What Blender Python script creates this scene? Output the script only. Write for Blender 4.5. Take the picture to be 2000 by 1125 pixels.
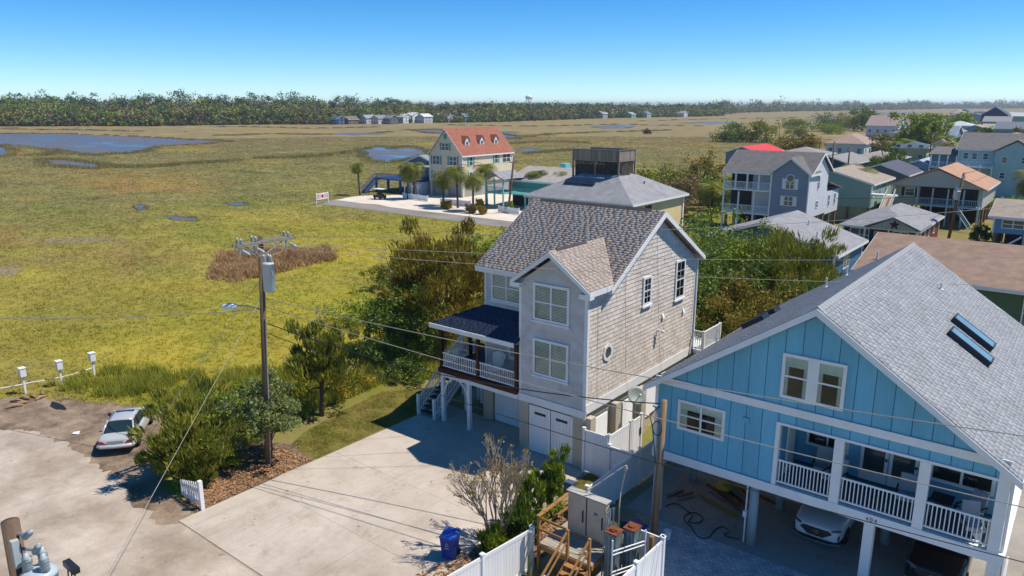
import bpy, math, random
import numpy as np
from mathutils import Vector, Matrix
R = math.radians
for o in list(bpy.data.objects): bpy.data.objects.remove(o)
scene = bpy.context.scene
COL = scene.collection
# ---------------------------------------------------------------- camera, sky, sun, exposure
CAM_H, F_PX, HORIZON, YAW = 17.5, 1450.0, 204.0, R(38.4)
PITCH = math.atan((562.5 - HORIZON) / F_PX)
cam = bpy.data.cameras.new('camera'); cam.sensor_width = 36; cam.lens = 36 * F_PX / 2000
cam.clip_start = 0.2; cam.clip_end = 20000
cam_ob = bpy.data.objects.new('camera', cam); COL.objects.link(cam_ob)
cam_ob.location = (0, 0, CAM_H); cam_ob.rotation_euler = (R(90) - PITCH, 0, YAW)
scene.camera = cam_ob
SUN = Vector((0.46, 0.38, 1.0)).normalized()
EL = math.asin(SUN.z); AZ = math.atan2(SUN.x, SUN.y)
world = bpy.data.worlds.new('World'); scene.world = world; world.use_nodes = True
wn, wl = world.node_tree.nodes, world.node_tree.links
sky = wn.new('ShaderNodeTexSky'); sky.sky_type = 'NISHITA'; sky.sun_disc = False
sky.sun_elevation = EL; sky.sun_rotation = AZ; sky.altitude = 0; sky.air_density = 0.62; sky.dust_density = 0.0; sky.ozone_density = 7.0
bg = wn['Background']; bg.inputs['Strength'].default_value = 0.15
hs = wn.new('ShaderNodeHueSaturation'); hs.inputs['Saturation'].default_value = 1.28
wl.new(sky.outputs[0], hs.inputs['Color']); tn = wn.new('ShaderNodeMix'); tn.data_type = 'RGBA'; tn.blend_type = 'MULTIPLY'; tn.inputs[0].default_value = 1.0; tn.inputs[7].default_value = (0.99, 0.97, 0.90, 1)
wl.new(hs.outputs[0], tn.inputs[6]); wl.new(tn.outputs[2], bg.inputs['Color'])
sun = bpy.data.lights.new('sun', 'SUN'); sun.energy = 4.5; sun.angle = R(0.53); sun.color = (1.0, 0.93, 0.82)
sun_ob = bpy.data.objects.new('sun', sun); COL.objects.link(sun_ob)
sun_ob.rotation_euler = (-SUN).to_track_quat('-Z', 'Y').to_euler(); sun_ob.location = (20, 20, 60)
scene.view_settings.view_transform = 'Standard'; scene.view_settings.look = 'None'
scene.view_settings.exposure = 0.22; scene.view_settings.gamma = 1.0
# ---------------------------------------------------------------- pixel -> place (site axes: x = s along the houses' fronts, y = t away from the street)
cY, sY, cP, sP = math.cos(YAW), math.sin(YAW), math.cos(PITCH), math.sin(PITCH)
def ray(u, v):
    x = u - 1000; z = -(v - 562.5)
    fx, fy, fz = x, F_PX * cP + z * sP, -F_PX * sP + z * cP
    return Vector((fx * cY - fy * sY, fx * sY + fy * cY, fz))
def G(u, v, z=0.0):
    r = ray(u, v); k = (z - CAM_H) / r.z
    return Vector((r.x * k, r.y * k, z))
def PT(u, v, t):
    r = ray(u, v); k = t / r.y
    return Vector((r.x * k, t, CAM_H + r.z * k))
def PS(u, v, s):
    r = ray(u, v); k = s / r.x
    return Vector((s, r.y * k, CAM_H + r.z * k))
rng = np.random.default_rng(7); random.seed(7)
# ---------------------------------------------------------------- materials
def C(h):
    h = h.lstrip('#'); o = []
    for i in (0, 2, 4):
        c = int(h[i:i+2], 16) / 255
        o.append(c / 12.92 if c <= 0.04045 else ((c + 0.055) / 1.055) ** 2.4)
    return tuple(o)
MATS = {}
def M(name, base, rough=0.75, var=0.14, scale=3.0, alt=None, bump=0.0, bscale=30.0, metal=0.0, spec=0.4,
      island=0.0, orand=0.0, streak=None, coat=0.0, tint=None, stripes=None, trans=0.0):
    if name in MATS: return MATS[name]
    if isinstance(base, str): base = C(base)
    if isinstance(alt, str): alt = C(alt)
    m = bpy.data.materials.new(name); m.use_nodes = True; nt = m.node_tree; N, L = nt.nodes, nt.links
    p = N['Principled BSDF']; p.inputs['Roughness'].default_value = rough; p.inputs['Metallic'].default_value = metal
    p.inputs['Specular IOR Level'].default_value = spec; p.inputs['Coat Weight'].default_value = coat
    tc = N.new('ShaderNodeTexCoord')
    def noise(sc, det=5, vec=None, rgh=0.6):
        n = N.new('ShaderNodeTexNoise'); n.inputs['Scale'].default_value = sc; n.inputs['Detail'].default_value = det
        n.inputs['Roughness'].default_value = rgh
        L.new(vec or tc.outputs['Object'], n.inputs['Vector']); return n.outputs['Fac']
    def rng_(v, a, b, c, d):
        n = N.new('ShaderNodeMapRange'); L.new(v, n.inputs[0])
        for i, q in enumerate((a, b, c, d)): n.inputs[i + 1].default_value = q
        return n.outputs[0]
    def mixc(f, a, b, mode='MIX'):
        n = N.new('ShaderNodeMix'); n.data_type = 'RGBA'; n.blend_type = mode
        if isinstance(f, (int, float)): n.inputs[0].default_value = f
        else: L.new(f, n.inputs[0])
        for i, q in ((6, a), (7, b)):
            if isinstance(q, tuple): n.inputs[i].default_value = (*q, 1)
            else: L.new(q, n.inputs[i])
        return n.outputs[2]
    vec = None
    if streak:
        mp = N.new('ShaderNodeMapping'); mp.inputs['Scale'].default_value = streak; L.new(tc.outputs['Object'], mp.inputs[0]); vec = mp.outputs[0]
    lo = tuple(c * (1 - var) for c in base); hi = alt if alt else tuple(min(1, c * (1 + var)) for c in base)
    col = mixc(rng_(noise(scale, 6, vec), 0.32, 0.68, 0, 1), lo, hi)
    fine = noise(scale * 9, 3, vec)
    def scaleby(col, v):
        n = N.new('ShaderNodeVectorMath'); n.operation = 'SCALE'; L.new(col, n.inputs[0]); L.new(v, n.inputs['Scale']); return n.outputs[0]
    col = scaleby(col, rng_(fine, 0.25, 0.75, 1 - var * 0.6, 1 + var * 0.6))
    if island:
        g = N.new('ShaderNodeNewGeometry'); col = scaleby(col, rng_(g.outputs['Random Per Island'], 0, 1, 1 - island, 1 + island))
    if orand:
        g = N.new('ShaderNodeObjectInfo'); col = scaleby(col, rng_(g.outputs['Random'], 0, 1, 1 - orand, 1 + orand))
    if tint:
        a = N.new('ShaderNodeAttribute'); a.attribute_name = 'tint'
        col = mixc(a.outputs['Fac'], col, mixc(1.0, col, tint, 'MULTIPLY'))
    if stripes:
        sp = N.new('ShaderNodeSeparateXYZ'); L.new(tc.outputs['Object'], sp.inputs[0])
        ma = N.new('ShaderNodeMath'); ma.operation = 'DIVIDE'; L.new(sp.outputs[2], ma.inputs[0]); ma.inputs[1].default_value = stripes
        fr = N.new('ShaderNodeMath'); fr.operation = 'FRACT'; L.new(ma.outputs[0], fr.inputs[0])
        col = scaleby(col, rng_(fr.outputs[0], 0.82, 1.0, 1.0, 0.72))
        b = N.new('ShaderNodeBump'); b.inputs['Strength'].default_value = 0.5; b.inputs['Distance'].default_value = 0.02; b.invert = True
        L.new(fr.outputs[0], b.inputs['Height']); L.new(b.outputs[0], p.inputs['Normal'])
    L.new(col, p.inputs['Base Color'])
    if bump:
        b = N.new('ShaderNodeBump'); b.inputs['Strength'].default_value = bump; b.inputs['Distance'].default_value = 0.02
        L.new(noise(bscale, 4, vec), b.inputs['Height']); L.new(b.outputs[0], p.inputs['Normal'])
    if trans:
        t = N.new('ShaderNodeBsdfTranslucent'); L.new(col, t.inputs[0]); ms = N.new('ShaderNodeMixShader'); ms.inputs[0].default_value = trans
        L.new(p.outputs[0], ms.inputs[1]); L.new(t.outputs[0], ms.inputs[2]); L.new(ms.outputs[0], N['Material Output'].inputs[0])
    MATS[name] = m; return m
def glass(name, tintc=(0.86, 0.95, 0.93), refl=0.02):
    if name in MATS: return MATS[name]
    m = bpy.data.materials.new(name); m.use_nodes = True; nt = m.node_tree; N, L = nt.nodes, nt.links
    N.remove(N['Principled BSDF'])
    t = N.new('ShaderNodeBsdfTransparent'); t.inputs[0].default_value = (*tintc, 1)
    g = N.new('ShaderNodeBsdfGlossy'); g.inputs['Roughness'].default_value = 0.03
    fr = N.new('ShaderNodeFresnel'); fr.inputs[0].default_value = 1.5
    ad = N.new('ShaderNodeMath'); ad.operation = 'ADD'; ad.inputs[1].default_value = refl; ad.use_clamp = True; L.new(fr.outputs[0], ad.inputs[0])
    tcn = N.new('ShaderNodeTexCoord'); ns = N.new('ShaderNodeTexNoise'); ns.inputs['Scale'].default_value = 1.2; L.new(tcn.outputs['Object'], ns.inputs['Vector'])
    bp = N.new('ShaderNodeBump'); bp.inputs['Strength'].default_value = 0.05; L.new(ns.outputs[0], bp.inputs['Height']); L.new(bp.outputs[0], g.inputs['Normal'])
    ms = N.new('ShaderNodeMixShader'); L.new(ad.outputs[0], ms.inputs[0]); L.new(t.outputs[0], ms.inputs[1]); L.new(g.outputs[0], ms.inputs[2])
    L.new(ms.outputs[0], N['Material Output'].inputs[0]); MATS[name] = m; return m
WHITE = M('white_paint', (0.78, 0.78, 0.77), 0.5, 0.05, 1.5)
VINYL = M('white_vinyl', (0.80, 0.80, 0.80), 0.4, 0.04, 1.0, orand=0.03)
GLASS = glass('window_glass')
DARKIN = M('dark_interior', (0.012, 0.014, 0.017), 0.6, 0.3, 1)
BLIND = M('blind_slats', (0.80, 0.82, 0.74), 0.6, 0.08, 4)
BLACK = M('black_metal', (0.02, 0.02, 0.022), 0.45, 0.2, 8)
WOOD = M('weathered_wood', '7d6a55', 0.85, 0.3, 3, streak=(6, 6, 0.5), bump=0.3, orand=0.08)
PINE = M('treated_pine', '9c7040', 0.8, 0.2, 4, streak=(5, 5, 1), orand=0.12)
GREYMETAL = M('galvanised_metal', '8f9aa3', 0.5, 0.12, 4, metal=0.3)
# ---------------------------------------------------------------- mesh helpers
class MB:
    def __init__(self): self.v = []; self.f = []
    def add(self, vs, fs):
        n = len(self.v); self.v += [tuple(p) for p in vs]; self.f += [tuple(i + n for i in q) for q in fs]; return self
    def box(self, x0, x1, y0, y1, z0, z1):
        vs = [(x, y, z) for z in (z0, z1) for y in (y0, y1) for x in (x0, x1)]
        return self.add(vs, [(0, 2, 3, 1), (4, 5, 7, 6), (0, 1, 5, 4), (2, 6, 7, 3), (0, 4, 6, 2), (1, 3, 7, 5)])
    def obox(self, o, u, n, u0, u1, n0, n1, z0, z1, w=(0, 0, 1)):
        o, u, n, w = Vector(o), Vector(u), Vector(n), Vector(w)
        vs = [o + u * a + n * b + w * c for c in (z0, z1) for b in (n0, n1) for a in (u0, u1)]
        return self.add(vs, [(0, 2, 3, 1), (4, 5, 7, 6), (0, 1, 5, 4), (2, 6, 7, 3), (0, 4, 6, 2), (1, 3, 7, 5)])
    def prism(self, poly, ext):
        e = Vector(ext); n = len(poly); a = [Vector(p) for p in poly]
        return self.add(a + [p + e for p in a], [tuple(range(n - 1, -1, -1)), tuple(range(n, 2 * n))] + [(i, (i + 1) % n, n + (i + 1) % n, n + i) for i in range(n)])
    def tube(self, p0, p1, r0, r1=None, n=8, cap=True):
        r1 = r0 if r1 is None else r1; p0, p1 = Vector(p0), Vector(p1); d = (p1 - p0).normalized()
        a = d.orthogonal().normalized(); b = d.cross(a)
        vs = [p + (a * math.cos(2 * math.pi * i / n) + b * math.sin(2 * math.pi * i / n)) * r for p, r in ((p0, r0), (p1, r1)) for i in range(n)]
        fs = [(i, (i + 1) % n, n + (i + 1) % n, n + i) for i in range(n)]
        if cap: fs += [tuple(range(n - 1, -1, -1)), tuple(range(n, 2 * n))]
        return self.add(vs, fs)
    def path(self, pts, r, n=6):
        pts = [Vector(p) for p in pts]; k = len(self.v)
        rs = r if isinstance(r, (list, tuple)) else [r] * len(pts)
        a = None
        for i, p in enumerate(pts):
            d = (pts[min(i + 1, len(pts) - 1)] - pts[max(i - 1, 0)]).normalized()
            if a is None: a = d.orthogonal()
            a = (a - d * a.dot(d)).normalized(); b = d.cross(a)
            self.v += [tuple(p + (a * math.cos(2 * math.pi * j / n) + b * math.sin(2 * math.pi * j / n)) * rs[i]) for j in range(n)]
        for i in range(len(pts) - 1):
            for j in range(n):
                self.f.append((k + i * n + j, k + i * n + (j + 1) % n, k + (i + 1) * n + (j + 1) % n, k + (i + 1) * n + j))
        self.f.append(tuple(k + j for j in range(n - 1, -1, -1))); self.f.append(tuple(k + (len(pts) - 1) * n + j for j in range(n)))
        return self
    def lathe(self, c, prof, n=16, ax=(0, 0, 1)):
        c = Vector(c); d = Vector(ax).normalized(); a = d.orthogonal().normalized(); b = d.cross(a); k = len(self.v)
        for r, z in prof:
            self.v += [tuple(c + d * z + (a * math.cos(2 * math.pi * j / n) + b * math.sin(2 * math.pi * j / n)) * r) for j in range(n)]
        for i in range(len(prof) - 1):
            for j in range(n):
                self.f.append((k + i * n + j, k + i * n + (j + 1) % n, k + (i + 1) * n + (j + 1) % n, k + (i + 1) * n + j))
        self.f.append(tuple(k + j for j in range(n - 1, -1, -1))); self.f.append(tuple(k + (len(prof) - 1) * n + j for j in range(n)))
        return self
    def sheet(self, poly, z=None):
        return self.add([(p[0], p[1], p[2] if z is None else z) for p in poly], [tuple(range(len(poly)))])
ORG = {}
def tag(o, label=None, cat=None, group=None, kind=None):
    if label: o['label'] = label
    if cat: o['category'] = cat
    if group: o['group'] = group
    if kind: o['kind'] = kind
    return o
def org(o): return ORG.get(o.name, Vector((0, 0, 0))) if o else Vector((0, 0, 0))
def thing(name, loc, label, cat, group=None):
    o = bpy.data.objects.new(name, None); COL.objects.link(o); o.location = loc; o.empty_display_size = 0.3
    ORG[o.name] = Vector(loc); return tag(o, label, cat, group)
def link(name, me, mat, parent, loc=(0, 0, 0)):
    o = bpy.data.objects.new(name, me); COL.objects.link(o); o.location = loc
    if mat and not me.materials: me.materials.append(mat)
    if parent: o.parent = parent
    return o
def obj(name, mb, mat, parent=None, smooth=False, at=None):
    """one mesh object; vertices are given in place coordinates"""
    O = org(parent) if parent else Vector(at or (0, 0, 0))
    me = bpy.data.meshes.new(name); me.from_pydata([(p[0] - O.x, p[1] - O.y, p[2] - O.z) for p in mb.v], [], mb.f)
    if smooth: me.polygons.foreach_set('use_smooth', [True] * len(me.polygons))
    o = link(name, me, mat, parent, (0, 0, 0) if parent else O); ORG[o.name] = O; return o
def solo(name, mb, mat, at, label, cat, group=None, smooth=False):
    return tag(obj(name, mb, mat, None, smooth, at), label, cat, group)
def repeat(name, proto_mesh, mat, parent, locs):
    O = org(parent); r = []
    for l in locs:
        o = link(name, proto_mesh, mat, parent, Vector(l) - O); ORG[o.name] = O; r.append(o)
    return r
def mesh_of(mb, name, mat=None):
    me = bpy.data.meshes.new(name); me.from_pydata([tuple(p) for p in mb.v], [], mb.f)
    if mat: me.materials.append(mat)
    return me
def np_mesh(name, V, nper, mat, tint=None, smooth=False, mats=None, mi=None):
    """V: (k*nper,3) array, faces of nper consecutive vertices"""
    V = np.ascontiguousarray(V, dtype=np.float32); k = len(V) // nper
    me = bpy.data.meshes.new(name); me.vertices.add(len(V)); me.vertices.foreach_set('co', V.ravel())
    me.loops.add(k * nper); me.loops.foreach_set('vertex_index', np.arange(k * nper, dtype=np.int32))
    me.polygons.add(k); me.polygons.foreach_set('loop_start', np.arange(0, k * nper, nper, dtype=np.int32))
    if tint is not None:
        a = me.attributes.new('tint', 'FLOAT', 'FACE'); a.data.foreach_set('value', np.ascontiguousarray(tint, dtype=np.float32))
    me.update()
    for q in (mats or [mat]): me.materials.append(q)
    if mi is not None: me.polygons.foreach_set('material_index', np.ascontiguousarray(mi, dtype=np.int32))
    return me
def struct(name, mb, mat): return tag(obj(name, mb, mat), kind='structure')
# faces of buildings: F looks to -t (u = +s), Rr looks to +s (u = +t)
FACE = {'F': (Vector((1, 0, 0)), Vector((0, -1, 0))), 'R': (Vector((0, 1, 0)), Vector((1, 0, 0)))}
def facept(face, d, u, z=0): return Vector((u, d, z)) if face == 'F' else Vector((d, u, z))
def window(root, face, d, u0, u1, z0, z1, cols=1, rows=2, trim=0.09, trimmat=None, shutters=None, blind=True, muntin=0, sill=True, name='window', depth=0.05, curtain=False):
    """casing, sashes, panes (children) on wall plane d between u0..u1, z0..z1 (outer casing)"""
    U, Nn = FACE[face]; o = facept(face, d, 0); tm = trimmat or WHITE
    b = MB()
    b.obox(o, U, Nn, u0, u1, 0.002, depth, z1 - trim, z1); b.obox(o, U, Nn, u0, u1, 0.002, depth, z0, z0 + trim)
    b.obox(o, U, Nn, u0, u0 + trim, 0.002, depth, z0 + trim, z1 - trim); b.obox(o, U, Nn, u1 - trim, u1, 0.002, depth, z0 + trim, z1 - trim)
    cw = (u1 - u0 - 2 * trim) / cols; rh = (z1 - z0 - 2 * trim) / rows; g = trim * 0.28
    for i in range(1, cols): b.obox(o, U, Nn, u0 + trim + i * cw - g * 1.3, u0 + trim + i * cw + g * 1.3, 0.002, depth - 0.008, z0 + trim, z1 - trim)
    for j in range(1, rows): b.obox(o, U, Nn, u0 + trim, u1 - trim, 0.002, depth - 0.012, z0 + trim + j * rh - g, z0 + trim + j * rh + g)
    w = obj(name, b, tm, root)
    bk = MB(); bk.obox(o, U, Nn, u0 + trim * .5, u1 - trim * .5, 0.001, 0.006, z0 + trim * .5, z1 - trim * .5)
    obj('interior', bk, DARKIN, w)
    if blind:
        sl = MB(); z = z0 + trim + 0.02
        while z < z1 - trim - 0.03:
            sl.obox(o, U, Nn, u0 + trim + .01, u1 - trim - .01, 0.008, 0.016, z, z + 0.052); z += 0.075
        obj('blind', sl, BLIND, w)
    if curtain:
        cu = MB(); n_ = 5; W_ = u1 - u0 - 2 * trim
        for a, c in ((u0 + trim, u0 + trim + W_ * .17), (u1 - trim - W_ * .17, u1 - trim)):
            for q in range(n_): cu.obox(o, U, Nn, a + (c - a) * q / n_, a + (c - a) * (q + .8) / n_, 0.008, 0.014 + .004 * (q % 2), z0 + trim, z1 - trim)
        cu.obox(o, U, Nn, u0 + trim, u1 - trim, 0.008, 0.016, z1 - trim - (z1 - z0) * .22, z1 - trim)
        obj('curtain', cu, BLIND, w)
    for i in range(cols):
        for j in range(rows):
            q = MB(); a, c = u0 + trim + i * cw, z0 + trim + j * rh; n0 = depth - 0.025 if j == 0 else depth - 0.02
            vs = [o + U * a + Nn * n0 + Vector((0, 0, c)), o + U * (a + cw) + Nn * n0 + Vector((0, 0, c)), o + U * (a + cw) + Nn * n0 + Vector((0, 0, c + rh)), o + U * a + Nn * n0 + Vector((0, 0, c + rh))]
            q.add(vs, [(0, 1, 2, 3)]); obj('pane', q, GLASS, w)
    if muntin:
        mu = MB()
        for i in range(cols):
            for j in range(rows):
                a, c = u0 + trim + i * cw, z0 + trim + j * rh
                for k in range(1, muntin): mu.obox(o, U, Nn, a + cw * k / muntin - .012, a + cw * k / muntin + .012, depth - .019, depth - .009, c, c + rh)
                mu.obox(o, U, Nn, a, a + cw, depth - .018, depth - .01, c + rh / 2 - .012, c + rh / 2 + .012)
        obj('muntin', mu, tm, w)
    if sill:
        s = MB(); s.obox(o, U, Nn, u0 - .06, u1 + .06, 0.003, depth + .05, z0 - .09, z0 - .002); obj('sill', s, tm, w)
    if shutters:
        for a, c in ((u0 - .36, u0 - .03), (u1 + .03, u1 + .36)):
            s = MB(); s.obox(o, U, Nn, a, c, 0.003, 0.04, z0 - .02, z1 + .02); obj('shutter', s, shutters, w)
    return w
def railing(root, p0, p1, z0, z1, mat, gap=0.13, w=0.035, name='railing', posts=False):
    """top and bottom rails, each baluster an object of its own"""
    p0, p1 = Vector(p0), Vector(p1); d = (p1 - p0); Ln = math.hypot(d.x, d.y); U = Vector((d.x / Ln, d.y / Ln, 0)); Nn = Vector((U.y, -U.x, 0))
    dz = d.z; b = MB(); W = Vector((0, 0, 1)); sl = (d / Ln)
    for a, c in ((z0, z0 + .06), (z1 - .07, z1)):
        b.obox(p0, sl, Nn, 0, Ln, -.035, .035, a, c)
    r = obj(name, b, mat, root)
    n = max(2, int(Ln / gap)); h = z1 - .07 - z0 - .06
    pm = MB(); pm.obox((0, 0, 0), U, Nn, -w / 2, w / 2, -w / 2, w / 2, 0, h); me = mesh_of(pm, 'baluster', mat)
    repeat('baluster', me, mat, r, [p0 + sl * (Ln * (i + .5) / n) + Vector((0, 0, z0 + .06)) for i in range(n)])
    return r
def gable_roof(root, axis, a0, a1, c, half, ze, zr, th, mat, trim=WHITE, name='roof', rake=True):
    """axis 's' or 't' = ridge direction; a0..a1 along it, cross centre c"""
    def P(a, q, z): return (a, q, z) if axis == 's' else (q, a, z)
    sec = [(-half, ze), (0, zr), (half, ze), (half, ze - th), (0, zr - th), (-half, ze - th)]
    ext = (a1 - a0, 0, 0) if axis == 's' else (0, a1 - a0, 0)
    rf = obj(name, MB().prism([P(a0, c + q, z) for q, z in sec], ext), mat, root)
    if rake:
        for e, sg in ((a0, -1), (a1, 1)):
            s2 = [(-half - .012, ze - .035), (0, zr - .03), (half + .012, ze - .035), (half + .012, ze - th - .12), (0, zr - th - .14), (-half - .012, ze - th - .12)]
            e0 = e - .045 if sg < 0 else e + .003
            x = (.042, 0, 0) if axis == 's' else (0, .042, 0)
            obj('rake_board', MB().prism([P(e0, c + q, z) for q, z in s2], x), trim, rf)
        for sg in (-1, 1):
            q0, q1 = sorted((c + sg * (half + .003), c + sg * (half + .035))); b = MB()
            if axis == 's': b.box(a0, a1, q0, q1, ze - th - .13, ze - .02)
            else: b.box(q0, q1, a0, a1, ze - th - .13, ze - .02)
            obj('fascia', b, trim, rf)
    return rf
def shingle_slope(root, o, U, V, L, H, mat, cw=0.30, ch=0.15, name='shingles', th=0.012, seed=1, clip=None):
    """overlapping tabs on a slope: o lower corner, U along the eave, V up the slope; joined, too many to pick apart"""
    r = np.random.default_rng(seed); o, U, V = Vector(o), Vector(U).normalized(), Vector(V).normalized(); Nn = U.cross(V)
    if Nn.z < 0: Nn = -Nn
    vs = []; y = 0.0; row = 0
    while y < H - 0.01:
        h = min(ch, H - y); x = -r.random() * cw
        while x < L:
            w = cw * (0.6 + 0.8 * r.random()); a, c = max(0, x), min(L, x + w)
            if c - a > 0.03 and (clip is None or clip((a + c) / 2, y + h / 2)):
                t0 = th * (0.7 + 1.1 * r.random()); g = 0.004
                p = [o + U * (a + g) + V * y + Nn * t0, o + U * (c - g) + V * y + Nn * t0, o + U * (c - g) + V * (y + h) + Nn * 0.003, o + U * (a + g) + V * (y + h) + Nn * 0.003]
                q = [o + U * (a + g) + V * y, o + U * (c - g) + V * y]
                vs += [*p, q[0], q[1], p[1], p[0], q[1], o + U * (c - g) + V * (y + h), p[2], p[1], o + U * (a + g) + V * (y + h), q[0], p[0], p[3]]
            x += w
        y += ch; row += 1
    O = org(root); A = np.array([tuple(v) for v in vs]) - np.array(O)
    # weld each tab into one island so its colour is even
    k = len(A) // 16; idx = np.array([0, 1, 2, 3, 4, 5, 1, 0, 5, 6, 2, 1, 7, 4, 0, 3]); keep = np.array([0, 1, 2, 3, 4, 5, 9, 12])
    VV = A.reshape(k, 16, 3)[:, keep].reshape(-1, 3).astype(np.float32); LI = (idx[None, :] + 8 * np.arange(k)[:, None]).ravel().astype(np.int32)
    me = bpy.data.meshes.new(name); me.vertices.add(len(VV)); me.vertices.foreach_set('co', VV.ravel())
    me.loops.add(len(LI)); me.loops.foreach_set('vertex_index', LI); me.polygons.add(k * 4); me.polygons.foreach_set('loop_start', np.arange(0, k * 16, 4, dtype=np.int32))
    me.update(); ob = link(name, me, mat, root); ORG[ob.name] = O; ob['kind'] = 'stuff'; return ob
# ================================================================ THE SETTING
def place_mat(name, build, rough=0.9, spec=0.2, bump=None):
    """material coloured by place (Position), build(nodes, links, pos, helpers) -> colour socket"""
    m = bpy.data.materials.new(name); m.use_nodes = True; nt = m.node_tree; N, L = nt.nodes, nt.links
    p = N['Principled BSDF']; p.inputs['Roughness'].default_value = rough; p.inputs['Specular IOR Level'].default_value = spec
    g = N.new('ShaderNodeNewGeometry'); pos = g.outputs['Position']
    class K: pass
    k = K()
    def noise(sc, det=5, rgh=0.6, vec=None, stretch=None):
        v = vec or pos
        if stretch:
            mp = N.new('ShaderNodeMapping'); mp.inputs['Scale'].default_value = stretch; L.new(v, mp.inputs[0]); v = mp.outputs[0]
        n = N.new('ShaderNodeTexNoise'); n.inputs['Scale'].default_value = sc; n.inputs['Detail'].default_value = det; n.inputs['Roughness'].default_value = rgh
        L.new(v, n.inputs['Vector']); return n.outputs['Fac']
    def rg(v, a, b, c=0.0, d=1.0):
        n = N.new('ShaderNodeMapRange'); L.new(v, n.inputs[0])
        for i, q in enumerate((a, b, c, d)): n.inputs[i + 1].default_value = q
        return n.outputs[0]
    def mix(f, a, b, mode='MIX'):
        n = N.new('ShaderNodeMix'); n.data_type = 'RGBA'; n.blend_type = mode
        if isinstance(f, (int, float)): n.inputs[0].default_value = f
        else: L.new(f, n.inputs[0])
        for i, q in ((6, a), (7, b)):
            if isinstance(q, tuple): n.inputs[i].default_value = (*q, 1)
            else: L.new(q, n.inputs[i])
        return n.outputs[2]
    def dist(c):
        n = N.new('ShaderNodeVectorMath'); n.operation = 'DISTANCE'; L.new(pos, n.inputs[0]); n.inputs[1].default_value = c; return n.outputs['Value']
    def math_(op, a, b=None):
        n = N.new('ShaderNodeMath'); n.operation = op
        for i, q in enumerate((a, b)):
            if q is None: continue
            if isinstance(q, (int, float)): n.inputs[i].default_value = q
            else: L.new(q, n.inputs[i])
        return n.outputs[0]
    def scale(c, f):
        n = N.new('ShaderNodeVectorMath'); n.operation = 'SCALE'; L.new(c, n.inputs[0])
        if isinstance(f, (int, float)): n.inputs['Scale'].default_value = f
        else: L.new(f, n.inputs['Scale'])
        return n.outputs[0]
    k.N, k.L, k.pos, k.noise, k.rg, k.mix, k.dist, k.math, k.scale, k.p, k.geo = N, L, pos, noise, rg, mix, dist, math_, scale, p, g
    L.new(build(k), p.inputs['Base Color'])
    if bump:
        b = N.new('ShaderNodeBump'); b.inputs['Strength'].default_value = bump[1]; b.inputs['Distance'].default_value = 0.05
        L.new(noise(bump[0], 5), b.inputs['Height']); L.new(b.outputs[0], p.inputs['Normal'])
    MATS[name] = m; return m
def marsh_colour(k, gain=1.0):
    d = k.dist((-30, 24, 0))
    big = k.noise(0.013, 4, 0.65, stretch=(1, 1.6, 1)); mid = k.noise(0.06, 5, 0.65); fine = k.noise(0.55, 5, 0.7)
    lush = k.mix(k.rg(mid, .38, .74), (0.228, 0.222, 0.024), (0.42, 0.325, 0.046))
    olive = k.mix(k.rg(mid, .3, .7), (0.165, 0.158, 0.05), (0.245, 0.215, 0.068))
    tan = k.mix(k.rg(mid, .3, .7), (0.20, 0.155, 0.07), (0.28, 0.215, 0.105))
    w = k.math('ADD', d, k.rg(big, .2, .8, -55, 55))
    c = k.mix(k.rg(w, 38, 120), lush, olive)
    c = k.mix(k.rg(w, 110, 420), c, tan)
    c = k.mix(k.math('MULTIPLY', k.rg(big, .52, .68), k.rg(d, 25, 70)), c, k.mix(k.rg(mid, .4, .6), (0.330, 0.192, 0.075), (0.290, 0.228, 0.045)))
    hi = k.noise(0.03, 3, .6, stretch=(.5, 1.8, 1))
    c = k.mix(k.math('MULTIPLY', k.rg(hi, .56, .66), .55), c, (0.36, 0.29, 0.06))
    band = k.noise(.045, 5, .62, stretch=(1.0, 2.4, 1)); pat = k.noise(.11, 4, .6)
    c = k.mix(k.math('MULTIPLY', k.rg(band, .54, .64), .5), c, (0.20, 0.15, 0.06)); c = k.mix(k.math('MULTIPLY', k.rg(band, .46, .36), .55), c, (0.17, 0.185, 0.03))
    c = k.scale(c, k.rg(pat, .3, .7, .84, 1.14))
    return k.scale(c, k.rg(fine, .25, .75, .80 * gain, 1.16 * gain))
MARSH = place_mat('marsh_ground', lambda k: marsh_colour(k, 1.04), bump=(1.3, 0.8))
def blade_col(k):
    c = marsh_colour(k, 1.62)
    return k.scale(c, k.rg(k.geo.outputs['Random Per Island'], 0, 1, .93, 1.14))
BLADE = place_mat('marsh_blades', blade_col, rough=0.6)
def add_trans(m, f):
    nt = m.node_tree; N, L = nt.nodes, nt.links; p = N['Principled BSDF']; t = N.new('ShaderNodeBsdfTranslucent'); L.new(p.inputs['Base Color'].links[0].from_socket, t.inputs[0])
    ms = N.new('ShaderNodeMixShader'); ms.inputs[0].default_value = f; L.new(p.outputs[0], ms.inputs[1]); L.new(t.outputs[0], ms.inputs[2]); L.new(ms.outputs[0], N['Material Output'].inputs[0])
add_trans(BLADE, .45)
BLADE.node_tree.nodes['Principled BSDF'].inputs['Specular IOR Level'].default_value = 0.25
MUD = place_mat('tidal_mud', lambda k: k.mix(k.noise(.4), (0.045, 0.038, 0.028), (0.095, 0.075, 0.05)), rough=0.55, spec=.4, bump=(2, .4))
PALEMUD = place_mat('dry_mud', lambda k: k.mix(k.noise(.4), (0.2, 0.165, 0.09), (0.3, 0.24, 0.15)), rough=0.9)
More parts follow.
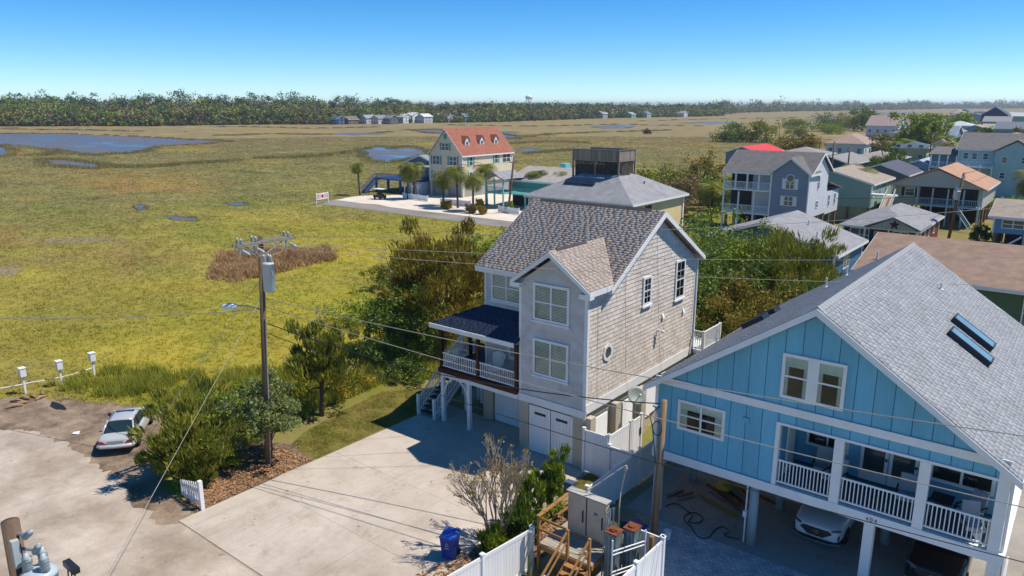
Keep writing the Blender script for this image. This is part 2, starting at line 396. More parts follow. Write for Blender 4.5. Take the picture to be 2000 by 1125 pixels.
def water_build(k):
    k.p.inputs['IOR'].default_value = 1.33; k.L.new(k.rg(k.noise(.05, 5, .65, stretch=(.5, 1.6, 1)), .36, .58, .12, .5), k.p.inputs['Roughness']); k.p.inputs['Specular IOR Level'].default_value = 0.9
    b = k.N.new('ShaderNodeBump'); b.inputs['Strength'].default_value = 0.25; b.inputs['Distance'].default_value = 0.1
    k.L.new(k.noise(.9, 4, .6), b.inputs['Height']); k.L.new(b.outputs[0], k.p.inputs['Normal'])
    return k.mix(k.rg(k.noise(.05, 5, .65, stretch=(.5, 1.6, 1)), .34, .56), (0.06, 0.07, 0.10), (0.15, 0.12, 0.11))
WATER = place_mat('shallow_water', water_build, rough=0.12)
g = MB()
# the marsh as one sheet reaching the horizon, gently uneven where the eye can tell
xs = [-9000, -4000, -1800, -900] + list(np.linspace(-600, 120, 61)) + [600, 2500, 9000]
ys = [-400, -60] + list(np.linspace(0, 600, 61)) + [900, 1800, 4000, 9000, 14000]
gi = {}
for j, y in enumerate(ys):
    for i, x in enumerate(xs): gi[i, j] = len(g.v); g.v.append((x, y, -0.05))
for j in range(len(ys) - 1):
    for i in range(len(xs) - 1): g.f.append((gi[i, j], gi[i + 1, j], gi[i + 1, j + 1], gi[i, j + 1]))
struct('ground', g, MARSH)
def wobble(poly, amp, n=5, seed=0, grow=0.0):
    poly = [Vector((p[0], p[1], 0)) for p in poly]
    r = np.random.default_rng(seed); out = []; m = len(poly); c = sum((Vector(p) for p in poly), Vector()) / m
    for i in range(m):
        a, b = Vector(poly[i]), Vector(poly[(i + 1) % m]); e = (b - a); nn = Vector((e.y, -e.x, 0)); nn = nn.normalized() if nn.length else nn
        for q in range(n):
            out.append(a + e * (q / n) + nn * float(r.normal(0, amp)) * (0.4 if q == 0 else 1))
    if grow: out = [p + (p - c).normalized() * grow for p in out]
    return out
from mathutils.geometry import tessellate_polygon
def flat(name, poly, z, mat, kind='structure'):
    b = MB(); pts = [Vector((p[0], p[1], 0)) for p in poly]
    b.add([(p.x, p.y, z) for p in pts], [])
    for t in tessellate_polygon([pts]):
        a, c, d = (pts[i] for i in t)
        b.f.append(tuple(t) if (c - a).cross(d - a).z > 0 else tuple(reversed(t)))
    return tag(obj(name, b, mat), kind=kind)
def px(*pts): return [G(*p) for p in pts]
PONDS = [
 ([(-40,262),(60,261),(140,262),(280,268),(400,274),(445,276),(400,281),(300,286),(290,295),(250,299),(190,303),(150,300),(135,296),(60,288),(20,284),(-40,282)], 1.6),
 ([(-40,285),(14,287),(18,291),(14,305),(-40,311)], .8),
 ([(80,313),(120,312),(170,318),(208,324),(180,329),(130,326),(95,320)], .7),
 ([(703,293),(740,286),(775,290),(800,287),(838,295),(832,303),(790,312),(758,318),(725,312),(712,302)], .9),
 ([(800,254),(850,253),(885,257),(880,261),(840,260)], .8), ([(975,262),(1012,266),(1010,271),(980,270)], .7),
 ([(320,422),(345,421),(386,427),(380,431),(345,429)], .2), ([(440,396),(470,395),(486,400),(462,401)], .2), ([(264,401),(280,399),(284,407),(270,409)], .25),
 ([(1160,247),(1200,244),(1240,246),(1220,250),(1175,251)], 1.5), ([(640,262),(700,259),(760,261),(700,264)], 1.0),
 ([(1330,240),(1400,238),(1450,240),(1390,243)], 2.0), ([(1550,233),(1640,231),(1700,234),(1620,236)], 2.5), ([(1640,221),(1760,219),(1830,221),(1740,223)], 5.0),
 ([(1010,292),(1040,290),(1060,293),(1030,296)], .5), ([(940,258),(990,256),(1010,259),(960,261)], .8)]
pond_edges = []
for i, (pp, amp) in enumerate(PONDS):
    base = px(*pp); w = wobble(base, amp, 5, i)
    flat('mud_bank', wobble(base, amp * .8, 5, i + 50, grow=2.2 * amp + .4), -0.044, MUD); flat('pond', w, -0.036, WATER); pond_edges.append(w)
CREEKS = [[(205,324),(260,327),(300,325),(350,321),(400,318),(470,312)], [(505,309),(560,308),(620,304),(700,296)], [(0,252),(150,254),(300,257)], [(430,265),(520,262),(640,263),(780,257)],
          [(450,247),(600,251),(760,248)], [(1010,268),(1080,262),(1180,258),(1330,254)], [(980,281),(1080,277),(1160,279)], [(1040,300),(1100,294),(1180,290)], [(880,244),(1050,247),(1200,243),(1400,247)], [(1250,236),(1450,232),(1640,228)], [(120,296),(100,302),(60,304)]]
rc = random.Random(31)
for _ in range(46):
    v = rc.uniform(249, 345); u = rc.uniform(-20, 1250) if v < 300 else rc.uniform(-20, 700); l = rc.uniform(20, 110) * (1 if v < 290 else .6)
    CREEKS.append([(u, v), (u + l * .35, v + rc.uniform(-1.5, 1.5)), (u + l * .7, v + rc.uniform(-2, 2)), (u + l, v + rc.uniform(-2.5, 2.5))])
creek_pts = []
for i, cp in enumerate(CREEKS):
    pts = px(*cp); r = np.random.default_rng(i + 9); L_, R_ = [], []
    for q in range(len(pts) - 1):
        for w in range(6):
            p = pts[q].lerp(pts[q + 1], w / 6); d = pts[q + 1] - pts[q]; n = Vector((-d.y, d.x, 0)).normalized(); wd = p.length * (.0045 if i < 11 else .0022) * (0.35 + r.random())
            off = n * float(r.normal(0, p.length * .004)); L_.append(p + off + n * wd); R_.append(p + off - n * wd); (creek_pts.append(p + off) if i < 11 else None)
    flat('creek', L_ + R_[::-1], -0.040, MUD)
flat('mudflat', wobble(px((85,466),(150,463),(240,464),(238,472),(160,475),(90,474)), .25, 5, 3), -0.042, PALEMUD)
flat('mudflat', wobble(px((-20,520),(30,515),(50,530),(20,540),(-20,540)), .3, 5, 4), -0.042, PALEMUD)
# ---- lots
SAND = place_mat('sandy_yard', lambda k: k.scale(k.mix(k.rg(k.noise(.25), .4, .62), (0.40, 0.33, 0.24), (0.20, 0.19, 0.06)), k.rg(k.noise(6), .2, .8, .75, 1.2)), bump=(8, .5))
YARD = place_mat('mown_yard', lambda k: k.scale(k.mix(k.rg(k.noise(.09), .42, .6), (0.155, 0.17, 0.015), (0.27, 0.20, 0.09)), k.rg(k.noise(5), .2, .8, .7, 1.25)), bump=(10, .6))
DIRT = place_mat('dirt', lambda k: k.scale(k.mix(k.rg(k.noise(.5, 6, .7), .36, .64), (0.13, 0.09, 0.06), (0.36, 0.27, 0.19)), k.rg(k.noise(9), .2, .8, .75, 1.2)), bump=(12, .6))
def concrete_build(dark, light, crack=.35):
    def b(k):
        c = k.mix(k.rg(k.noise(.35, 6, .65), .34, .66), dark, light)
        c = k.scale(c, k.rg(k.noise(14, 4, .7), .2, .8, .86, 1.12))
        grit = k.noise(.12, 6, .75); c = k.mix(k.math('MULTIPLY', k.rg(grit, .5, .68), .6), c, (0.27, 0.205, 0.145))
        st = k.noise(.8, 5, .7); c = k.mix(k.math('MULTIPLY', k.rg(st, .58, .72), .45), c, (0.2, 0.15, 0.1))
        c = k.mix(k.math('MULTIPLY', k.rg(k.noise(1.9, 2, .5), .70, .76), .5), c, (0.10, 0.08, 0.065))
        c = k.mix(k.math('MULTIPLY', k.rg(k.noise(1.1, 4, .6, stretch=(1.4, .10, 1)), .56, .72), .22), c, (0.17, 0.14, 0.115))
        v = k.N.new('ShaderNodeTexVoronoi'); v.feature = 'DISTANCE_TO_EDGE'; v.inputs['Scale'].default_value = crack
        wv = k.N.new('ShaderNodeVectorMath'); wv.operation = 'ADD'; nn = k.N.new('ShaderNodeTexNoise'); nn.inputs['Scale'].default_value = 1.3
        k.L.new(k.pos, nn.inputs['Vector']); k.L.new(k.pos, wv.inputs[0]); k.L.new(nn.outputs['Color'], wv.inputs[1]); k.L.new(wv.outputs[0], v.inputs['Vector'])
        return k.mix(k.math('MULTIPLY', k.rg(v.outputs['Distance'], 0.0, 0.007, 1, 0), k.rg(k.noise(.25), .5, .68)), c, (0.2, 0.165, 0.13))
    return b
CONC = place_mat('concrete', concrete_build((0.44, 0.375, 0.305), (0.58, 0.505, 0.42)), rough=.85, bump=(30, .15))
OLDCONC = place_mat('old_concrete', concrete_build((0.31, 0.25, 0.19), (0.56, 0.475, 0.385), .14), rough=.9, bump=(14, .25))
GARC = place_mat('garage_concrete', concrete_build((0.30, 0.28, 0.25), (0.42, 0.39, 0.35), .1), rough=.8)
ASPH = place_mat('old_asphalt', lambda k: k.scale(k.mix(k.rg(k.noise(.2), .35, .65), (0.21, 0.19, 0.175), (0.29, 0.265, 0.24)), k.rg(k.noise(12), .2, .8, .85, 1.12)))
WSAND = place_mat('white_sand', lambda k: k.scale(k.mix(k.rg(k.noise(.3), .35, .65), (0.62, 0.53, 0.43), (0.74, 0.66, 0.56)), k.rg(k.noise(10), .2, .8, .9, 1.08)))
MULCH = place_mat('mulch_soil', lambda k: k.scale(k.mix(k.rg(k.noise(4), .35, .65), (0.11, 0.07, 0.045), (0.30, 0.21, 0.14)), k.rg(k.noise(30), .2, .8, .6, 1.35)), bump=(25, 1))
LAWN = place_mat('lawn_turf', lambda k: k.scale(k.mix(k.rg(k.noise(.8, 5, .7), .38, .66), (0.14, 0.15, 0.02), (0.26, 0.19, 0.055)), k.rg(k.noise(25), .2, .8, .65, 1.3)), bump=(40, .8))
def paver_build(k):
    b = k.N.new('ShaderNodeTexBrick'); b.inputs['Scale'].default_value = 1; b.inputs['Brick Width'].default_value = .24; b.inputs['Row Height'].default_value = .16; b.inputs['Mortar Size'].default_value = .008
    b.inputs['Color1'].default_value = (.40, .41, .43, 1); b.inputs['Color2'].default_value = (.55, .55, .57, 1); b.inputs['Mortar'].default_value = (.14, .14, .14, 1); k.L.new(k.pos, b.inputs['Vector'])
    return k.scale(b.outputs[0], k.rg(k.noise(1.2, 5), .3, .7, .72, 1.2))
PAVER = place_mat('grey_pavers', paver_build, rough=.8)
flat('yard', [(-37,24.2),(-31,17),(-29.3,13.5),(-20,-10),(40,-10),(60,90),(60,500),(-60,520),(-95,300),(-75,230),(-62,150),(-60,128),(-40,118),(-60,92),(-58,62),(-40,48),(-37.5,36)], -0.03, YARD)
flat('sand_lot', [(-28.8,13.6),(-20,-8),(12,-8),(12,58),(-30,58),(-31,44),(-29.5,33),(-29.3,13.7)], -0.022, SAND)
flat('dirt_lot', wobble([(-52,3),(-51.2,13.0),(-50.2,15.2),(-47.3,16.8),(-43.5,18.6),(-39.5,19.2),(-36,17.5),(-33.5,15),(-29,14),(-28.6,13.5),(-20,-10),(-40,-10)], .18, 4, 8), -0.018, DIRT)
flat('concrete_lot', wobble(px((-40,843),(20,838),(70,842),(120,862),(165,888),(195,915),(240,935),(255,985),(330,1030)), .13, 9, 2)[:-9] + [Vector((-28.95, 13.55, 0)), Vector((-22, 13.5, 0)), Vector((-19, 11, 0)), Vector((-12, -6, 0)), Vector((-60, -6, 0))], -0.010, OLDCONC)
flat('lawn', wobble([(-29.25,20.9),(-31.7,20.95),(-32.6,23.0),(-33.2,26),(-33.6,29.2),(-31.6,31.8),(-29.4,33.5),(-29.25,28)], .07, 4, 5), -0.012, LAWN)
flat('mulch_bed', wobble([(-29.25,20.8),(-29.22,14.3),(-30.2,14.4),(-31.8,15.4),(-33.3,17.5),(-33.4,20.3),(-32,21.1)], .1, 4, 6), -0.008, MULCH)
flat('mulch_bed', wobble([(-18.7,16.5),(-17.55,21.5),(-17.0,25.5),(-16.6,26.2),(-15.4,26.2),(-15.4,15),(-17.6,14.9)], .1, 4, 16), -0.006, MULCH)
flat('side_lawn', wobble([(-17.6,25.9),(-15.35,25.9),(-15.35,28.3),(-16.2,28.3),(-17.9,28.2)], .06, 3, 17), -0.004, LAWN)
# driveway: slabs with recessed joints
dw = tag(obj('driveway', MB().box(-29.2, -17.6, 13.6, 30.25, -0.14, -0.024), MULCH), kind='structure')
SX = [-29.2, -25.35, -21.5, -17.6]; TX = [13.6, 17.7, 22.0, 26.2, 30.25]
for i in range(3):
    for j in range(4):
        x0, x1, y0, y1 = SX[i] + .006, SX[i + 1] - .006, TX[j] + .006, TX[j + 1] - .006; z = random.uniform(0, .006)
        b = MB()
        if i == 2 and j == 0: b.prism([(x0, y0, -.1), (x1 - 1.4, y0, -.1), (x1, y1, -.1), (x0, y1, -.1)], (0, 0, .1 + z))
        else: b.box(x0, x1, y0, y1, -.1, z)
        obj('slab', b, CONC, dw)
gp = tag(obj('garage_pad', MB().box(-14.6, -.2, 26.6, 43.2, -.1, .004), GARC), kind='structure')
struct('paver_drive', MB().box(-13.0, 2, 14, 26.598, -.1, -0.002), PAVER)
# the street beyond the marsh edge
flat('street', [(-112.5,82.0),(-109,83.9),(-76,83.9),(-40,83.5),(-40,88.3),(-90,88.6),(-113.5,89.2)], -0.020, ASPH)
flat('sand_yard', wobble([(-113.5,89.3),(-90,88.7),(-62,88.5),(-62,112),(-80,126),(-106,126),(-108,104),(-115,96)], .4, 4, 21), -0.024, WSAND)
flat('street', [(-9,88),(-8.5,600),(-3,600),(-3,88)], -0.020, ASPH)
# ---- marsh grass: blades, nobody could count them
def in_poly(P, poly):
    x, y = P[:, 0], P[:, 1]; c = np.zeros(len(P), bool); n = len(poly)
    for i in range(n):
        x0, y0 = poly[i][0], poly[i][1]; x1, y1 = poly[(i + 1) % n][0], poly[(i + 1) % n][1]
        m = ((y0 > y) != (y1 > y)); c ^= m & (x < (x1 - x0) * (y - y0) / ((y1 - y0) + 1e-12) + x0)
    return c
DEV = [[(-37,24.2),(-33.6,19.2),(-39.5,18.6),(-43.5,18.2),(-47.3,16.2),(-50.6,14.6),(-51.6,3),(-40,-10),(40,-10),(60,90),(60,500),(-60,520),(-95,300),(-75,230),(-62,150),(-60,128),(-40,118),(-60,96),(-62,126),(-106,126),(-108,104),(-114,97),(-114,82),(-109,83.5),(-58,83.5),(-58,62),(-40,48),(-37.5,36)]] + pond_edges
def blades(P, h, w, lean, nb, r):
    """P (n,2) roots, h,w per root; nb blades each, one triangle per blade"""
    n = len(P); Q = np.repeat(P, nb, 0); H = np.repeat(h, nb) * r.uniform(.55, 1.15, n * nb); W = np.repeat(w, nb)
    Q = Q + r.normal(0, 1, (n * nb, 2)) * np.repeat(w, nb)[:, None] * 3.2; a = r.uniform(0, 2 * np.pi, n * nb); b = r.uniform(0, 2 * np.pi, n * nb)
    dx, dy = np.cos(a) * W, np.sin(a) * W; lx, ly = np.cos(b) * H * lean * r.random(n * nb), np.sin(b) * H * lean * r.random(n * nb)
    V = np.zeros((n * nb, 3, 3)); V[:, 0] = np.c_[Q[:, 0] - dx, Q[:, 1] - dy, np.full(n * nb, -.06)]; V[:, 1] = np.c_[Q[:, 0] + dx, Q[:, 1] + dy, np.full(n * nb, -.06)]
    V[:, 2] = np.c_[Q[:, 0] + lx, Q[:, 1] + ly, H]; return V.reshape(-1, 3)
def wedge(n, r0, r1, a0, a1, r, power=1.0):
    d = r0 + (r1 - r0) * r.random(n) ** power; a = np.radians(r.uniform(a0, a1, n)) ; x, y = np.sin(a) * d, np.cos(a) * d
    return np.c_[x * cY - y * sY, x * sY + y * cY], d
r_ = np.random.default_rng(3)
P, d = wedge(190000, 24, 430, -40, 30, r_, 1.35)
m = np.ones(len(P), bool)
for q in DEV: m &= ~in_poly(P, q)
P, d = P[m], d[m]
tag(link('marsh_grass', np_mesh('marsh_grass', blades(P, .07 + .0001 * d + .07 * r_.random(len(P)) * (1 + 1.5 * (np.sin(P[:, 0] * .31 + 2 * np.sin(P[:, 1] * .17)) * np.sin(P[:, 1] * .23) > .35)), .014 + .00032 * d, 2.2, 5, r_), 3, BLADE), None, None), 'yellow green marsh grass covering the tidal flat', 'grass', kind='stuff')
# taller growth on the banks of ponds and creeks
E_ = np.array([(p.x, p.y) for q in pond_edges[:6] for p in q] + [(p.x, p.y) for p in creek_pts]); E_ = np.repeat(E_, 60, 0) + r_.normal(0, 1.3, (len(E_) * 60, 2))
m = np.ones(len(E_), bool)
for q in pond_edges: m &= ~in_poly(E_, q)
E_ = E_[m]; de = np.hypot(E_[:, 0], E_[:, 1])
tag(link('bank_grass', np_mesh('bank_grass', blades(E_, .45 + .5 * r_.random(len(E_)), .02 + .0005 * de, .5, 4, r_), 3, BLADE), None, None), 'taller grass along the pond and creek banks', 'grass', kind='stuff')
# dead brown reeds behind the transformer pole
REED = M('dead_reeds', 'b08f63', .8, .3, .6, island=.3)
rp = px((420,540),(440,500),(500,490),(560,490),(625,486),(640,508),(580,520),(520,535),(470,545))
lo, hi = np.min([(p.x, p.y) for p in rp], 0), np.max([(p.x, p.y) for p in rp], 0); RP = r_.uniform(lo - 1.5, hi + 1.5, (15000, 2)); cz_ = RP.mean(0); ins = in_poly(RP, rp); RP = RP[ins | (in_poly(cz_ + (RP - cz_) * .86, rp) & (r_.random(len(RP)) < .35))]
rn = np.sin(RP[:, 0] * .9 + 2 * np.sin(RP[:, 1] * .5)) * np.sin(RP[:, 1] * 1.1) ; RP = RP[rn + r_.normal(0, .5, len(RP)) > -.55]; rh = .35 + .4 * np.clip(np.sin(RP[:, 0] * .45 + 1) * np.sin(RP[:, 1] * .6) + .6, 0, 1) + .3 * r_.random(len(RP))
tag(link('reed_patch', np_mesh('reed_patch', blades(RP, rh, np.full(len(RP), .035), 1.2, 6, r_), 3, REED), None, None), 'patch of dead brown reeds standing in the green marsh', 'reeds', kind='stuff')
# rank green weeds between the lot and the lawn
WEED = M('green_weeds', (0.30, 0.36, 0.03), .6, .25, .5, alt=(0.50, 0.46, 0.07), island=.3, trans=.4)
wp = [(-51,16.4),(-47,17.6),(-43,19.6),(-39,20),(-35.5,18.3),(-33.4,18.0),(-33.3,21.2),(-34.2,25),(-34.5,30),(-32.5,33),(-31.5,37),(-36,44),(-42,40),(-41,30),(-45,24),(-51,21)]
lo, hi = np.min(wp, 0), np.max(wp, 0); WP = r_.uniform(lo, hi, (20000, 2)); WP = WP[in_poly(WP, wp)]
nz = np.sin(WP[:, 0] * 1.7 + np.sin(WP[:, 1] * 1.1) * 2) * np.sin(WP[:, 1] * 1.3 + 1.5 * np.sin(WP[:, 0] * .6)); WP = WP[nz + r_.normal(0, .35, len(WP)) > -.25]
tag(link('weeds', np_mesh('weeds', blades(WP, .35 + .45 * r_.random(len(WP)), np.full(len(WP), .028), .8, 7, r_), 3, WEED), None, None), 'rank bright green weeds between the old lot and the lawn', 'weeds', kind='stuff')
# mulch chips
CHIP = M('bark_chips', '9a7553', .9, .35, 5, island=.55)
for poly, n in (([(-29.3,20.7),(-29.3,14.4),(-31.6,15.4),(-33.2,17.6),(-33.2,20.3)], 5000), ([(-18.5,16.6),(-17.5,21.6),(-17.0,25.4),(-15.5,26),(-15.5,15.2),(-17.5,15.1)], 4000)):
    lo, hi = np.min(poly, 0), np.max(poly, 0); Q = r_.uniform(lo, hi, (n, 2)); Q = Q[in_poly(Q, poly)]; k = len(Q); a = r_.uniform(0, 6.28, k); l = r_.uniform(.03, .09, k); w = l * .35; t = r_.normal(0, .02, (k, 4))
    ca, sa = np.cos(a), np.sin(a); V = np.zeros((k, 4, 3))
    for i, (p, q) in enumerate(((-1, -1), (1, -1), (1, 1), (-1, 1))):
        V[:, i] = np.c_[Q[:, 0] + p * l * ca - q * w * sa, Q[:, 1] + p * l * sa + q * w * ca, .012 + np.abs(t[:, i])]
    tag(link('mulch_chips', np_mesh('mulch_chips', V.reshape(-1, 3), 4, CHIP), None, None), 'loose brown bark chips ' + ('round the transformer pole' if n == 5000 else 'round the crape myrtle'), 'mulch', kind='stuff')
# short lawn blades
LB = M('lawn_blades', (0.20, 0.21, 0.03), .6, .3, .8, alt=(0.40, 0.31, 0.09), island=.3, trans=.3)
for poly, n in (([(-29.3,20.95),(-31.6,21.0),(-32.5,23.0),(-33.1,26),(-33.5,29.1),(-31.6,31.6),(-29.5,33.2)], 16000), ([(-17.5,26),(-15.4,26),(-15.4,28.2),(-17.8,28.1)], 2500)):
    lo, hi = np.min(poly, 0), np.max(poly, 0); Q = r_.uniform(lo, hi, (n, 2)); Q = Q[in_poly(Q, poly)]; nn_ = np.sin(Q[:, 0] * 2.1 + np.sin(Q[:, 1] * 1.7) * 1.5) * np.sin(Q[:, 1] * 1.9); Q = Q[nn_ + r_.normal(0, .5, len(Q)) > -.4]
    tag(link('lawn_grass', np_mesh('lawn_grass', blades(Q, .03 + .05 * r_.random(len(Q)), np.full(len(Q), .012), 1.2, 4, r_), 3, LB), None, None), 'short patchy turf of the ' + ('lawn strip beside the driveway' if n > 9000 else 'small lawn inside the white gate'), 'grass', kind='stuff')
# ================================================================ THE SHINGLED HOUSE
SHAKE = M('sunlit_cedar_shakes', 'd2c6b8', .85, .10, .8, streak=(1, 1, .3), island=.12, orand=.11)  # warm copy of the shingles, sunlight put into the colour
SHADEW = M('shaded_shingle_wall', 'c6c2c0', .85, .1, 2)  # cooler copy of the same shingles, toned as they look in shade
ROOFB = M('brown_shingles', 'aa9b90', .95, .1, 1.1, island=.075)
NAVYR = M('navy_shingles', '25324a', .9, .16, 1.5, island=.25)
STUCCO = M('cream_stucco', 'b8ae9a', .9, .09, 1.2, bump=.2, bscale=60)
OXBLOOD = M('oxblood_paint', '3a1512', .55, .15, 3)
H = thing('shingled_house', (-22, 34.2, 0), 'three storey grey shingled house with brown roof and a porch over its garage', 'house')
S0, S1, TB, TM, TE = -25.9, -18.0, 28.4, 30.3, 40.0
RID, ZE, ZR, SL = 35.15, 8.95, 12.1, 0.6
obj('wall', MB().prism([(S0, TM, 2.95), (S0, TE, 2.95), (S0, TE, 8.85), (S0, RID, 11.75), (S0, TM, 8.85)], (S1 - S0, 0, 0)), SHADEW, H)
bw = obj('wall', MB().prism([(-22, TB, 2.95), (-18, TB, 2.95), (-18, TB, 8.98), (-20, TB, 10.38), (-22, TB, 8.98)], (0, TM - TB - .002, 0)), SHADEW, H)
# shakes on the sunlit gable wall: one by one, the rest joined
sh = MB(); cand = []; z = 3.42; row = 0; rr = random.Random(4)
def side_top(t):
    if t < 30.0: return 8.72
    return (ZE + (t - 29.9) * SL if t < RID else ZE + (40.4 - t) * SL) - .30
while z < 11.6:
    t = 28.5 - rr.random() * .4
    while t < 39.9:
        w = rr.uniform(.28, .52); a, c = max(28.5, t), min(39.88, t + w); t += w
        if c - a < .06: continue
        top = min(z + .225, side_top(a), side_top(c))
        if top - z < .05: continue
        th = rr.uniform(.032, .042); g = .008
        cand.append([(S1 + .002, a + g, z), (S1 + .002, c - g, z), (S1 + th, c - g, z), (S1 + th, a + g, z), (S1 + .002, a + g, top), (S1 + .002, c - g, top), (S1 + .012, c - g, top), (S1 + .012, a + g, top)])
    z += .22; row += 1
SF = [(0, 1, 2, 3), (7, 6, 5, 4), (3, 2, 6, 7), (1, 5, 6, 2), (0, 3, 7, 4)]
cand.sort(key=lambda q: q[0][1])
for q in cand[:290]: obj('shake', MB().add(q, SF), SHAKE, H)
for q in cand[290:]: sh.add(q, SF)
obj('shakes', sh, SHAKE, H)['kind'] = 'stuff'
# fainter shakes on the shaded fronts (joined), shade put into a cooler tone
sf = MB()
for (u0, u1, T, top) in ((-21.88, -18.12, TB, lambda s: 9.0 + (2.05 - abs(s + 20)) * .68 - .1), (S0 + .1, -22.05, TM, lambda s: 8.7)):
    z = 3.1
    while z < 10.3:
        s = u0 - rr.random() * .4
        while s < u1:
            w = rr.uniform(.28, .55); a, c = max(u0, s), min(u1, s + w); s += w
            tp = min(z + .23, top(a), top(c))
            if c - a < .06 or tp - z < .05: continue
            th = rr.uniform(.012, .02)
            sf.add([(a, T - .001, z), (c, T - .001, z), (c, T - th, z), (a, T - th, z), (a, T - .001, tp), (c, T - .001, tp), (c, T - .006, tp), (a, T - .006, tp)], SF)
        z += .225
obj('shakes', sf, M('shaded_cedar_shakes', 'c6c2c0', .85, .1, 1.5, island=.06), H)['kind'] = 'stuff'
rf = gable_roof(H, 's', -26.25, -17.62, RID, 5.25, ZE, ZR, .16, ROOFB)
n_up = math.hypot(5.25, ZR - ZE)
shingle_slope(rf, (-26.25, 29.9, ZE), (1, 0, 0), (0, 5.25, ZR - ZE), 8.63, n_up, ROOFB, seed=2, th=.009, ch=.17, cw=.34)
shingle_slope(rf, (-26.25, 40.4, ZE), (1, 0, 0), (0, -5.25, ZR - ZE), 8.63, n_up, ROOFB, seed=3, th=.009, ch=.17, cw=.34)
obj('ridge_vent', MB().prism([(-25.7, RID - .16, ZR - .07), (-25.7, RID, ZR + .07), (-25.7, RID + .16, ZR - .07)], (7.2, 0, 0)), M('dark_shingles', '4a4340', .9, .2, 3), rf)
bv = [(-22.32, 28.05, 9.12), (-22.32, 30.18, 9.12), (-20, 32.95, 10.78), (-17.68, 30.18, 9.12), (-17.68, 28.05, 9.12), (-20, 28.05, 10.78)]
bm = MB(); bm.add(bv + [(x, y, z - .14) for x, y, z in bv], [(0, 5, 2, 1), (5, 4, 3, 2), (7, 8, 11, 6), (8, 9, 10, 11), (0, 6, 11, 5), (5, 11, 10, 4), (0, 1, 7, 6), (4, 10, 9, 3)])
br = obj('roof', bm, ROOFB, H)
obj('rake_board', MB().prism([(-22.33, 28.005, 9.085), (-20, 28.005, 10.75), (-17.67, 28.005, 9.085), (-17.67, 28.005, 8.86), (-20, 28.005, 10.5), (-22.33, 28.005, 8.86)], (0, .042, 0)), WHITE, br)
for q0, q1 in ((-22.355, -22.323), (-17.677, -17.645)): obj('fascia', MB().box(q0, q1, 28.05, 30.1, 8.85, 9.1), WHITE, br)
nb_ = math.hypot(2.32, 1.66)
for sx, sg in ((-22.32, 1), (-17.68, -1)):
    shingle_slope(br, (sx, 28.05, 9.12), (0, 1, 0), (sg * 2.32, 0, 1.66), 4.9, nb_, ROOFB, seed=5 + sg, th=.009, ch=.17, cw=.34, clip=lambda x, y: 9.12 + 1.66 * y / nb_ > ZE + (28.05 + x - 29.9) * SL)
obj('ridge_vent', MB().prism([(-20.12, 28.6, 10.73), (-20, 28.6, 10.84), (-19.88, 28.6, 10.73)], (0, 2.6, 0)), MATS['dark_shingles'], br)
for s0, s1 in ((-22.36, -21.75), (-18.25, -17.64)):
    obj('eave_return', MB().box(s0, s1, 28.02, 28.39, 8.74, 8.98), WHITE, H)
tr = [(S1 - .14, S1 + .045, TB - .03, TB + .14, 3.0, 8.9), (-22.0 - .03, -21.88, TB - .03, TB + .1, 3.0, 8.9), (S0 - .03, S0 + .1, TM - .03, TM + .1, 3.0, 8.8), (S1 - .1, S1 + .045, TE - .13, TE + .03, 2.95, 8.75)]
for q in tr: obj('corner_board', MB().box(*q), WHITE, H)
obj('band_board', MB().box(S1 + .002, S1 + .07, TB - .05, TE + .03, 2.92, 3.40), WHITE, H)
obj('band_board', MB().box(-22.05, S1 + .07, TB - .06, TB - .001, 2.68, 3.08), WHITE, H)
obj('band_board', MB().box(S0 - .03, -22.05, TM - .05, TM - .001, 2.70, 3.0), WHITE, H)
# ground floor
obj('ground_floor_wall', MB().box(S0, -18.12, TM + .001, TE - .1, 0, 2.949).box(-22, -18.12, TB + .12, TM, 0, 2.949), STUCCO, H)
for s0, s1 in ((-22.0, -21.42), (-18.68, -18.1)): obj('pier', MB().box(s0, s1, TB - .02, TB + .3, 0, 2.55).box(s0 - .05, s1 + .05, TB - .06, TB + .3, 2.55, 2.67), STUCCO, H)
def board_door(root, s0, s1, t, h, n, slot=None):
    d = obj('garage_door', MB().box(s0, s1, t - .02, t + .02, .03, h), M('door_seam', '8b8b8d', .7, .1), root); w = (s1 - s0) / n
    me = mesh_of(MB().box(.006, w - .006, -.03, 0, 0, h - .05), 'board', VINYL)
    repeat('board', me, VINYL, d, [(s0 + i * w, t - .021, .04) for i in range(n)])
    if slot: obj('vent_slot', MB().box(slot[0], slot[1], t - .06, t - .051, slot[2], slot[2] + .14), BLACK, d)
    return d
board_door(H, -21.40, -20.07, TB + .07, 2.58, 7, (-21.05, -20.35, 2.12)); board_door(H, -20.03, -18.70, TB + .07, 2.58, 7, (-19.72, -19.02, 2.12))
board_door(H, -25.2, -22.7, TM - .03, 2.45, 12)
obj('pier', MB().box(-25.95, -25.25, TM - .2, TM - .001, 0, 2.69), STUCCO, H)
for t0, t1 in ((28.5, 28.95), (30.9, 31.4), (33.6, 34.1), (36.3, 36.8), (39.4, 39.85)): obj('pier', MB().box(-18.119, -17.72, t0, t1, 0, 2.7), STUCCO, H)
for t0, t1 in ((29.2, 30.6), (31.8, 33.2), (34.5, 35.9)):
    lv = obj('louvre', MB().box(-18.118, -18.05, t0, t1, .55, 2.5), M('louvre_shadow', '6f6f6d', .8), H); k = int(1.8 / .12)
    me = mesh_of(MB().prism([(0, 0, 0), (.05, 0, -.03), (.05, 0, -.015), (0, 0, .05)], (0, t1 - t0 - .1, 0)), 'slat', VINYL)
    repeat('slat', me, VINYL, lv, [(-18.049, t0 + .05, .65 + i * .12) for i in range(k)])
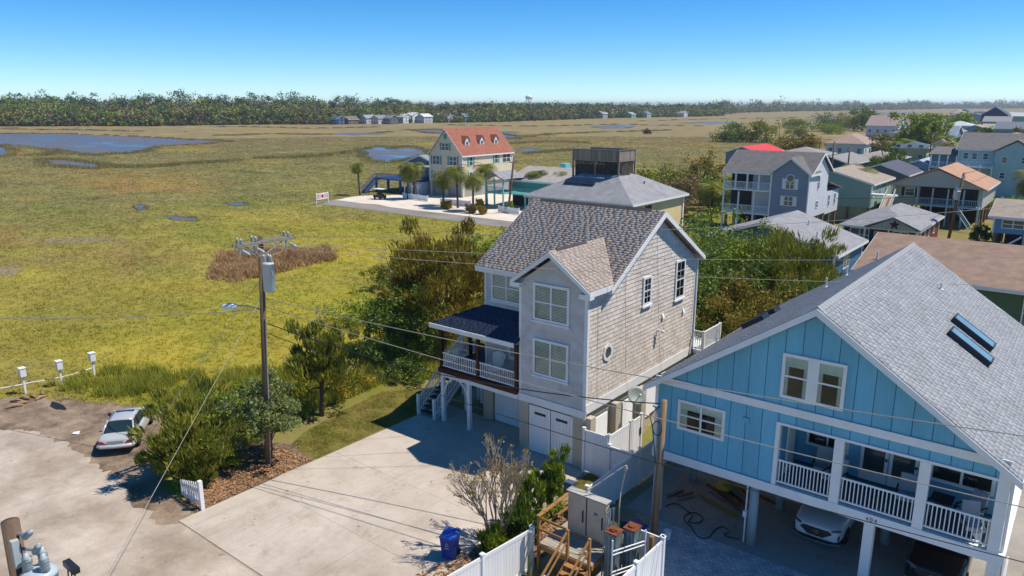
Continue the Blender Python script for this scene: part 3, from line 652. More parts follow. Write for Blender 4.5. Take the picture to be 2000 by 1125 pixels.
# windows
window(H, 'F', TB - .015, -21.12, -18.98, 7.17, 9.07, 2, 2, trim=.13, depth=.08)
window(H, 'F', TB - .015, -21.12, -18.98, 4.32, 6.24, 2, 2, trim=.13, depth=.08)
window(H, 'F', TM - .015, -25.42, -22.35, 7.08, 8.72, 3, 2, trim=.12, depth=.07)
window(H, 'F', TM - .015, -24.2, -22.2, 4.0, 5.75, 2, 2, trim=.12, depth=.07)
window(H, 'R', S1 + .03, 33.62, 34.52, 7.22, 8.78, 1, 2, trim=.13, muntin=2, blind=False, depth=.07)
window(H, 'R', S1 + .03, 37.35, 38.5, 6.78, 9.05, 1, 2, trim=.13, muntin=2, blind=False, depth=.07)
oc = MB(); c0 = Vector((S1 + .03, 30.27, 5.6))
oc.lathe(c0, [(.46, 0), (.46, .06), (.30, .06), (.30, .005)], 8, (1, 0, 0)); ow = obj('porthole_window', oc, WHITE, H)
obj('pane', MB().lathe(c0 + Vector((.02, 0, 0)), [(.31, 0), (.31, .012)], 8, (1, 0, 0)), M('dark_pane', (0.05, .07, .075), .08, .1, 1, spec=.8), ow)
for t, zz in ((36.05, 6.2), (38.6, 5.95)): obj('vent_hood', MB().prism([(S1 + .03, t - .1, zz - .12), (S1 + .14, t - .1, zz - .14), (S1 + .03, t - .1, zz + .12)], (0, .2, 0)), WHITE, H)
obj('flood_light', MB().tube((S1 + .03, 35.5, 5.5), (S1 + .3, 35.5, 5.45), .05).tube((S1 + .28, 35.5, 5.5), (S1 + .42, 35.6, 5.38), .09, .06), WHITE, H)
obj('conduit', MB().tube((S1 + .05, 35.2, 5.3), (S1 + .05, 35.15, 4.5), .03), GREYMETAL, H)
obj('downspout', MB().box(S1 + .05, S1 + .14, 40.05, 40.14, 3, 8.8), WHITE, H)
# porch
pd = obj('porch_deck', MB().box(-27.62, -22.06, 28.18, TM - .06, 2.98, 3.24).box(-27.62, S0 - .04, TM - .06, 33.0, 2.98, 3.24), OXBLOOD, H)
obj('beam', MB().box(-27.5, -22.06, 28.3, 28.5, 2.70, 2.979).box(-27.5, -27.3, 28.5, 32.9, 2.70, 2.979), WHITE, H)
for x, y in ((-27.45, 28.33), (-24.76, 28.33), (-22.16, 28.33), (-27.45, 30.7), (-27.45, 32.8)): obj('porch_post', MB().box(x - .09, x + .09, y - .09, y + .09, 3.24, 5.66), OXBLOOD, H)
for x, y in ((-27.45, 28.4), (-25.5, 28.4), (-27.4, 30.3), (-27.4, 31.7), (-25.9 - .2, 32.8)):
    obj('support_post', MB().box(x - .1, x + .1, y - .1, y + .1, 0.008, 2.699), WHITE, H)
for x, sg in ((-25.6, -1), (-27.35, 1)):
    obj('arched_brace', MB().path([(x, 28.4, 1.75), (x + sg * .08, 28.4, 2.1), (x + sg * .28, 28.4, 2.42), (x + sg * .62, 28.4, 2.69)], .06, 6), WHITE, H)
railing(H, (-27.36, 28.33, 0), (-24.85, 28.33, 0), 3.34, 4.16, WHITE); railing(H, (-24.67, 28.33, 0), (-22.25, 28.33, 0), 3.34, 4.16, WHITE)
railing(H, (-27.45, 28.43, 0), (-27.45, 30.6, 0), 3.34, 4.16, WHITE); railing(H, (-26.0, 32.95, 0), (-27.3, 32.95, 0), 3.34, 4.16, WHITE)
A = [(-27.85, 27.9, 5.86), (-21.98, 27.9, 5.86), (-21.98, TM - .02, 6.72), (-25.9, TM - .02, 6.72), (-25.9, 33.2, 6.72), (-27.85, 33.2, 5.86)]
pr = MB(); n6 = [(x, y, z - .14) for x, y, z in A]; pr.add(A + n6, [(0, 1, 2, 3), (0, 3, 4, 5), (9, 8, 7, 6), (11, 10, 9, 6), (0, 6, 7, 1), (1, 7, 8, 2), (0, 5, 11, 6), (5, 4, 10, 11), (2, 8, 9, 3), (3, 9, 10, 4)])
prf = obj('porch_roof', pr, NAVYR, H)
dsl = math.hypot(2.38, .86)
shingle_slope(prf, A[0], (1, 0, 0), (0, 2.38, .86), 5.87, dsl, NAVYR, seed=11, clip=lambda x, y: x > y * 1.95 / dsl)
shingle_slope(prf, A[5], (0, -1, 0), (1.95, 0, .86), 5.3, math.hypot(1.95, .86), NAVYR, seed=12, clip=lambda x, y: x < 5.3 - y * 2.38 / 2.13)
obj('fascia', MB().box(-27.9, -21.98, 27.84, 27.898, 5.62, 5.86).box(-27.9, -27.852, 27.9, 33.2, 5.62, 5.86), WHITE, prf)
obj('porch_ceiling', MB().box(-27.5, -22.1, 28.24, TM - .06, 5.67, 5.71), WHITE, H)
# stairs up the side
TREAD = M('dark_tread', '3b332e', .8, .2, 4)
st = obj('stair', MB().prism([(-29.25, 28.15, .02), (-29.25, 32.0, 2.95), (-29.25, 32.0, 2.68), (-29.25, 28.5, .02)], (.06, 0, 0)).prism([(-27.98, 28.15, .02), (-27.98, 32.0, 2.95), (-27.98, 32.0, 2.68), (-27.98, 28.5, .02)], (.06, 0, 0)), WHITE, H)
tm_ = mesh_of(MB().box(-29.18, -27.99, -.15, .15, -.04, 0), 'tread', TREAD)
repeat('tread', tm_, TREAD, st, [(0, 28.35 + i * .265, .22 + i * .205) for i in range(14)])
obj('stair_landing', MB().box(-29.25, -27.63, 32.0, 33.0, 2.98, 3.22), OXBLOOD, H)
for x in (-29.22, -27.95):
    railing(H, (x, 28.2, .1), (x, 31.9, 2.95), .12, .98, WHITE, name='stair_railing'); obj('newel_post', MB().box(x - .07, x + .07, 28.05, 28.19, 0, 1.25), WHITE, H)
    obj('newel_post', MB().box(x - .06, x + .06, 31.92, 32.04, 0.0, 4.2), WHITE, H)
# rear deck corner
obj('rear_deck', MB().box(-19.6, -17.2, 40.05, 42.6, 3.0, 3.2), WHITE, H); railing(H, (-17.25, 40.1, 0), (-17.25, 42.5, 0), 3.3, 4.4, WHITE); railing(H, (-17.95, 40.1, 0), (-17.3, 40.1, 0), 3.3, 4.4, WHITE)
for y in (40.15, 42.5): obj('deck_post', MB().box(-17.35, -17.2, y - .07, y + .07, 0, 4.42), WHITE, H)
# adirondack chair on the porch
def porch_chair(x, y, zf, label, rot=0.0):
    c = thing('porch_chair', (x, y, zf), label, 'chair'); P = lambda a, b, z: (x + a * math.cos(rot) - b * math.sin(rot), y + a * math.sin(rot) + b * math.cos(rot), zf + z)
    for i in range(7):
        f = (i - 3) / 3; obj('back_slat', MB().prism([P(f * .2 - .04, .3, .3), P(f * .2 + .04, .3, .3), P(f * .36 + .05, .62, 1.15 - .14 * f * f), P(f * .36 - .05, .62, 1.15 - .14 * f * f)], (0, .02, 0)), WHITE, c)
    for i in range(5): b = -.3 + i * .14; obj('seat_slat', MB().prism([P(-.3, b, .36 - i * .02), P(.3, b, .36 - i * .02), P(.3, b + .11, .35 - i * .02), P(-.3, b + .11, .35 - i * .02)], (0, 0, .02)), WHITE, c)
    for sx in (-.36, .36):
        obj('arm', MB().prism([P(sx - .06, -.35, .55), P(sx + .06, -.35, .55), P(sx + .06, .4, .55), P(sx - .06, .4, .55)], (0, 0, .025)), WHITE, c)
        obj('leg', MB().prism([P(sx - .02, -.3, 0.005), P(sx + .02, -.3, 0.005), P(sx + .02, -.2, 0.005), P(sx - .02, -.2, 0.005)], (0, 0, .545)), WHITE, c)
        obj('leg', MB().prism([P(sx - .02, .3, 0.005), P(sx + .02, .3, 0.005), P(sx + .02, .4, 0.005), P(sx - .02, .4, 0.005)], (0, 0, .545)), WHITE, c)
porch_chair(-24.35, 29.2, 3.245, 'white fan backed wooden chair on the oxblood porch', .25)
# satellite dish beside the house
sd = thing('satellite_dish', (-17.5, 32.45, 0), 'round pale satellite dish on a post beside the shingled house', 'satellite dish')
obj('post', MB().tube((-17.5, 32.45, 0), (-17.5, 32.45, 2.55), .05), GREYMETAL, sd)
dsh = MB(); dsh.lathe((-17.42, 32.38, 2.75), [(.02, 0), (.2, .02), (.38, .07), (.5, .14), (.5, .16), (.36, .10), (.02, .03)], 18, (.62, -.55, .56)); obj('dish', dsh, M('dish_grey', '8f9791', .5, .05), sd, True)
obj('feed_arm', MB().tube((-17.4, 32.35, 2.5), (-16.95, 31.95, 3.05), .025).tube((-16.99, 31.98, 3.0), (-16.9, 31.9, 3.12), .06), GREYMETAL, sd)
# ================================================================ VINYL FENCES
def vinyl_fence(name, p0, p1, h, label, group=None, nb=None, bw=.16, posts=True, gate=False):
    p0, p1 = Vector((*p0, 0)), Vector((*p1, 0)); d = p1 - p0; Ln = d.length; U = d / Ln; Nn = Vector((U.y, -U.x, 0))
    f = thing(name, p0, label, 'gate' if gate else 'fence', group); n = nb or max(1, round(Ln / bw)); w = Ln / n
    pm = MB(); pm.obox((0, 0, 0), U, Nn, .006, w - .006, -.014, .014, 0, h - .24); me = mesh_of(pm, 'board', VINYL)
    obj('backing', MB().obox(p0, U, Nn, .02, Ln - .02, -.006, .006, .1, h - .1), VINYL, f)
    repeat('board', me, VINYL, f, [p0 + U * (i * w) + Vector((0, 0, .12)) for i in range(n)])
    for a, b in ((.05, .17), (h - .14, h)): obj('rail', MB().obox(p0, U, Nn, 0, Ln, -.03, .03, a, b), VINYL, f)
    k = max(1, round(Ln / 2.4))
    for i in range(k + 1) if posts else ():
        q = p0 + U * (Ln * i / k); obj('post', MB().box(q.x - .065, q.x + .065, q.y - .065, q.y + .065, -.05, h + .08).prism([(q.x - .085, q.y - .085, h + .08), (q.x + .085, q.y - .085, h + .08), (q.x + .085, q.y + .085, h + .08), (q.x - .085, q.y + .085, h + .08)], (0, 0, .035)), VINYL, f)
    if gate: obj('latch', MB().obox(p1, U, Nn, -.16, -.05, .03, .07, h * .55, h * .72), BLACK, f)
    return f
vinyl_fence('vinyl_fence', (-17.95, 28.3), (-16.65, 28.3), 2.2, 'tall white vinyl panel joining the shingled house front corner', nb=5)
vinyl_fence('vinyl_fence', (-16.6, 28.36), (-16.6, 30.4), 2.2, 'tall sunlit white enclosure wall beside the shingled house', nb=8)
vinyl_fence('enclosure_gate', (-16.6, 30.5), (-16.6, 31.5), 2.2, 'narrow sunlit white gate with a black latch beside the enclosure', nb=4, gate=True)
vinyl_fence('garden_gate', (-16.52, 28.3), (-15.32, 28.3), 1.75, 'low shaded white gate between the enclosure and the side fence', nb=6, gate=True)
vinyl_fence('vinyl_fence', (-15.2, 24.3), (-15.2, 38), 1.75, 'long white vinyl fence along the alley between the two houses')
vinyl_fence('vinyl_fence', (-15.72, 15.2), (-15.12, 20.3), 1.8, 'white vinyl fence in front of the wooden utility platform', bw=.15)
vinyl_fence('vinyl_fence', (-10.85, 22.75), (-10.9, 18.8), 1.8, 'short white vinyl fence beside the leaning service pole', bw=.15)
vinyl_fence('vinyl_fence', (-12.0, 22.8), (-10.9, 22.8), 1.8, 'white vinyl return panel behind the leaning service pole', bw=.15)
# ================================================================ THE BLUE HOUSE
BLUE = M('blue_siding', '6aaec8', .65, .09, .7, orand=.05, streak=(1.5, 1.5, .25))
BLUED = M('blue_seam', '2a6383', .7, .1)
ROOFG = M('light_grey_shingles', '999ba0', .95, .1, .8, island=.10)
B = thing('blue_house', (-7.3, 35, 0), 'large blue board sided beach house on round white pilings with light grey roof', 'house')
b0, b1, bt, be, bz0, bz1, bap = -13.55, -1.0, 27.0, 42.4, 3.05, 6.1, 10.2
bs = (b0 + b1) / 2
hw = b1 - bs
obj('wall', MB().prism([(b0, bt + .02, bz1), (b1, bt + .02, bz1), (bs, bt + .02, bap)], (0, be - bt - .04, 0)), BLUED, B)
PB = (-8.3, -1.15)   # porch opening
obj('wall', MB().box(b0, PB[0] - .12, bt + .02, be - .02, 2.95, bz1 - .001), BLUED, B)
obj('wall', MB().box(PB[0] - .119, b1, 29.6, be - .02, 2.95, bz1 - .001), BLUE, B)
obj('wall', MB().box(PB[0] - .119, b1, bt + .02, 29.599, 5.62, bz1 - .001), BLUED, B)
obj('side_wall', MB().box(b1 + .001, b1 + .02, 29.6, be, 2.95, bz1), BLUE, B)
pw = .64
def rake(s): return bap - (bap - bz1) * abs(s - bs) / hw - .08
s = b0 + .06
while s < b1 - .05:
    a, c = s, min(s + pw, b1 - .03); s += pw
    if rake((a + c) / 2) > 6.55:
        pts = [(a, 6.42), (c, 6.42), (c, max(6.43, rake(c))), (a, max(6.43, rake(a)))]
        if a < bs < c: pts = [(a, 6.42), (c, 6.42), (c, rake(c)), (bs, rake(bs)), (a, rake(a))]
        obj('panel', MB().prism([(x + (.012 if x == a else -.012 if x == c else 0), bt + .019, z) for x, z in pts], (0, -.022, 0)), BLUE, B)
    if c < PB[0] - .12: obj('panel', MB().box(a + .012, c - .012, bt - .003, bt + .019, 3.12, 6.09), BLUE, B)
    elif a < PB[0] - .12:
        obj('panel', MB().box(a + .012, PB[0] - .13, bt - .003, bt + .019, 3.12, 6.09), BLUE, B)
        obj('panel', MB().box(PB[0] - .12, c - .012, bt - .003, bt + .019, 5.72, 6.09), BLUE, B)
    else: obj('panel', MB().box(a + .012, c - .012, bt - .003, bt + .019, 5.72, 6.09), BLUE, B)
obj('band_board', MB().box(b0 - .05, b1 + .05, bt - .06, bt - .004, 6.1, 6.41), WHITE, B)
obj('sill_beam', MB().box(b0 - .05, b1 + .3, bt - .08, bt + .2, 2.72, 3.1), WHITE, B)
obj('side_beam', MB().box(b0 - .05, b0 + .2, bt + .21, be, 2.72, 2.949), WHITE, B); obj('side_beam', MB().box(b1 - .2, b1 + .3, bt + .21, be, 2.72, 2.949), WHITE, B)
obj('floor', MB().box(b0 + .21, b1 - .21, bt + .21, be, 2.78, 2.948), M('underfloor', '6f6f6c', .9), B)
obj('corner_board', MB().box(b0 - .03, b0 + .1, bt - .05, bt - .004, 3.1, 6.1), WHITE, B); obj('corner_post', MB().box(b1 - .22, b1 + .12, bt - .07, bt + .22, 3.101, 6.09), WHITE, B)
brf = gable_roof(B, 't', 26.6, 42.9, bs, hw + .42, 5.98, 10.5, .16, ROOFG)
bl = math.hypot(hw + .42, 4.52)
shingle_slope(brf, (b1 + .42, 26.6, 5.98), (0, 1, 0), (-(hw + .42), 0, 4.52), 16.3, bl, ROOFG, seed=21, th=.012, ch=.16, cw=.33)
shingle_slope(brf, (b0 - .42, 26.6, 5.98), (0, 1, 0), (hw + .42, 0, 4.52), 16.3, bl, ROOFG, seed=22, th=.003, ch=.16, cw=.33)
cap = mesh_of(MB().prism([(-.17, 0, -.115), (0, 0, .03), (.17, 0, -.115), (.15, 0, -.13), (0, 0, .0), (-.15, 0, -.13)], (0, .30, 0)), 'ridge_cap', ROOFG)
repeat('ridge_cap', cap, ROOFG, brf, [(bs, 26.62 + i * .325, 10.52) for i in range(50)])
def skylight(root, side, y, q0, q1, wy):
    """shade-toned curb and glass tinted with sky reflection on the slope; q = distance down from ridge (horizontal)"""
    sg = 1 if side == 'R' else -1; k = 4.52 / (hw + .42); Vd = Vector((sg, 0, -k)).normalized(); Nn = Vector((sg * k, 0, 1)).normalized()
    o = Vector((bs + sg * q0, y, 10.5 - k * q0)); Lq = (q1 - q0) * math.hypot(1, k); U = Vector((0, 1, 0)); b = MB()
    for u0, u1, a, c in ((0, wy, 0, .07), (0, wy, Lq - .07, Lq), (0, .07, .07, Lq - .07), (wy - .07, wy, .07, Lq - .07)): b.obox(o, U, Nn, u0, u1, 0, .24, a, c, w=Vd)
    f = obj('skylight', b, M('shaded_skylight_curb', '1d2c3d', .5, .1), root)  # dark navy carries the shadow on the curb's near side
    q = MB(); q.obox(o, U, Nn, .07, wy - .07, .20, .23, .07, Lq - .07, w=Vd); obj('pane', q, M('sky_tinted_glass', (0.17, .28, .34), .08, .1, .5, spec=1.0), f)  # pale blue base stands for the sky reflected in the glass
skylight(brf, 'R', 35.7, 3.0, 4.6, .82); skylight(brf, 'R', 33.8, 3.15, 4.75, .82)
skylight(brf, 'L', 34.6, 4.6, 5.6, .8); skylight(brf, 'L', 36.2, 4.6, 5.6, .8)
for x, y, hgt in ((-5.2, 38.8, .35), (-9.9, 40.9, .5), (-10.2, 38.4, .5)):
    zz = 10.5 - 4.52 / (hw + .42) * abs(x - bs); obj('vent_pipe', MB().tube((x, y, zz - .05), (x, y, zz + hgt), .05).lathe((x, y, zz), [(.12, 0), (.06, .1)], 10), WHITE, brf)
window(B, 'F', bt - .003, -12.52, -10.46, 4.28, 5.6, 2, 2, trim=.12, blind=False, depth=.06, sill=False, curtain=True)
window(B, 'F', bt - .003, -8.42, -7.36, 6.74, 8.5, 1, 2, trim=.12, blind=False, depth=.06, sill=False, curtain=True); window(B, 'F', bt - .003, -7.2, -6.14, 6.74, 8.5, 1, 2, trim=.12, blind=False, depth=.06, sill=False, curtain=True)
obj('mullion', MB().box(-7.37, -7.19, bt - .05, bt - .004, 6.74, 8.5), WHITE, B)
obj('vent_hood', MB().box(-9.75, -9.5, bt - .07, bt - .004, 5.35, 5.55), BLUE, B)
# recessed porch
obj('porch_trim', MB().box(PB[0] - .14, PB[0] + .02, bt - .05, bt + .2, 3.1, 5.62).box(PB[0] - .14, b1 - .22, bt - .05, bt + .2, 5.62, 5.719), WHITE, B)
obj('porch_floor', MB().box(PB[0] - .1, b1, bt + .21, 29.599, 2.95, 3.12), M('porch_boards', '55606c', .7, .15, 3, streak=(1, 6, 1)), B)
obj('side_wall', MB().box(PB[0] - .117, PB[0] - .02, bt + .21, 29.59, 3.13, 5.6), BLUE, B)
for x in (-6.12, -3.32): obj('porch_column', MB().box(x - .17, x + .17, bt - .06, bt + .2, 2.98, 5.62), WHITE, B)
railing(B, (-8.26, bt + .05, 0), (-6.3, bt + .05, 0), 3.22, 4.18, WHITE); railing(B, (-5.94, bt + .05, 0), (-3.5, bt + .05, 0), 3.22, 4.18, WHITE); railing(B, (-3.14, bt + .05, 0), (-1.23, bt + .05, 0), 3.22, 4.18, WHITE)
railing(B, (b1 + .05, bt + .24, 0), (b1 + .05, 29.5, 0), 3.22, 4.18, WHITE)
window(B, 'F', 29.598, -8.0, -6.35, 3.95, 5.4, 2, 1, trim=.1, blind=False, sill=False); window(B, 'F', 29.598, -3.5, -1.4, 3.85, 5.3, 2, 1, trim=.12, blind=False, sill=False)
for x in (-5.9, -4.86):
    fd = obj('french_door', MB().box(x, x + .12, 29.55, 29.597, 3.13, 5.25).box(x + .88, x + 1.0, 29.55, 29.597, 3.13, 5.25).box(x + .12, x + .88, 29.55, 29.597, 3.13, 3.5).box(x + .12, x + .88, 29.55, 29.597, 5.1, 5.25), WHITE, B)
    obj('pane', MB().box(x + .12, x + .88, 29.575, 29.59, 3.5, 5.1), MATS['dark_pane'], fd); obj('door_handle', MB().box(x + .9, x + .98, 29.5, 29.55, 4.1, 4.2), BLACK, fd)
obj('side_door', MB().box(PB[0] - .019, PB[0] + .03, 28.1, 28.95, 3.13, 5.2), WHITE, B)
PIL = M('white_piling', '9aa9ad', .7, .08, 1.2, streak=(1, 1, .3))
for x in (-13.3, -9.15, -4.85, -1.0):
    for y in (27.3, 30.75, 35.5, 41.5):
        if y == 27.3 and x in (-4.85, -1.0): obj('square_piling', MB().box(x - .17, x + .17, y - .17, y + .17, 0.006, 2.719), WHITE, B)
        elif not (y == 27.3 and x == -13.3): obj('piling', MB().tube((x, y, .006), (x, y, 2.779), .19, .18, 16), PIL, B, True)
obj('square_piling', MB().box(-13.5, -13.25, 27.15, 27.4, .006, 2.719), WHITE, B)
for x, sg in ((-13.1, 1), (-9.3, -1), (-8.9, 1)): obj('knee_brace', MB().tube((x, 30.75, 1.75), (x + sg * .95, 30.75, 2.76), .07, .07, 6), WHITE, B)
obj('conduit', MB().tube((-9.42, 27.22, .02), (-9.42, 27.22, 2.72), .035).box(-9.5, -9.36, 27.1, 27.25, 1.2, 1.45), WHITE, B)
tx = bpy.data.curves.new('house_number', 'FONT'); tx.body = '404'; tx.size = .21; tx.extrude = .008; tx.space_character = 1.35
to = bpy.data.objects.new('tmp', tx); COL.objects.link(to); bpy.context.view_layer.update()
me = bpy.data.meshes.new_from_object(to.evaluated_get(bpy.context.evaluated_depsgraph_get())); bpy.data.objects.remove(to)
me.transform(Matrix.Rotation(R(90), 4, 'X')); me.materials.clear(); me.materials.append(M('bronze_numerals', '4a4038', .5, .1))
o = link('house_number', me, None, B, Vector((-4.95, bt - .085, 2.84)) - org(B)); ORG[o.name] = org(B)
obj('outer_stair', MB().prism([(-.65, 27.2, 3.0), (-.65, 23.6, .1), (-.65, 23.6, .02), (-.65, 24.0, .02), (-.65, 27.2, 2.75)], (.06, 0, 0)).prism([(.3, 27.2, 3.0), (.3, 23.6, .1), (.3, 23.6, .02), (.3, 24.0, .02), (.3, 27.2, 2.75)], (.06, 0, 0)), WHITE, B)
obj('downspout', MB().box(b1 + .13, b1 + .23, bt + .1, bt + .2, .02, 5.9), WHITE, B)
# ================================================================ VEGETATION
BARK = M('bark', '5d5146', .9, .25, 5, streak=(4, 4, .8), bump=.4)
DEADW = M('dead_wood', '8c8378', .9, .2, 4)
def leafmat(name, a, b, tint): return M(name, a, .55, .15, .7, alt=b, island=.28, tint=tint, trans=.28, spec=.3)
LEAF = {
 'cedar': leafmat('cedar_foliage', (0.142, 0.181, 0.025), (0.242, 0.252, 0.036), (1.9, 1.6, 1.2)),
 'bronze': leafmat('bronze_foliage', (0.135, 0.142, 0.018), (0.27, 0.215, 0.03), (1.7, 1.35, 1.1)),
 'green': leafmat('green_foliage', (0.145, 0.213, 0.021), (0.255, 0.316, 0.034), (1.7, 1.6, 1.2)),
 'silver': leafmat('silvery_foliage', (0.15, 0.20, 0.06), (0.26, 0.30, 0.11), (1.5, 1.45, 1.2)),
 'dark': leafmat('dark_foliage', (0.073, 0.126, 0.022), (0.147, 0.209, 0.034), (1.8, 1.7, 1.2)),
 'yellow': leafmat('yellow_foliage', (0.295, 0.248, 0.031), (0.403, 0.310, 0.031), (1.3, 1.2, 1.0)),
 'brown': leafmat('brown_foliage', (0.186, 0.139, 0.070), (0.264, 0.202, 0.093), (1.5, 1.4, 1.2)),
 'palm': leafmat('palm_foliage', (0.11, 0.165, 0.025), (0.22, 0.235, 0.035), (1.7, 1.4, 1.0)),
}
def sphere_pts(n, r): v = r.normal(0, 1, (n, 3)); return v / np.linalg.norm(v, axis=1)[:, None]
def leaves(cent, crad, per, size, r, style='broad', axis=None, flat_=.8):
    """quads scattered in clumps; cent (k,3), crad (k,); style cedar = long sprays turned outward and up"""
    k = len(cent); n = k * per; ci = np.repeat(np.arange(k), per); d = sphere_pts(n, r) * (r.random(n) ** .45)[:, None] * crad[ci][:, None]; d[:, 2] *= flat_
    p = cent[ci] + d; out = p - (axis if axis is not None else cent.mean(0)); out /= np.linalg.norm(out, axis=1)[:, None] + 1e-6
    if style == 'cedar':
        dr = out * .8 + np.array([0, 0, .75]) + r.normal(0, .45, (n, 3)); dr /= np.linalg.norm(dr, axis=1)[:, None]; L_, W_ = 2.4 * size, .42 * size
    else:
        dr = sphere_pts(n, r) + out * .5; dr /= np.linalg.norm(dr, axis=1)[:, None]; L_, W_ = 1.1 * size, .62 * size
    sd = np.cross(dr, sphere_pts(n, r)); sd /= np.linalg.norm(sd, axis=1)[:, None] + 1e-6
    s = r.uniform(.65, 1.35, n)[:, None]; V = np.zeros((n, 4, 3))
    V[:, 0] = p - dr * L_ * .5 * s; V[:, 1] = p + sd * W_ * .5 * s - dr * .05 * L_; V[:, 2] = p + dr * L_ * .5 * s; V[:, 3] = p - sd * W_ * .5 * s - dr * .05 * L_
    return V.reshape(-1, 3), np.repeat(np.clip(r.beta(1.3, 2.4, k), 0, 1), per) * r.uniform(.7, 1.3, n)
def crown_clumps(c, rad, k, r, lump=.35, hollow=.25, low=-.7):
    u = sphere_pts(k * 3, r); u = u[u[:, 2] > low][:k]; ph = r.uniform(0, 6.28, 6)
    f = 1 + lump * (np.sin(3 * np.arctan2(u[:, 1], u[:, 0]) + ph[0]) * .5 + np.sin(5 * u[:, 2] + 2 * u[:, 0] + ph[1]) * .5 + .6 * np.sin(7 * u[:, 0] + 4 * u[:, 1] + ph[2]))
    q = hollow + (1 - hollow) * r.random(len(u)) ** .5
    return np.array(c) + u * np.array(rad) * (f * q)[:, None]
def branches(b, base, targets, r0, r, nseg=4, start=.25):
    base = Vector(base); top = Vector(np.mean(targets, 0)); mid = base.lerp(top, .55) + Vector((r.normal(0, .12), r.normal(0, .12), 0)) * (top - base).length * .3
    main = [base, base.lerp(mid, .5) + Vector((r.normal(0, .05), r.normal(0, .05), 0)), mid, mid.lerp(top, .9)]
    b.path(main, [r0, r0 * .8, r0 * .6, r0 * .3], 8)
    for t in targets:
        t = Vector(t); f = start + .65 * r.random(); a = base.lerp(mid, f / .55) if f < .55 else mid.lerp(top, (f - .55) / .45 * .9)
        m_ = a.lerp(t, .5) + Vector((r.normal(0, .08), r.normal(0, .08), .12)) * (t - a).length
        b.path([a, a.lerp(m_, .6), m_, t], [r0 * .38, r0 * .28, r0 * .18, r0 * .06], 5)
def tree(name, label, loc, h, rad, style, leaf, k=70, per=70, size=.17, clump=.28, seed=0, trunk=.14, cz=.6, group=None, lump=.35, low=-.75, cat='tree', nbr=14, flat_=.8, off=(0, 0)):
    r = np.random.default_rng(seed); x, y = loc[0], loc[1]; t = thing(name, (x, y, -.05), label, cat, group)
    c = (x + off[0], y + off[1], h * cz); rz = h * (1 - cz); cl = crown_clumps(c, (rad, rad, rz), k, r, lump, low=low); cl[:, 2] = np.maximum(cl[:, 2], h * .06)
    b = MB(); sel = cl[r.choice(len(cl), min(nbr, len(cl)), False)]; branches(b, (x, y, -.06), sel, trunk, r); obj('trunk', b, BARK, t, True)
    V, ti = leaves(cl, r.uniform(.6, 1.25, len(cl)) * clump * rad, per, size, r, style, np.array([c[0], c[1], h * cz * .55]), flat_)
    V[:, 2] = np.maximum(V[:, 2], .02)
    o = link('crown', np_mesh('crown', V - np.array([x, y, -.05]), 4, LEAF[leaf], ti), None, t); ORG[o.name] = org(t); o['kind'] = 'stuff'; return t
# --- near the driveway and the marsh edge
tree('juniper_shrub', 'broad dark juniper shrub spreading over the parked silver sedan', (-32.3, 15.9), 3.9, 1.9, 'cedar', 'cedar', 100, 110, .17, .24, 1, .13, .52, lump=.45)
tree('juniper_shrub', 'low green juniper shrub spilling beside the white picket panel', (-31.6, 15.9), 1.5, .9, 'cedar', 'green', 50, 80, .13, .28, 2, .08, .5)
tree('myrtle_shrub', 'silvery green shrub wrapped round the foot of the transformer pole', (-31.2, 19.5), 4.3, 1.65, 'broad', 'silver', 80, 110, .15, .27, 3, .1, .62, lump=.4, low=-.85)
tree('juniper_tree', 'leaning juniper tree with upright sprays at the edge of the lawn', (-33.5, 24.5), 4.8, 2.1, 'cedar', 'cedar', 80, 95, .2, .24, 4, .16, .62, lump=.55, off=(-.4, .3))
tree('wax_myrtle', 'tall bronze green tree pressed against the porch side of the shingled house', (-36.2, 37.6), 9.2, 4.3, 'cedar', 'bronze', 150, 120, .2, .19, 5, .25, .56, lump=.35, low=-.9)
tree('wax_myrtle', 'dark evergreen tree below the tall bronze green tree', (-36.9, 34.4), 5.2, 2.9, 'broad', 'dark', 100, 90, .19, .24, 6, .18, .5, low=-.9)
tree('wax_myrtle', 'bright green tree showing behind the left end of the brown roof', (-37.5, 45.5), 7.4, 3.2, 'broad', 'green', 100, 90, .2, .24, 7, .18, .58)
tree('marsh_shrub', 'low bright green shrubs in the marsh behind the dark evergreen', (-46.0, 39.0), 1.9, 2.9, 'broad', 'green', 60, 70, .17, .26, 8, .06, .42, cat='shrub')
tree('marsh_shrub', 'dark shrub under a bare dead snag out in the marsh', (-53.0, 47.5), 2.6, 1.9, 'broad', 'cedar', 50, 70, .18, .3, 9, .08, .5, cat='shrub')
tree('marsh_shrub', 'bright green bush rooted between the weeds and the silver sedan', (-37.2, 21.2), 1.8, 1.6, 'broad', 'green', 50, 80, .13, .28, 10, .06, .45, cat='shrub')
tree('marsh_shrub', 'yellowish low bush beside the juniper on the lawn edge', (-35.3, 27.8), 1.5, 1.6, 'broad', 'yellow', 36, 70, .12, .3, 11, .06, .45, cat='shrub')
tree('marsh_shrub', 'green bush at the foot of the dark evergreen by the porch stairs', (-34.0, 31.6), 1.5, 1.5, 'broad', 'dark', 40, 70, .13, .3, 12, .06, .45, cat='shrub')
tree('marsh_shrub', 'small green bush between the pole shrub and the broad juniper', (-32.8, 17.6), 1.5, 1.0, 'broad', 'green', 36, 70, .12, .3, 13, .06, .45, cat='shrub')
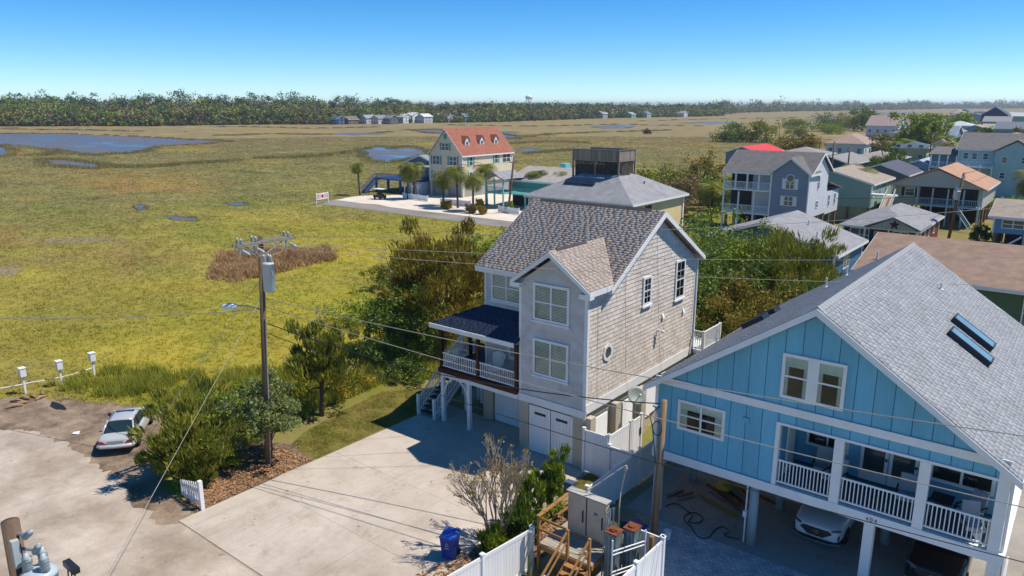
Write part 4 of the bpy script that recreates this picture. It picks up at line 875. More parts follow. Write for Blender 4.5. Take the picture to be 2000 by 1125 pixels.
def bare(name, label, loc, h, spread, seed, mat=DEADW, r0=.09, depth=4, stems=1, leaf=None, fan=3, cat='tree'):
    r = random.Random(seed); t = thing(name, (loc[0], loc[1], -.05), label, cat); b = MB(); tips = []
    def grow(p, d, L_, rad, n):
        q1 = p + d * L_ * .5 + Vector((r.uniform(-1, 1), r.uniform(-1, 1), r.uniform(-.3, .6))) * L_ * .07; q2 = p + d * L_ + Vector((r.uniform(-1, 1), r.uniform(-1, 1), 0)) * L_ * .08
        b.path([p, q1, q2], [max(rad, .009), max(rad * .85, .008), max(rad * .65, .007)], 5)
        if n == 0: tips.append(q2); return
        for _ in range(fan if n > 1 else fan + 1):
            nd = (d + Vector((r.uniform(-1, 1), r.uniform(-1, 1), r.uniform(-.1, .55))) * spread).normalized(); grow(q1.lerp(q2, r.uniform(.2, 1)), nd, L_ * r.uniform(.5, .78), rad * .58, n - 1)
    for i in range(stems):
        a = 6.28 * i / max(1, stems) + r.random(); k = 0 if stems == 1 else .1
        grow(Vector((loc[0] + math.cos(a) * k, loc[1] + math.sin(a) * k, -.06)), Vector((math.cos(a) * k * 3.2, math.sin(a) * k * 3.2, 1)).normalized(), h * .42, r0, depth)
    obj('branches', b, mat, t)
    if leaf:
        rr_ = np.random.default_rng(seed); tp = np.array([tuple(q) for q in tips]); tp = tp[rr_.choice(len(tp), int(len(tp) * leaf[2]), False)]
        V, ti = leaves(tp, np.full(len(tp), .16), leaf[1], .09, rr_); o = link('leaves', np_mesh('leaves', V - np.array([loc[0], loc[1], -.05]), 4, LEAF[leaf[0]], ti), None, t); o['kind'] = 'stuff'; ORG[o.name] = org(t)
    return t
bare('dead_snag', 'bare grey dead tree rising out of the leaning juniper', (-38.0, 27.8), 5.4, .5, 3, r0=.09, depth=4, fan=2)
bare('dead_snag', 'bare twisted dead branches above the marsh shrub', (-52.2, 47.2), 4.8, .75, 5, r0=.08, depth=4, fan=2)
bare('dead_brush', 'tangle of pale dead twigs between the weeds', (-39.5, 27.2), 1.9, .95, 8, r0=.03, depth=4, stems=3, fan=2, cat='brush')
bare('crape_myrtle', 'leafless many stemmed crape myrtle on the mulch beside the blue bin', (-17.25, 20.7), 4.3, .42, 11, M('myrtle_bark', 'a08f7e', .85, .2, 4), .05, 4, 10, ('yellow', 6, .12), 3)
for (x, y), hh, rr2, sd, lb in (((-17.0, 22.6), 2.7, .55, 31, 'slim upright green conifer behind the crape myrtle'), ((-16.7, 23.9), 3.1, .6, 32, 'taller slim upright conifer nearest the grey meter box'), ((-16.75, 21.7), 1.7, .85, 33, 'low dark green conifer clump at the foot of the crape myrtle'), ((-17.05, 20.2), 1.1, .5, 34, 'small bright green shoots beside the crape myrtle stems')):
    tree('conifer_shrub', lb, (x, y), hh, rr2, 'cedar', 'dark' if sd == 33 else 'green', 46, 75, .13, .38, sd, .06, .52, low=-.95, cat='shrub', nbr=8)
# --- between the houses on the right
tree('live_oak', 'dense dark green tree between the shingled house and the blue house', (-20.5, 47.5), 8.9, 4.1, 'broad', 'dark', 130, 100, .19, .22, 41, .25, .56, low=-.85)
tree('live_oak', 'bright green topped tree above the rear deck of the shingled house', (-24.0, 56.5), 8.6, 4.6, 'broad', 'green', 140, 95, .2, .22, 42, .25, .58, low=-.85)
tree('red_cedar', 'dark cedar with feathery sprays in front of the plain grey roof', (-17.8, 57.0), 8.0, 4.4, 'cedar', 'cedar', 140, 100, .22, .21, 43, .25, .55, low=-.85)
tree('wax_myrtle', 'bronze and olive tree just behind the blue house skylights', (-16.6, 46.0), 6.8, 3.5, 'broad', 'bronze', 120, 95, .18, .24, 44, .2, .55, low=-.9)
tree('red_cedar', 'small dark cedar squeezed beside the brown roofed green house', (-15.5, 52.0), 5.6, 2.0, 'cedar', 'dark', 70, 85, .2, .28, 45, .16, .55)
tree('live_oak', 'rounded green tree low behind the rear deck railing', (-20.3, 43.6), 5.0, 2.2, 'broad', 'green', 80, 85, .17, .27, 46, .16, .55, low=-.9)
# --- behind the roof deck house
for i, (x, y, hh, rr2, lf, lb) in enumerate(((-60, 120, 7, 4.5, 'cedar', 'dark green scrub tree behind the roof deck house'), (-55.5, 116, 6, 4, 'brown', 'half bare brown scrub tree behind the roof deck house'), (-57, 127, 8, 4.5, 'bronze', 'bronze scrub tree behind the lone roadside pole'), (-51, 121, 5, 3.5, 'green', 'bright green scrub tree left of the palms by the grey gabled house'), (-50, 128, 5.5, 3.5, 'yellow', 'yellow green scrub tree beside the grey gabled house porch'), (-63, 112, 5.5, 4, 'green', 'green scrub tree right behind the weathered roof deck'), (-53, 108, 4, 3, 'brown', 'low brown scrub beside the roof deck house'))):
    tree('scrub_tree', lb, (x, y), hh, rr2, 'broad', lf, 70, 55, .34, .26, 60 + i, .18, .55, 'scrub trees behind the roof deck house')
# --- shrubs standing out in the far marsh
for i, (u, v, hh, rr2, lf) in enumerate(((1432, 277, 9, 8, 'dark'), (1487, 278, 10, 9, 'cedar'), (1460, 276, 5, 5, 'bronze'), (1412, 276, 4, 5, 'cedar'), (1545, 250, 7, 8, 'dark'), (1560, 251, 6, 7, 'cedar'), (1560, 266, 5, 6, 'cedar'), (1612, 257, 11, 11, 'dark'), (1645, 255, 10, 12, 'cedar'), (1662, 250, 9, 9, 'cedar'), (1684, 256, 16, 10, 'dark'), (1702, 250, 10, 8, 'dark'), (1625, 262, 6, 8, 'green'), (1540, 297, 6, 6, 'bronze'), (1570, 297, 6.5, 6, 'bronze'), (1265, 262, 3, 3, 'brown'))):
    p = G(u, v); tree('marsh_tree', 'bushy tree standing far out in the open marsh', (p.x, p.y), hh, rr2, 'broad', lf, 46, 45, .045 * hh + .4, .34, 90 + i, .2, .5, 'bushy trees out in the far marsh', low=-.9)
# --- palms
def palm(name, label, loc, h, R_, seed, group=None, nf=38, lean=.05):
    R_ *= 1.22; h *= .93
    r = random.Random(seed); t = thing(name, (loc[0], loc[1], -.03), label, 'palm tree', group); x, y = loc[0], loc[1]; lx, ly = r.uniform(-1, 1) * lean * h, r.uniform(-1, 1) * lean * h
    tp = Vector((x + lx, y + ly, h)); b = MB(); pts, rs = [], []
    for i in range(9): f = i / 8; pts.append((x + lx * f * f, y + ly * f * f, -.04 + h * f)); rs.append((.2 - .05 * f) * (1.08 if i % 2 else .95))
    b.path(pts, rs, 8); obj('trunk', b, BARK, t, True); vs = []
    for i in range(nf):
        a = 6.283 * (i * .618 % 1); e = r.uniform(-.5, 1.25) if i > 5 else r.uniform(.8, 1.4); d = Vector((math.cos(a), math.sin(a), 0)); L_ = R_ * r.uniform(.8, 1.1); n = 7; prev = tp.copy(); side = Vector((-d.y, d.x, 0)); ang = e
        for j in range(n):
            nx = prev + (d * math.cos(ang) + Vector((0, 0, math.sin(ang)))) * L_ / n; w = .42 * R_ * math.sin(math.pi * (j + 1.2) / (n + 1.6))
            for sg in (-1, 1):
                for q in (.15, .65):
                    p = prev.lerp(nx, q); tip = p + side * sg * w + (nx - prev).normalized() * w * .7 + Vector((0, 0, -.25 * w)); wd = (nx - prev) * .3
                    vs += [p, p + wd, tip]
            prev = nx; ang -= .33
    A_ = np.array([tuple(v) for v in vs]) - np.array([x, y, -.03]); k = len(A_) // 3; rr_ = np.random.default_rng(seed)
    o = link('fronds', np_mesh('fronds', A_, 3, LEAF['palm'], np.repeat(rr_.random(nf), k // nf)), None, t); o['kind'] = 'stuff'; ORG[o.name] = org(t); return t
PALMS = [((-115.6, 97.1), 6.2, 1.6, 'lone palm at the end of the far street beside the blue deck'), ((-102.3, 99.4), 6.4, 2.6, 'dense palm in front of the white fence by the cream house'), ((-103.8, 98.9), 5.6, 2.2, 'dense palm beside the arched white braces'), ((-91.5, 95.8), 5.4, 2.2, 'palm with brown skirt in the sand before the cream house'), ((-87.5, 95.2), 6.7, 2.4, 'tall palm at the near corner of the cream house'), ((-82.8, 93.9), 5.6, 2.2, 'yellowing palm at the left of the teal porch'), ((-86.2, 101.5), 6.8, 2.4, 'palm behind the yellowing palm by the cream house'), ((-78.6, 106.0), 5.8, 2.2, 'palm at the right corner of the teal porch'), ((-74.5, 108.2), 5.6, 2.2, 'palm by the teal house side wall'), ((-70.6, 109.5), 5.2, 2.0, 'palm furthest along the teal house side wall'), ((-68.0, 110.5), 5.0, 2.0, 'palm between the teal house and the roof deck house'),
         ((-31.3, 131.2), 6.8, 2.6, 'big palm with pale fronds in front of the mint green house'), ((-33.2, 134.0), 7.4, 2.3, 'palm behind the big pale palm by the mint green house'), ((-54.5, 127.0), 4.2, 2.6, 'palm on the lawn behind the roof deck house'), ((-46.5, 108.0), 5.2, 2.6, 'palm in front of the grey gabled house porch'), ((-49.0, 112.5), 4.6, 2.4, 'palm at the left end of the grey gabled house'), ((-52.0, 252.0), 6, 3, 'palm among the roofs beside the tan hip roof'), ((-49.0, 258.0), 6.5, 3, 'second palm among the roofs beside the tan hip roof'), ((-36.0, 240.0), 8.5, 3, 'tall thin palm beside the narrow cream house'), ((-33.5, 228.0), 7.5, 2.6, 'palm standing left of the aqua house'), ((-31.5, 222.0), 6.5, 2.4, 'shaggy palm against the aqua house porch'), ((-9.3, 150.0), 6, 3, 'palm at the right corner of the peach roofed house'), ((-6.0, 144.0), 5.2, 2.8, 'low palm behind the far right blue house'), ((-7.3, 165.0), 5.5, 3.0, 'palm in front of the aqua house')]
for i, (l, hh, rr2, lb) in enumerate(PALMS): palm('palm_tree', lb, l, hh, rr2, 200 + i, 'palms round the houses')
for i, (x, y, lf) in enumerate(((-84.8, 97.8, 'yellow'), (-81.5, 91.8, 'brown'), (-79.2, 92.2, 'yellow'), (-77, 96.5, 'green'), (-88.4, 93.2, 'yellow'), (-72.5, 101, 'yellow'))):
    tree('yard_shrub', 'round tufted shrub on the white sand before the cream and teal houses', (x, y), 1.3, .8, 'cedar', lf, 24, 40, .3, .4, 130 + i, .05, .45, 'shrubs on the white sand', cat='shrub', nbr=4)
p = G(1800, 300); tree('yard_tree', 'tall airy green tree rising among the far roofs', (p.x, p.y), 15, 7.5, 'broad', 'green', 90, 60, .8, .24, 151, .4, .62, lump=.5)
tree('yard_tree', 'dark conifer behind the tan roof beside the mint green house', (-39.0, 190.0), 7, 4.5, 'cedar', 'dark', 70, 50, .5, .28, 152, .3, .5); tree('yard_shrub', 'leafy yellow green hedge clump beside the peach roofed house', (-10.8, 140.0), 3.4, 3.0, 'broad', 'green', 60, 60, .3, .3, 153, .1, .5)
tree('yard_tree', 'brown leaved tree in front of the tall airy tree', (-56.0, 262.0), 7, 5, 'broad', 'brown', 60, 50, .6, .3, 154, .25, .5); tree('yard_tree', 'spreading tree among the far roofs near the navy gable', (-66.0, 480.0), 13, 8, 'broad', 'green', 60, 50, 1.0, .3, 155, .3, .6)
tree('yard_shrub', 'dark shrubs by the stair of the far right blue house', (-11.4, 110.5), 2.6, 1.3, 'broad', 'dark', 40, 50, .22, .34, 156, .08, .5)
# --- low trees between the far roofs
r5 = random.Random(21)
for i in range(34):
    y = r5.uniform(215, 900); x = -y * r5.uniform(.02, .19) - 12
    tree('street_tree', 'leafy tree filling the gaps between the far beach street houses', (x, y), r5.uniform(4.5, 8), r5.uniform(3, 5.5), 'broad', r5.choice(['green', 'dark', 'cedar', 'bronze']), 34, 30, .8 + y / 900, .36, 300 + i, .2, .5, 'trees between the far roofs', low=-.9, nbr=4)
# --- the wood on the far shore: one mass of trees
def woodland():
    r = np.random.default_rng(77); line = px((-330, 249), (-120, 248), (0, 247), (150, 246.5), (300, 246.5), (450, 244), (540, 243), (640, 243), (740, 241), (840, 240), (940, 239), (1040, 236), (1160, 231.5), (1280, 229), (1390, 227), (1420, 221), (1520, 218), (1650, 216), (1760, 214), (1830, 212.5), (1960, 212), (2120, 212), (2300, 212))
    seg = [line[i].lerp(line[i + 1], q / 20) for i in range(len(line) - 1) for q in range(20)]; VV, TT, MI = [], [], []
    for i, p in enumerate(seg):
        dr = p.normalized(); side = Vector((-dr.y, dr.x, 0)); dist = p.length; n = 9 if dist < 1300 else 6; zone = math.sin(i * .11) + math.sin(i * .047 + 2)
        for row in range(n):
            sp = (dist / 1450 * 7); q = p + dr * (row * row * 2.6 + row * 7 + r.uniform(0, 8)) + side * r.normal(0, sp); hgt = 8.4 + r.normal(0, 2.8) + 1.6 * row ** .8 + 2.2 * math.sin(i * .21) * math.sin(i * .053 + 1)
            tall = row > 3 and r.random() < .2
            if tall: hgt += r.uniform(3, 7)
            if row == 0: hgt *= r.uniform(.3, .6)
            hgt = max(3.5, hgt) * (1 if dist < 1300 else 1.2 + (dist - 1300) / 6000); rad = hgt * r.uniform(.26, .66) * (1 + dist / 5000) * (.75 if tall else 1)
            if i < 120: hgt *= 1.12
            if 170 < i < 290: hgt = min(hgt, 17.5)
            cz, rz = (.74, .28) if tall else (.5, .5)
            cl = crown_clumps((q.x, q.y, hgt * cz), (rad, rad, hgt * rz), 14, r, .35, .45, -.95); k = 24 if dist < 1000 else 14 if dist < 1500 else 8
            V, _ = leaves(cl, np.full(len(cl), rad * .44), k, 1.05 + dist / 1300, r, 'broad'); V[:, 2] = np.maximum(V[:, 2], 0); nf = len(V) // 4
            VV.append(V); TT.append(np.clip(r.beta(1.1, 1.5) + .22 * zone * .5 + .12 + r.normal(0, .15, nf), 0, 1.25)); w = r.random() + .12 * zone
            MI.append(np.full(nf, 1 if tall else (0 if w < .30 else 2 if w < .62 else 3 if w < .90 else 1)))
    ms = [M('wood_green', (0.105, 0.160, 0.027), .7, .2, .02, alt=(0.169, 0.220, 0.037), island=.2, tint=(1.7, 1.6, 1.2)), M('wood_pine', (0.055, 0.098, 0.029), .7, .2, .02, alt=(0.090, 0.130, 0.036), island=.2, tint=(1.5, 1.5, 1.3)), M('wood_yellow', (0.166, 0.185, 0.026), .7, .2, .02, alt=(0.238, 0.238, 0.039), island=.2, tint=(1.4, 1.3, 1.1)), M('wood_russet', (0.159, 0.127, 0.051), .7, .2, .02, alt=(0.216, 0.166, 0.079), island=.2, tint=(1.4, 1.3, 1.2))]
    me = np_mesh('woodland', np.concatenate(VV), 4, None, np.concatenate(TT), mats=ms, mi=np.concatenate(MI)); print('woodland quads', len(me.polygons))
    tag(link('woodland', me, None, None), 'mixed green and brown wood along the far marsh shore', 'woodland', kind='stuff')
woodland()
# ================================================================ THE OTHER HOUSES
def sid(name, col, st=.16): return M(name, col, .7, .06, .6, stripes=st)
def shin(name, col): return M(name, col, .95, .17, 1.3, bump=.3, bscale=9)
RG1, RG2, RTAN, RBR, RPEACH = shin('roof_charcoal', '6d6a69'), shin('roof_grey', '8d8d90'), shin('roof_tan', '9b8f82'), shin('roof_brown', '8f7868'), shin('roof_peach', 'b08a70')
PANE = M('far_pane', (0.06, .085, .11), .08, .2, .4, spec=.9)
def simple_window(root, face, d, u0, u1, z0, z1, shutters=None, cols=1, trim=None, rows=2):
    U, Nn = FACE[face]; o = facept(face, d, 0); t = .09; b = MB()
    for a, c, e, f in ((u0 - t, u1 + t, z1, z1 + t), (u0 - t, u1 + t, z0 - t, z0), (u0 - t, u0, z0, z1), (u1, u1 + t, z0, z1)): b.obox(o, U, Nn, a, c, .003, .06, e, f)
    for i in range(1, cols): x = u0 + (u1 - u0) * i / cols; b.obox(o, U, Nn, x - .05, x + .05, .003, .055, z0, z1)
    if rows == 2: b.obox(o, U, Nn, u0, u1, .003, .045, (z0 + z1) / 2 - .035, (z0 + z1) / 2 + .035)
    w = obj('window', b, trim or WHITE, root)
    for i in range(cols): x0 = u0 + (u1 - u0) * i / cols; q = MB(); q.obox(o, U, Nn, x0, x0 + (u1 - u0) / cols, .004, .02, z0, z1); obj('pane', q, PANE, w)
    if shutters:
        for a, c in ((u0 - .55, u0 - .12), (u1 + .12, u1 + .55)): s = MB(); s.obox(o, U, Nn, a, c, .003, .05, z0 - .08, z1 + .08); obj('shutter', s, shutters, w)
    return w
def hip_roof(root, s0, s1, t0, t1, ze, zr, mat, oh=.45, th=.16, name='roof', trim=WHITE):
    a0, a1, c0, c1 = s0 - oh, s1 + oh, t0 - oh, t1 + oh; w, d = a1 - a0, c1 - c0; m = min(w, d) / 2
    if w >= d: r0, r1 = (a0 + m, (c0 + c1) / 2, zr), (a1 - m, (c0 + c1) / 2, zr)
    else: r0, r1 = ((a0 + a1) / 2, c0 + m, zr), ((a0 + a1) / 2, c1 - m, zr)
    if abs(w - d) < .02: r1 = (r0[0] + .05, r0[1] + .05, zr)
    v = [(a0, c0, ze), (a1, c0, ze), (a1, c1, ze), (a0, c1, ze), r0, r1] + [(x, y, ze - th) for x, y in ((a0, c0), (a1, c0), (a1, c1), (a0, c1))]
    fs = [(0, 1, 5, 4), (1, 2, 5), (2, 3, 4, 5), (3, 0, 4)] if w >= d else [(0, 1, 4), (1, 2, 5, 4), (2, 3, 5), (3, 0, 4, 5)]
    rf = obj(name, MB().add(v, fs + [(9, 8, 7, 6), (0, 6, 7, 1), (1, 7, 8, 2), (2, 8, 9, 3), (3, 9, 6, 0)]), mat, root)
    obj('fascia', MB().box(a0 - .03, a1 + .03, c0 - .035, c0 - .003, ze - th - .06, ze - .01).box(a1 + .003, a1 + .035, c0, c1, ze - th - .06, ze - .01), trim, rf); return rf
def house(name, label, s0, s1, t0, t1, zf, ze, rise, wall, roofm, ridge='t', oh=.45, stilts=False, wins=(), group=None, trim=WHITE, corner=True, cat='house'):
    h = thing(name, ((s0 + s1) / 2, (t0 + t1) / 2, 0), label, cat, group); cs, ct = (s0 + s1) / 2, (t0 + t1) / 2
    b = MB()
    if ridge == 'hip': b.box(s0, s1, t0, t1, zf, ze - .05); obj('wall', b, wall, h); hip_roof(h, s0, s1, t0, t1, ze, ze + rise, roofm, oh)
    elif ridge == 't':
        b.prism([(s0, t0, zf), (s1, t0, zf), (s1, t0, ze), (cs, t0, ze + rise - .15), (s0, t0, ze)], (0, t1 - t0, 0)); obj('wall', b, wall, h)
        hh = (s1 - s0) / 2 + oh; gable_roof(h, 't', t0 - oh, t1 + oh, cs, hh, ze - rise * oh / (hh - oh) + .1, ze + rise + .1, .15, roofm, trim)
    else:
        b.prism([(s0, t0, zf), (s0, t1, zf), (s0, t1, ze), (s0, ct, ze + rise - .15), (s0, t0, ze)], (s1 - s0, 0, 0)); obj('wall', b, wall, h)
        hh = (t1 - t0) / 2 + oh; gable_roof(h, 's', s0 - oh, s1 + oh, ct, hh, ze - rise * oh / (hh - oh) + .1, ze + rise + .1, .15, roofm, trim)
    if corner:
        for x, y in ((s0, t0), (s1, t0), (s1, t1)): obj('corner_board', MB().box(x - .09, x + .09, y - .09, y + .09, zf, ze - .3), trim, h)
    for w in wins: simple_window(h, *w)
    if stilts:
        n, m = max(2, int((s1 - s0) / 3) + 1), max(2, int((t1 - t0) / 3) + 1); pm = mesh_of(MB().box(-.15, .15, -.15, .15, 0, zf - .002), 'piling', WOOD)
        repeat('piling', pm, WOOD, h, [(s0 + .2 + (s1 - s0 - .4) * i / (n - 1), t0 + .2 + (t1 - t0 - .4) * j / (m - 1), -.02) for i in range(n) for j in range(m)])
    return h
def fwins(face, d, us, z0, z1, w=.9, sh=None, cols=1): return [(face, d, u - w / 2, u + w / 2, z0, z1, sh, cols) for u in us]
def porch(root, s0, s1, t0, t1, zd, zc, n, mat=WHITE, roof=False, ground=True, rail=True, inner=None, gap=.18):
    """deck with posts and railing in front of wall plane t1"""
    obj('deck', MB().box(s0, s1, t0, t1, zd - .22, zd), mat, root)
    for i in range(n + 1):
        x = s0 + .1 + (s1 - s0 - .2) * i / n
        obj('porch_post', MB().box(x - .1, x + .1, t0 + .02, t0 + .22, zd, zc), mat, root)
        if ground: obj('deck_post', MB().box(x - .11, x + .11, t0 + .02, t0 + .24, -.02, zd - .22), mat, root)
        if rail and i < n: x2 = s0 + .1 + (s1 - s0 - .2) * (i + 1) / n; railing(root, (x + .1, t0 + .12, 0), (x2 - .1, t0 + .12, 0), zd + .1, zd + 1.0, mat, gap, .05)
# ---- roof deck house behind the shingled house
YEL = sid('pale_yellow_siding', 'd9c48c', .2)
h = house('roof_deck_house', 'pale yellow house whose grey hip roof carries a weathered wooden roof deck', -46.2, -34.3, 61.2, 72.2, 0, 8.45, 3.0, YEL, RG2, 'hip', .42, wins=[('R', -34.3, 66.3, 67.2, 5.0, 7.0)])
obj('attic_vent', MB().box(-34.299, -34.24, 64.0, 65.2, 7.6, 7.95), DARKIN, h); obj('downspout', MB().box(-34.28, -34.18, 72.0, 72.1, 0, 8.2), WHITE, h)
OLDWOOD = M('silvered_boards', '8d8274', .9, .25, 2, streak=(3, 3, .4), orand=.3); LATT = M('lattice_wood', '6f655b', .9, .25, 3, orand=.15)
ts0, ts1, tt0, tt1 = -43.4, -38.0, 65.0, 68.3
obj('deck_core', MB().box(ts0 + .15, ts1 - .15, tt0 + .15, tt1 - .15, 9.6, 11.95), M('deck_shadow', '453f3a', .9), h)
for (a, c, y, ax) in ((ts0, ts1, tt0, 's'), (tt0, tt1, ts1, 't')):
    Ln = c - a; n = int(Ln / .17); w = Ln / n
    me = mesh_of(MB().box(.01, w - .012, -.015, .015, 0, 1.05) if ax == 's' else MB().box(-.015, .015, .01, w - .012, 0, 1.05), 'board', OLDWOOD)
    repeat('board', me, OLDWOOD, h, [((a + i * w, y, 12.0) if ax == 's' else (y, a + i * w, 12.0)) for i in range(n)])
    lt = MB()
    for i in range(int(Ln / .3)):
        for sg in (1, -1):
            x0 = a + i * .3; x1 = x0 + sg * 1.3
            if a <= x1 <= c: 
                p0, p1 = ((x0, y, 10.0), (x1, y, 11.9)) if ax == 's' else ((y, x0, 10.0), (y, x1, 11.9)); lt.tube(p0, p1, .035, .035, 4)
    obj('lattice', lt, LATT, h)
    rl = MB()
    for z in (11.92, 13.04): rl.box(a - .06, c + .06, y - .08, y + .03, z, z + .07) if ax == 's' else rl.box(y - .03, y + .08, a - .06, c + .06, z, z + .07)
    obj('rail', rl, OLDWOOD, h)
obj('rail', MB().box(ts0, ts1, tt1 - .04, tt1 + .04, 13.04, 13.1).box(ts0 - .04, ts0 + .04, tt0, tt1, 13.04, 13.1).box(ts0, ts1, tt1 - .02, tt1 + .02, 12, 13.03).box(ts0 - .02, ts0 + .02, tt0, tt1, 12, 13.03), OLDWOOD, h)
for x, y in ((ts0, tt0), (ts1, tt0), (ts1, tt1), ((ts0 + ts1) / 2, tt0)): obj('deck_post', MB().box(x - .08, x + .08, y - .08, y + .08, 9.4, 13.03), OLDWOOD, h)
obj('roof_glass_panel', MB().obox((-43.2, 62.6, 9.52), (1, 0, 0), (0, -.46, .89), 0, 3.6, 0, .06, .5, 1.0, w=(0, .89, .46)), M('panel_glass', (0.02, .025, .04), .1, .1, spec=.9), h)  # glass panels; the near-black also stands for the roof deck's shadow
obj('vent_pipe', MB().tube((-36.4, 67.5, 9.3), (-36.4, 67.5, 10.0), .09), GREYMETAL, h)
obj('shed_roof', MB().prism([(-33.9, 70, 2.6), (-31.6, 70, 2.0), (-31.6, 70, 1.9), (-33.9, 70, 2.4)], (0, 4.5, 0)), RG2, h); obj('shed_wall', MB().box(-33.8, -31.9, 70.2, 74.2, 0, 2.0), YEL, h)
# ---- cream house with terracotta roof
CREAM, TEAL = sid('cream_siding', 'd8cbb0', .2), M('teal_paint', '4a8f8a', .6, .08)
TERRA = shin('roof_terracotta', '98614f')
sh = TEAL
h = house('cream_house', 'tall cream house with terracotta roof, three dormers and teal shutters', -105.3, -96.6, 106.6, 122, 2.7, 8.2, 4.75, CREAM, TERRA, 't', .3,
   wins=[('F', 106.6, -104.4, -102.6, 6.1, 7.7, sh, 2), ('F', 106.6, -99.9, -98.1, 6.1, 7.7, sh, 2), ('F', 106.6, -104.4, -102.6, 3.3, 4.7, sh, 2), ('F', 106.6, -101.9, -100.2, 8.9, 10.2, sh, 2), ('R', -96.6, 108.6, 109.5, 6.0, 7.6, sh), ('R', -96.6, 116.3, 117.2, 6.1, 7.7, sh), ('R', -96.6, 118.8, 121.2, 6.1, 7.7, None, 2), ('R', -96.6, 108.6, 109.5, 3.2, 4.7, sh)])
obj('gable_vent', MB().box(-101.35, -100.6, 106.54, 106.599, 11.0, 11.9), TEAL, h)
obj('ground_floor', MB().box(-104.9, -97, 107.2, 121.6, -.02, 2.699), M('grey_block', '9a9a98', .8, .1), h)
for x in (-105.1, -101, -96.8): obj('corner_pier', MB().box(x - .2, x + .2, 106.62, 107.1, -.02, 2.699), CREAM, h)
for y in (109.6, 114.0, 118.4):
    zz = 8.2 + 4.75 * (1 - 3.0 / 4.35)
    d = obj('dormer', MB().prism([(-97.95, y - .62, 9.0), (-97.95, y + .62, 9.0), (-97.95, y + .62, 10.6), (-97.95, y, 11.4), (-97.95, y - .62, 10.6)], (-2.6, 0, 0)), WHITE, h)
    obj('dormer_roof', MB().prism([(-97.8, y - .8, 10.45), (-97.8, y, 11.5), (-97.8, y + .8, 10.45), (-97.8, y + .8, 10.57), (-97.8, y, 11.62), (-97.8, y - .8, 10.57)], (-2.9, 0, 0)), TERRA, d)
    obj('pane', MB().box(-97.949, -97.92, y - .34, y + .34, 9.25, 10.5), PANE, d); obj('muntin', MB().box(-97.919, -97.9, y - .34, y + .34, 9.84, 9.9).box(-97.919, -97.9, y - .02, y + .02, 9.25, 10.5), WHITE, d)
# ---- low grey house with blue deck
GREYS, BLUEDK = sid('slate_siding', '6f7f90', .18), M('blue_deck_paint', '274a86', .6, .1)
h = house('deck_house', 'small slate house with a long blue raised deck behind the cream house', -117, -107.5, 111, 121, 2.8, 5.6, 1.6, GREYS, RG2, 't', .4, wins=fwins('F', 111, (-112.6, -109.5), 3.4, 5.0, .9))
obj('under_wall', MB().box(-110.5, -106.6, 105.5, 110.9, 0, 2.4), M('white_planks', 'c5ccd2', .7, .05), h)
obj('wall', MB().box(-107.499, -105.9, 109, 118, 2.8, 5.0), GREYS, h); obj('roof', MB().prism([(-112, 108.5, 5.0), (-105.6, 108.5, 5.0), (-105.6, 119, 6.2), (-112, 119, 6.2)], (0, 0, .15)), RG2, h)
obj('deck', MB().box(-118.5, -107, 103.5, 110.99, 2.55, 2.8), BLUEDK, h)
railing(h, (-118.4, 103.6, 0), (-107.2, 103.6, 0), 2.9, 3.8, BLUEDK, .25, .06)
pm = mesh_of(MB().box(-.16, .16, -.16, .16, 0, 2.55), 'deck_post', BLUEDK); repeat('deck_post', pm, BLUEDK, h, [(x, y, -.02) for x in (-118.2, -114.5, -111, -107.3) for y in (103.8, 107)])
for x in (-118.4, -117.2): obj('stair_stringer', MB().prism([(x, 103.5, 2.7), (x, 99.8, .05), (x, 99.8, -.02), (x, 100.3, -.02), (x, 103.5, 2.4)], (.08, 0, 0)), BLUEDK, h); railing(h, (x, 99.9, 0), (x, 103.4, 2.65), .15, 1.0, BLUEDK, .25, .06)
tm2 = mesh_of(MB().box(-118.3, -117.2, -.15, .15, -.04, 0), 'tread', BLUEDK); repeat('tread', tm2, BLUEDK, h, [(0, 99.95 + i * .27, .2 + i * .2) for i in range(13)])
for x in (-109.3, -107.2, -105.6):
    b = MB().box(x - .08, x + .08, 103.3, 103.46, 0, 2.4).tube((x, 103.38, 1.35), (x - .75, 103.38, 2.4), .07, .07, 5).tube((x, 103.38, 1.35), (x + .75, 103.38, 2.4), .07, .07, 5); obj('braced_post', b, WHITE, h)
# ---- teal house with gabled porch
TEALS = sid('teal_siding', '6c9b96', .18); AQUA = M('aqua_rail', '6fc0bd', .6, .06)
h = house('teal_house', 'teal house with a small arched grey porch gable and long pale roof', -83, -66, 104, 116, 2.6, 4.6, 1.9, TEALS, shin('roof_pale', 'a39c94'), 's', .4, wins=fwins('F', 104, (-74, -70.5), 3.2, 4.3))
porch(h, -84.5, -80.4, 99.0, 103.99, 2.7, 5.1, 2, AQUA, gap=.2)
obj('porch_gable', MB().prism([(-85, 98.7, 5.1), (-84, 98.7, 5.35), (-82.45, 98.7, 6.25), (-80.9, 98.7, 5.35), (-79.9, 98.7, 5.1), (-80.9, 98.7, 5.15), (-82.45, 98.7, 5.85), (-84, 98.7, 5.15)], (0, 6, 0)), RG2, h)
obj('deck', MB().box(-80.4, -66, 100.5, 103.99, 2.4, 2.62), AQUA, h); railing(h, (-80.3, 100.6, 0), (-66, 100.6, 0), 2.7, 3.6, TEAL, .25, .06)
pm = mesh_of(MB().box(-.12, .12, -.12, .12, 0, 2.4), 'deck_post', AQUA); repeat('deck_post', pm, AQUA, h, [(x, 100.8, -.02) for x in (-77, -73, -69, -66.2)])
obj('dark_core', MB().box(-82.6, -66.4, 104.4, 115.6, -.02, 2.598), DARKIN, h); obj('cupola', MB().box(-81.5, -80.2, 117.5, 119.2, 0, 6.6), AQUA, h)
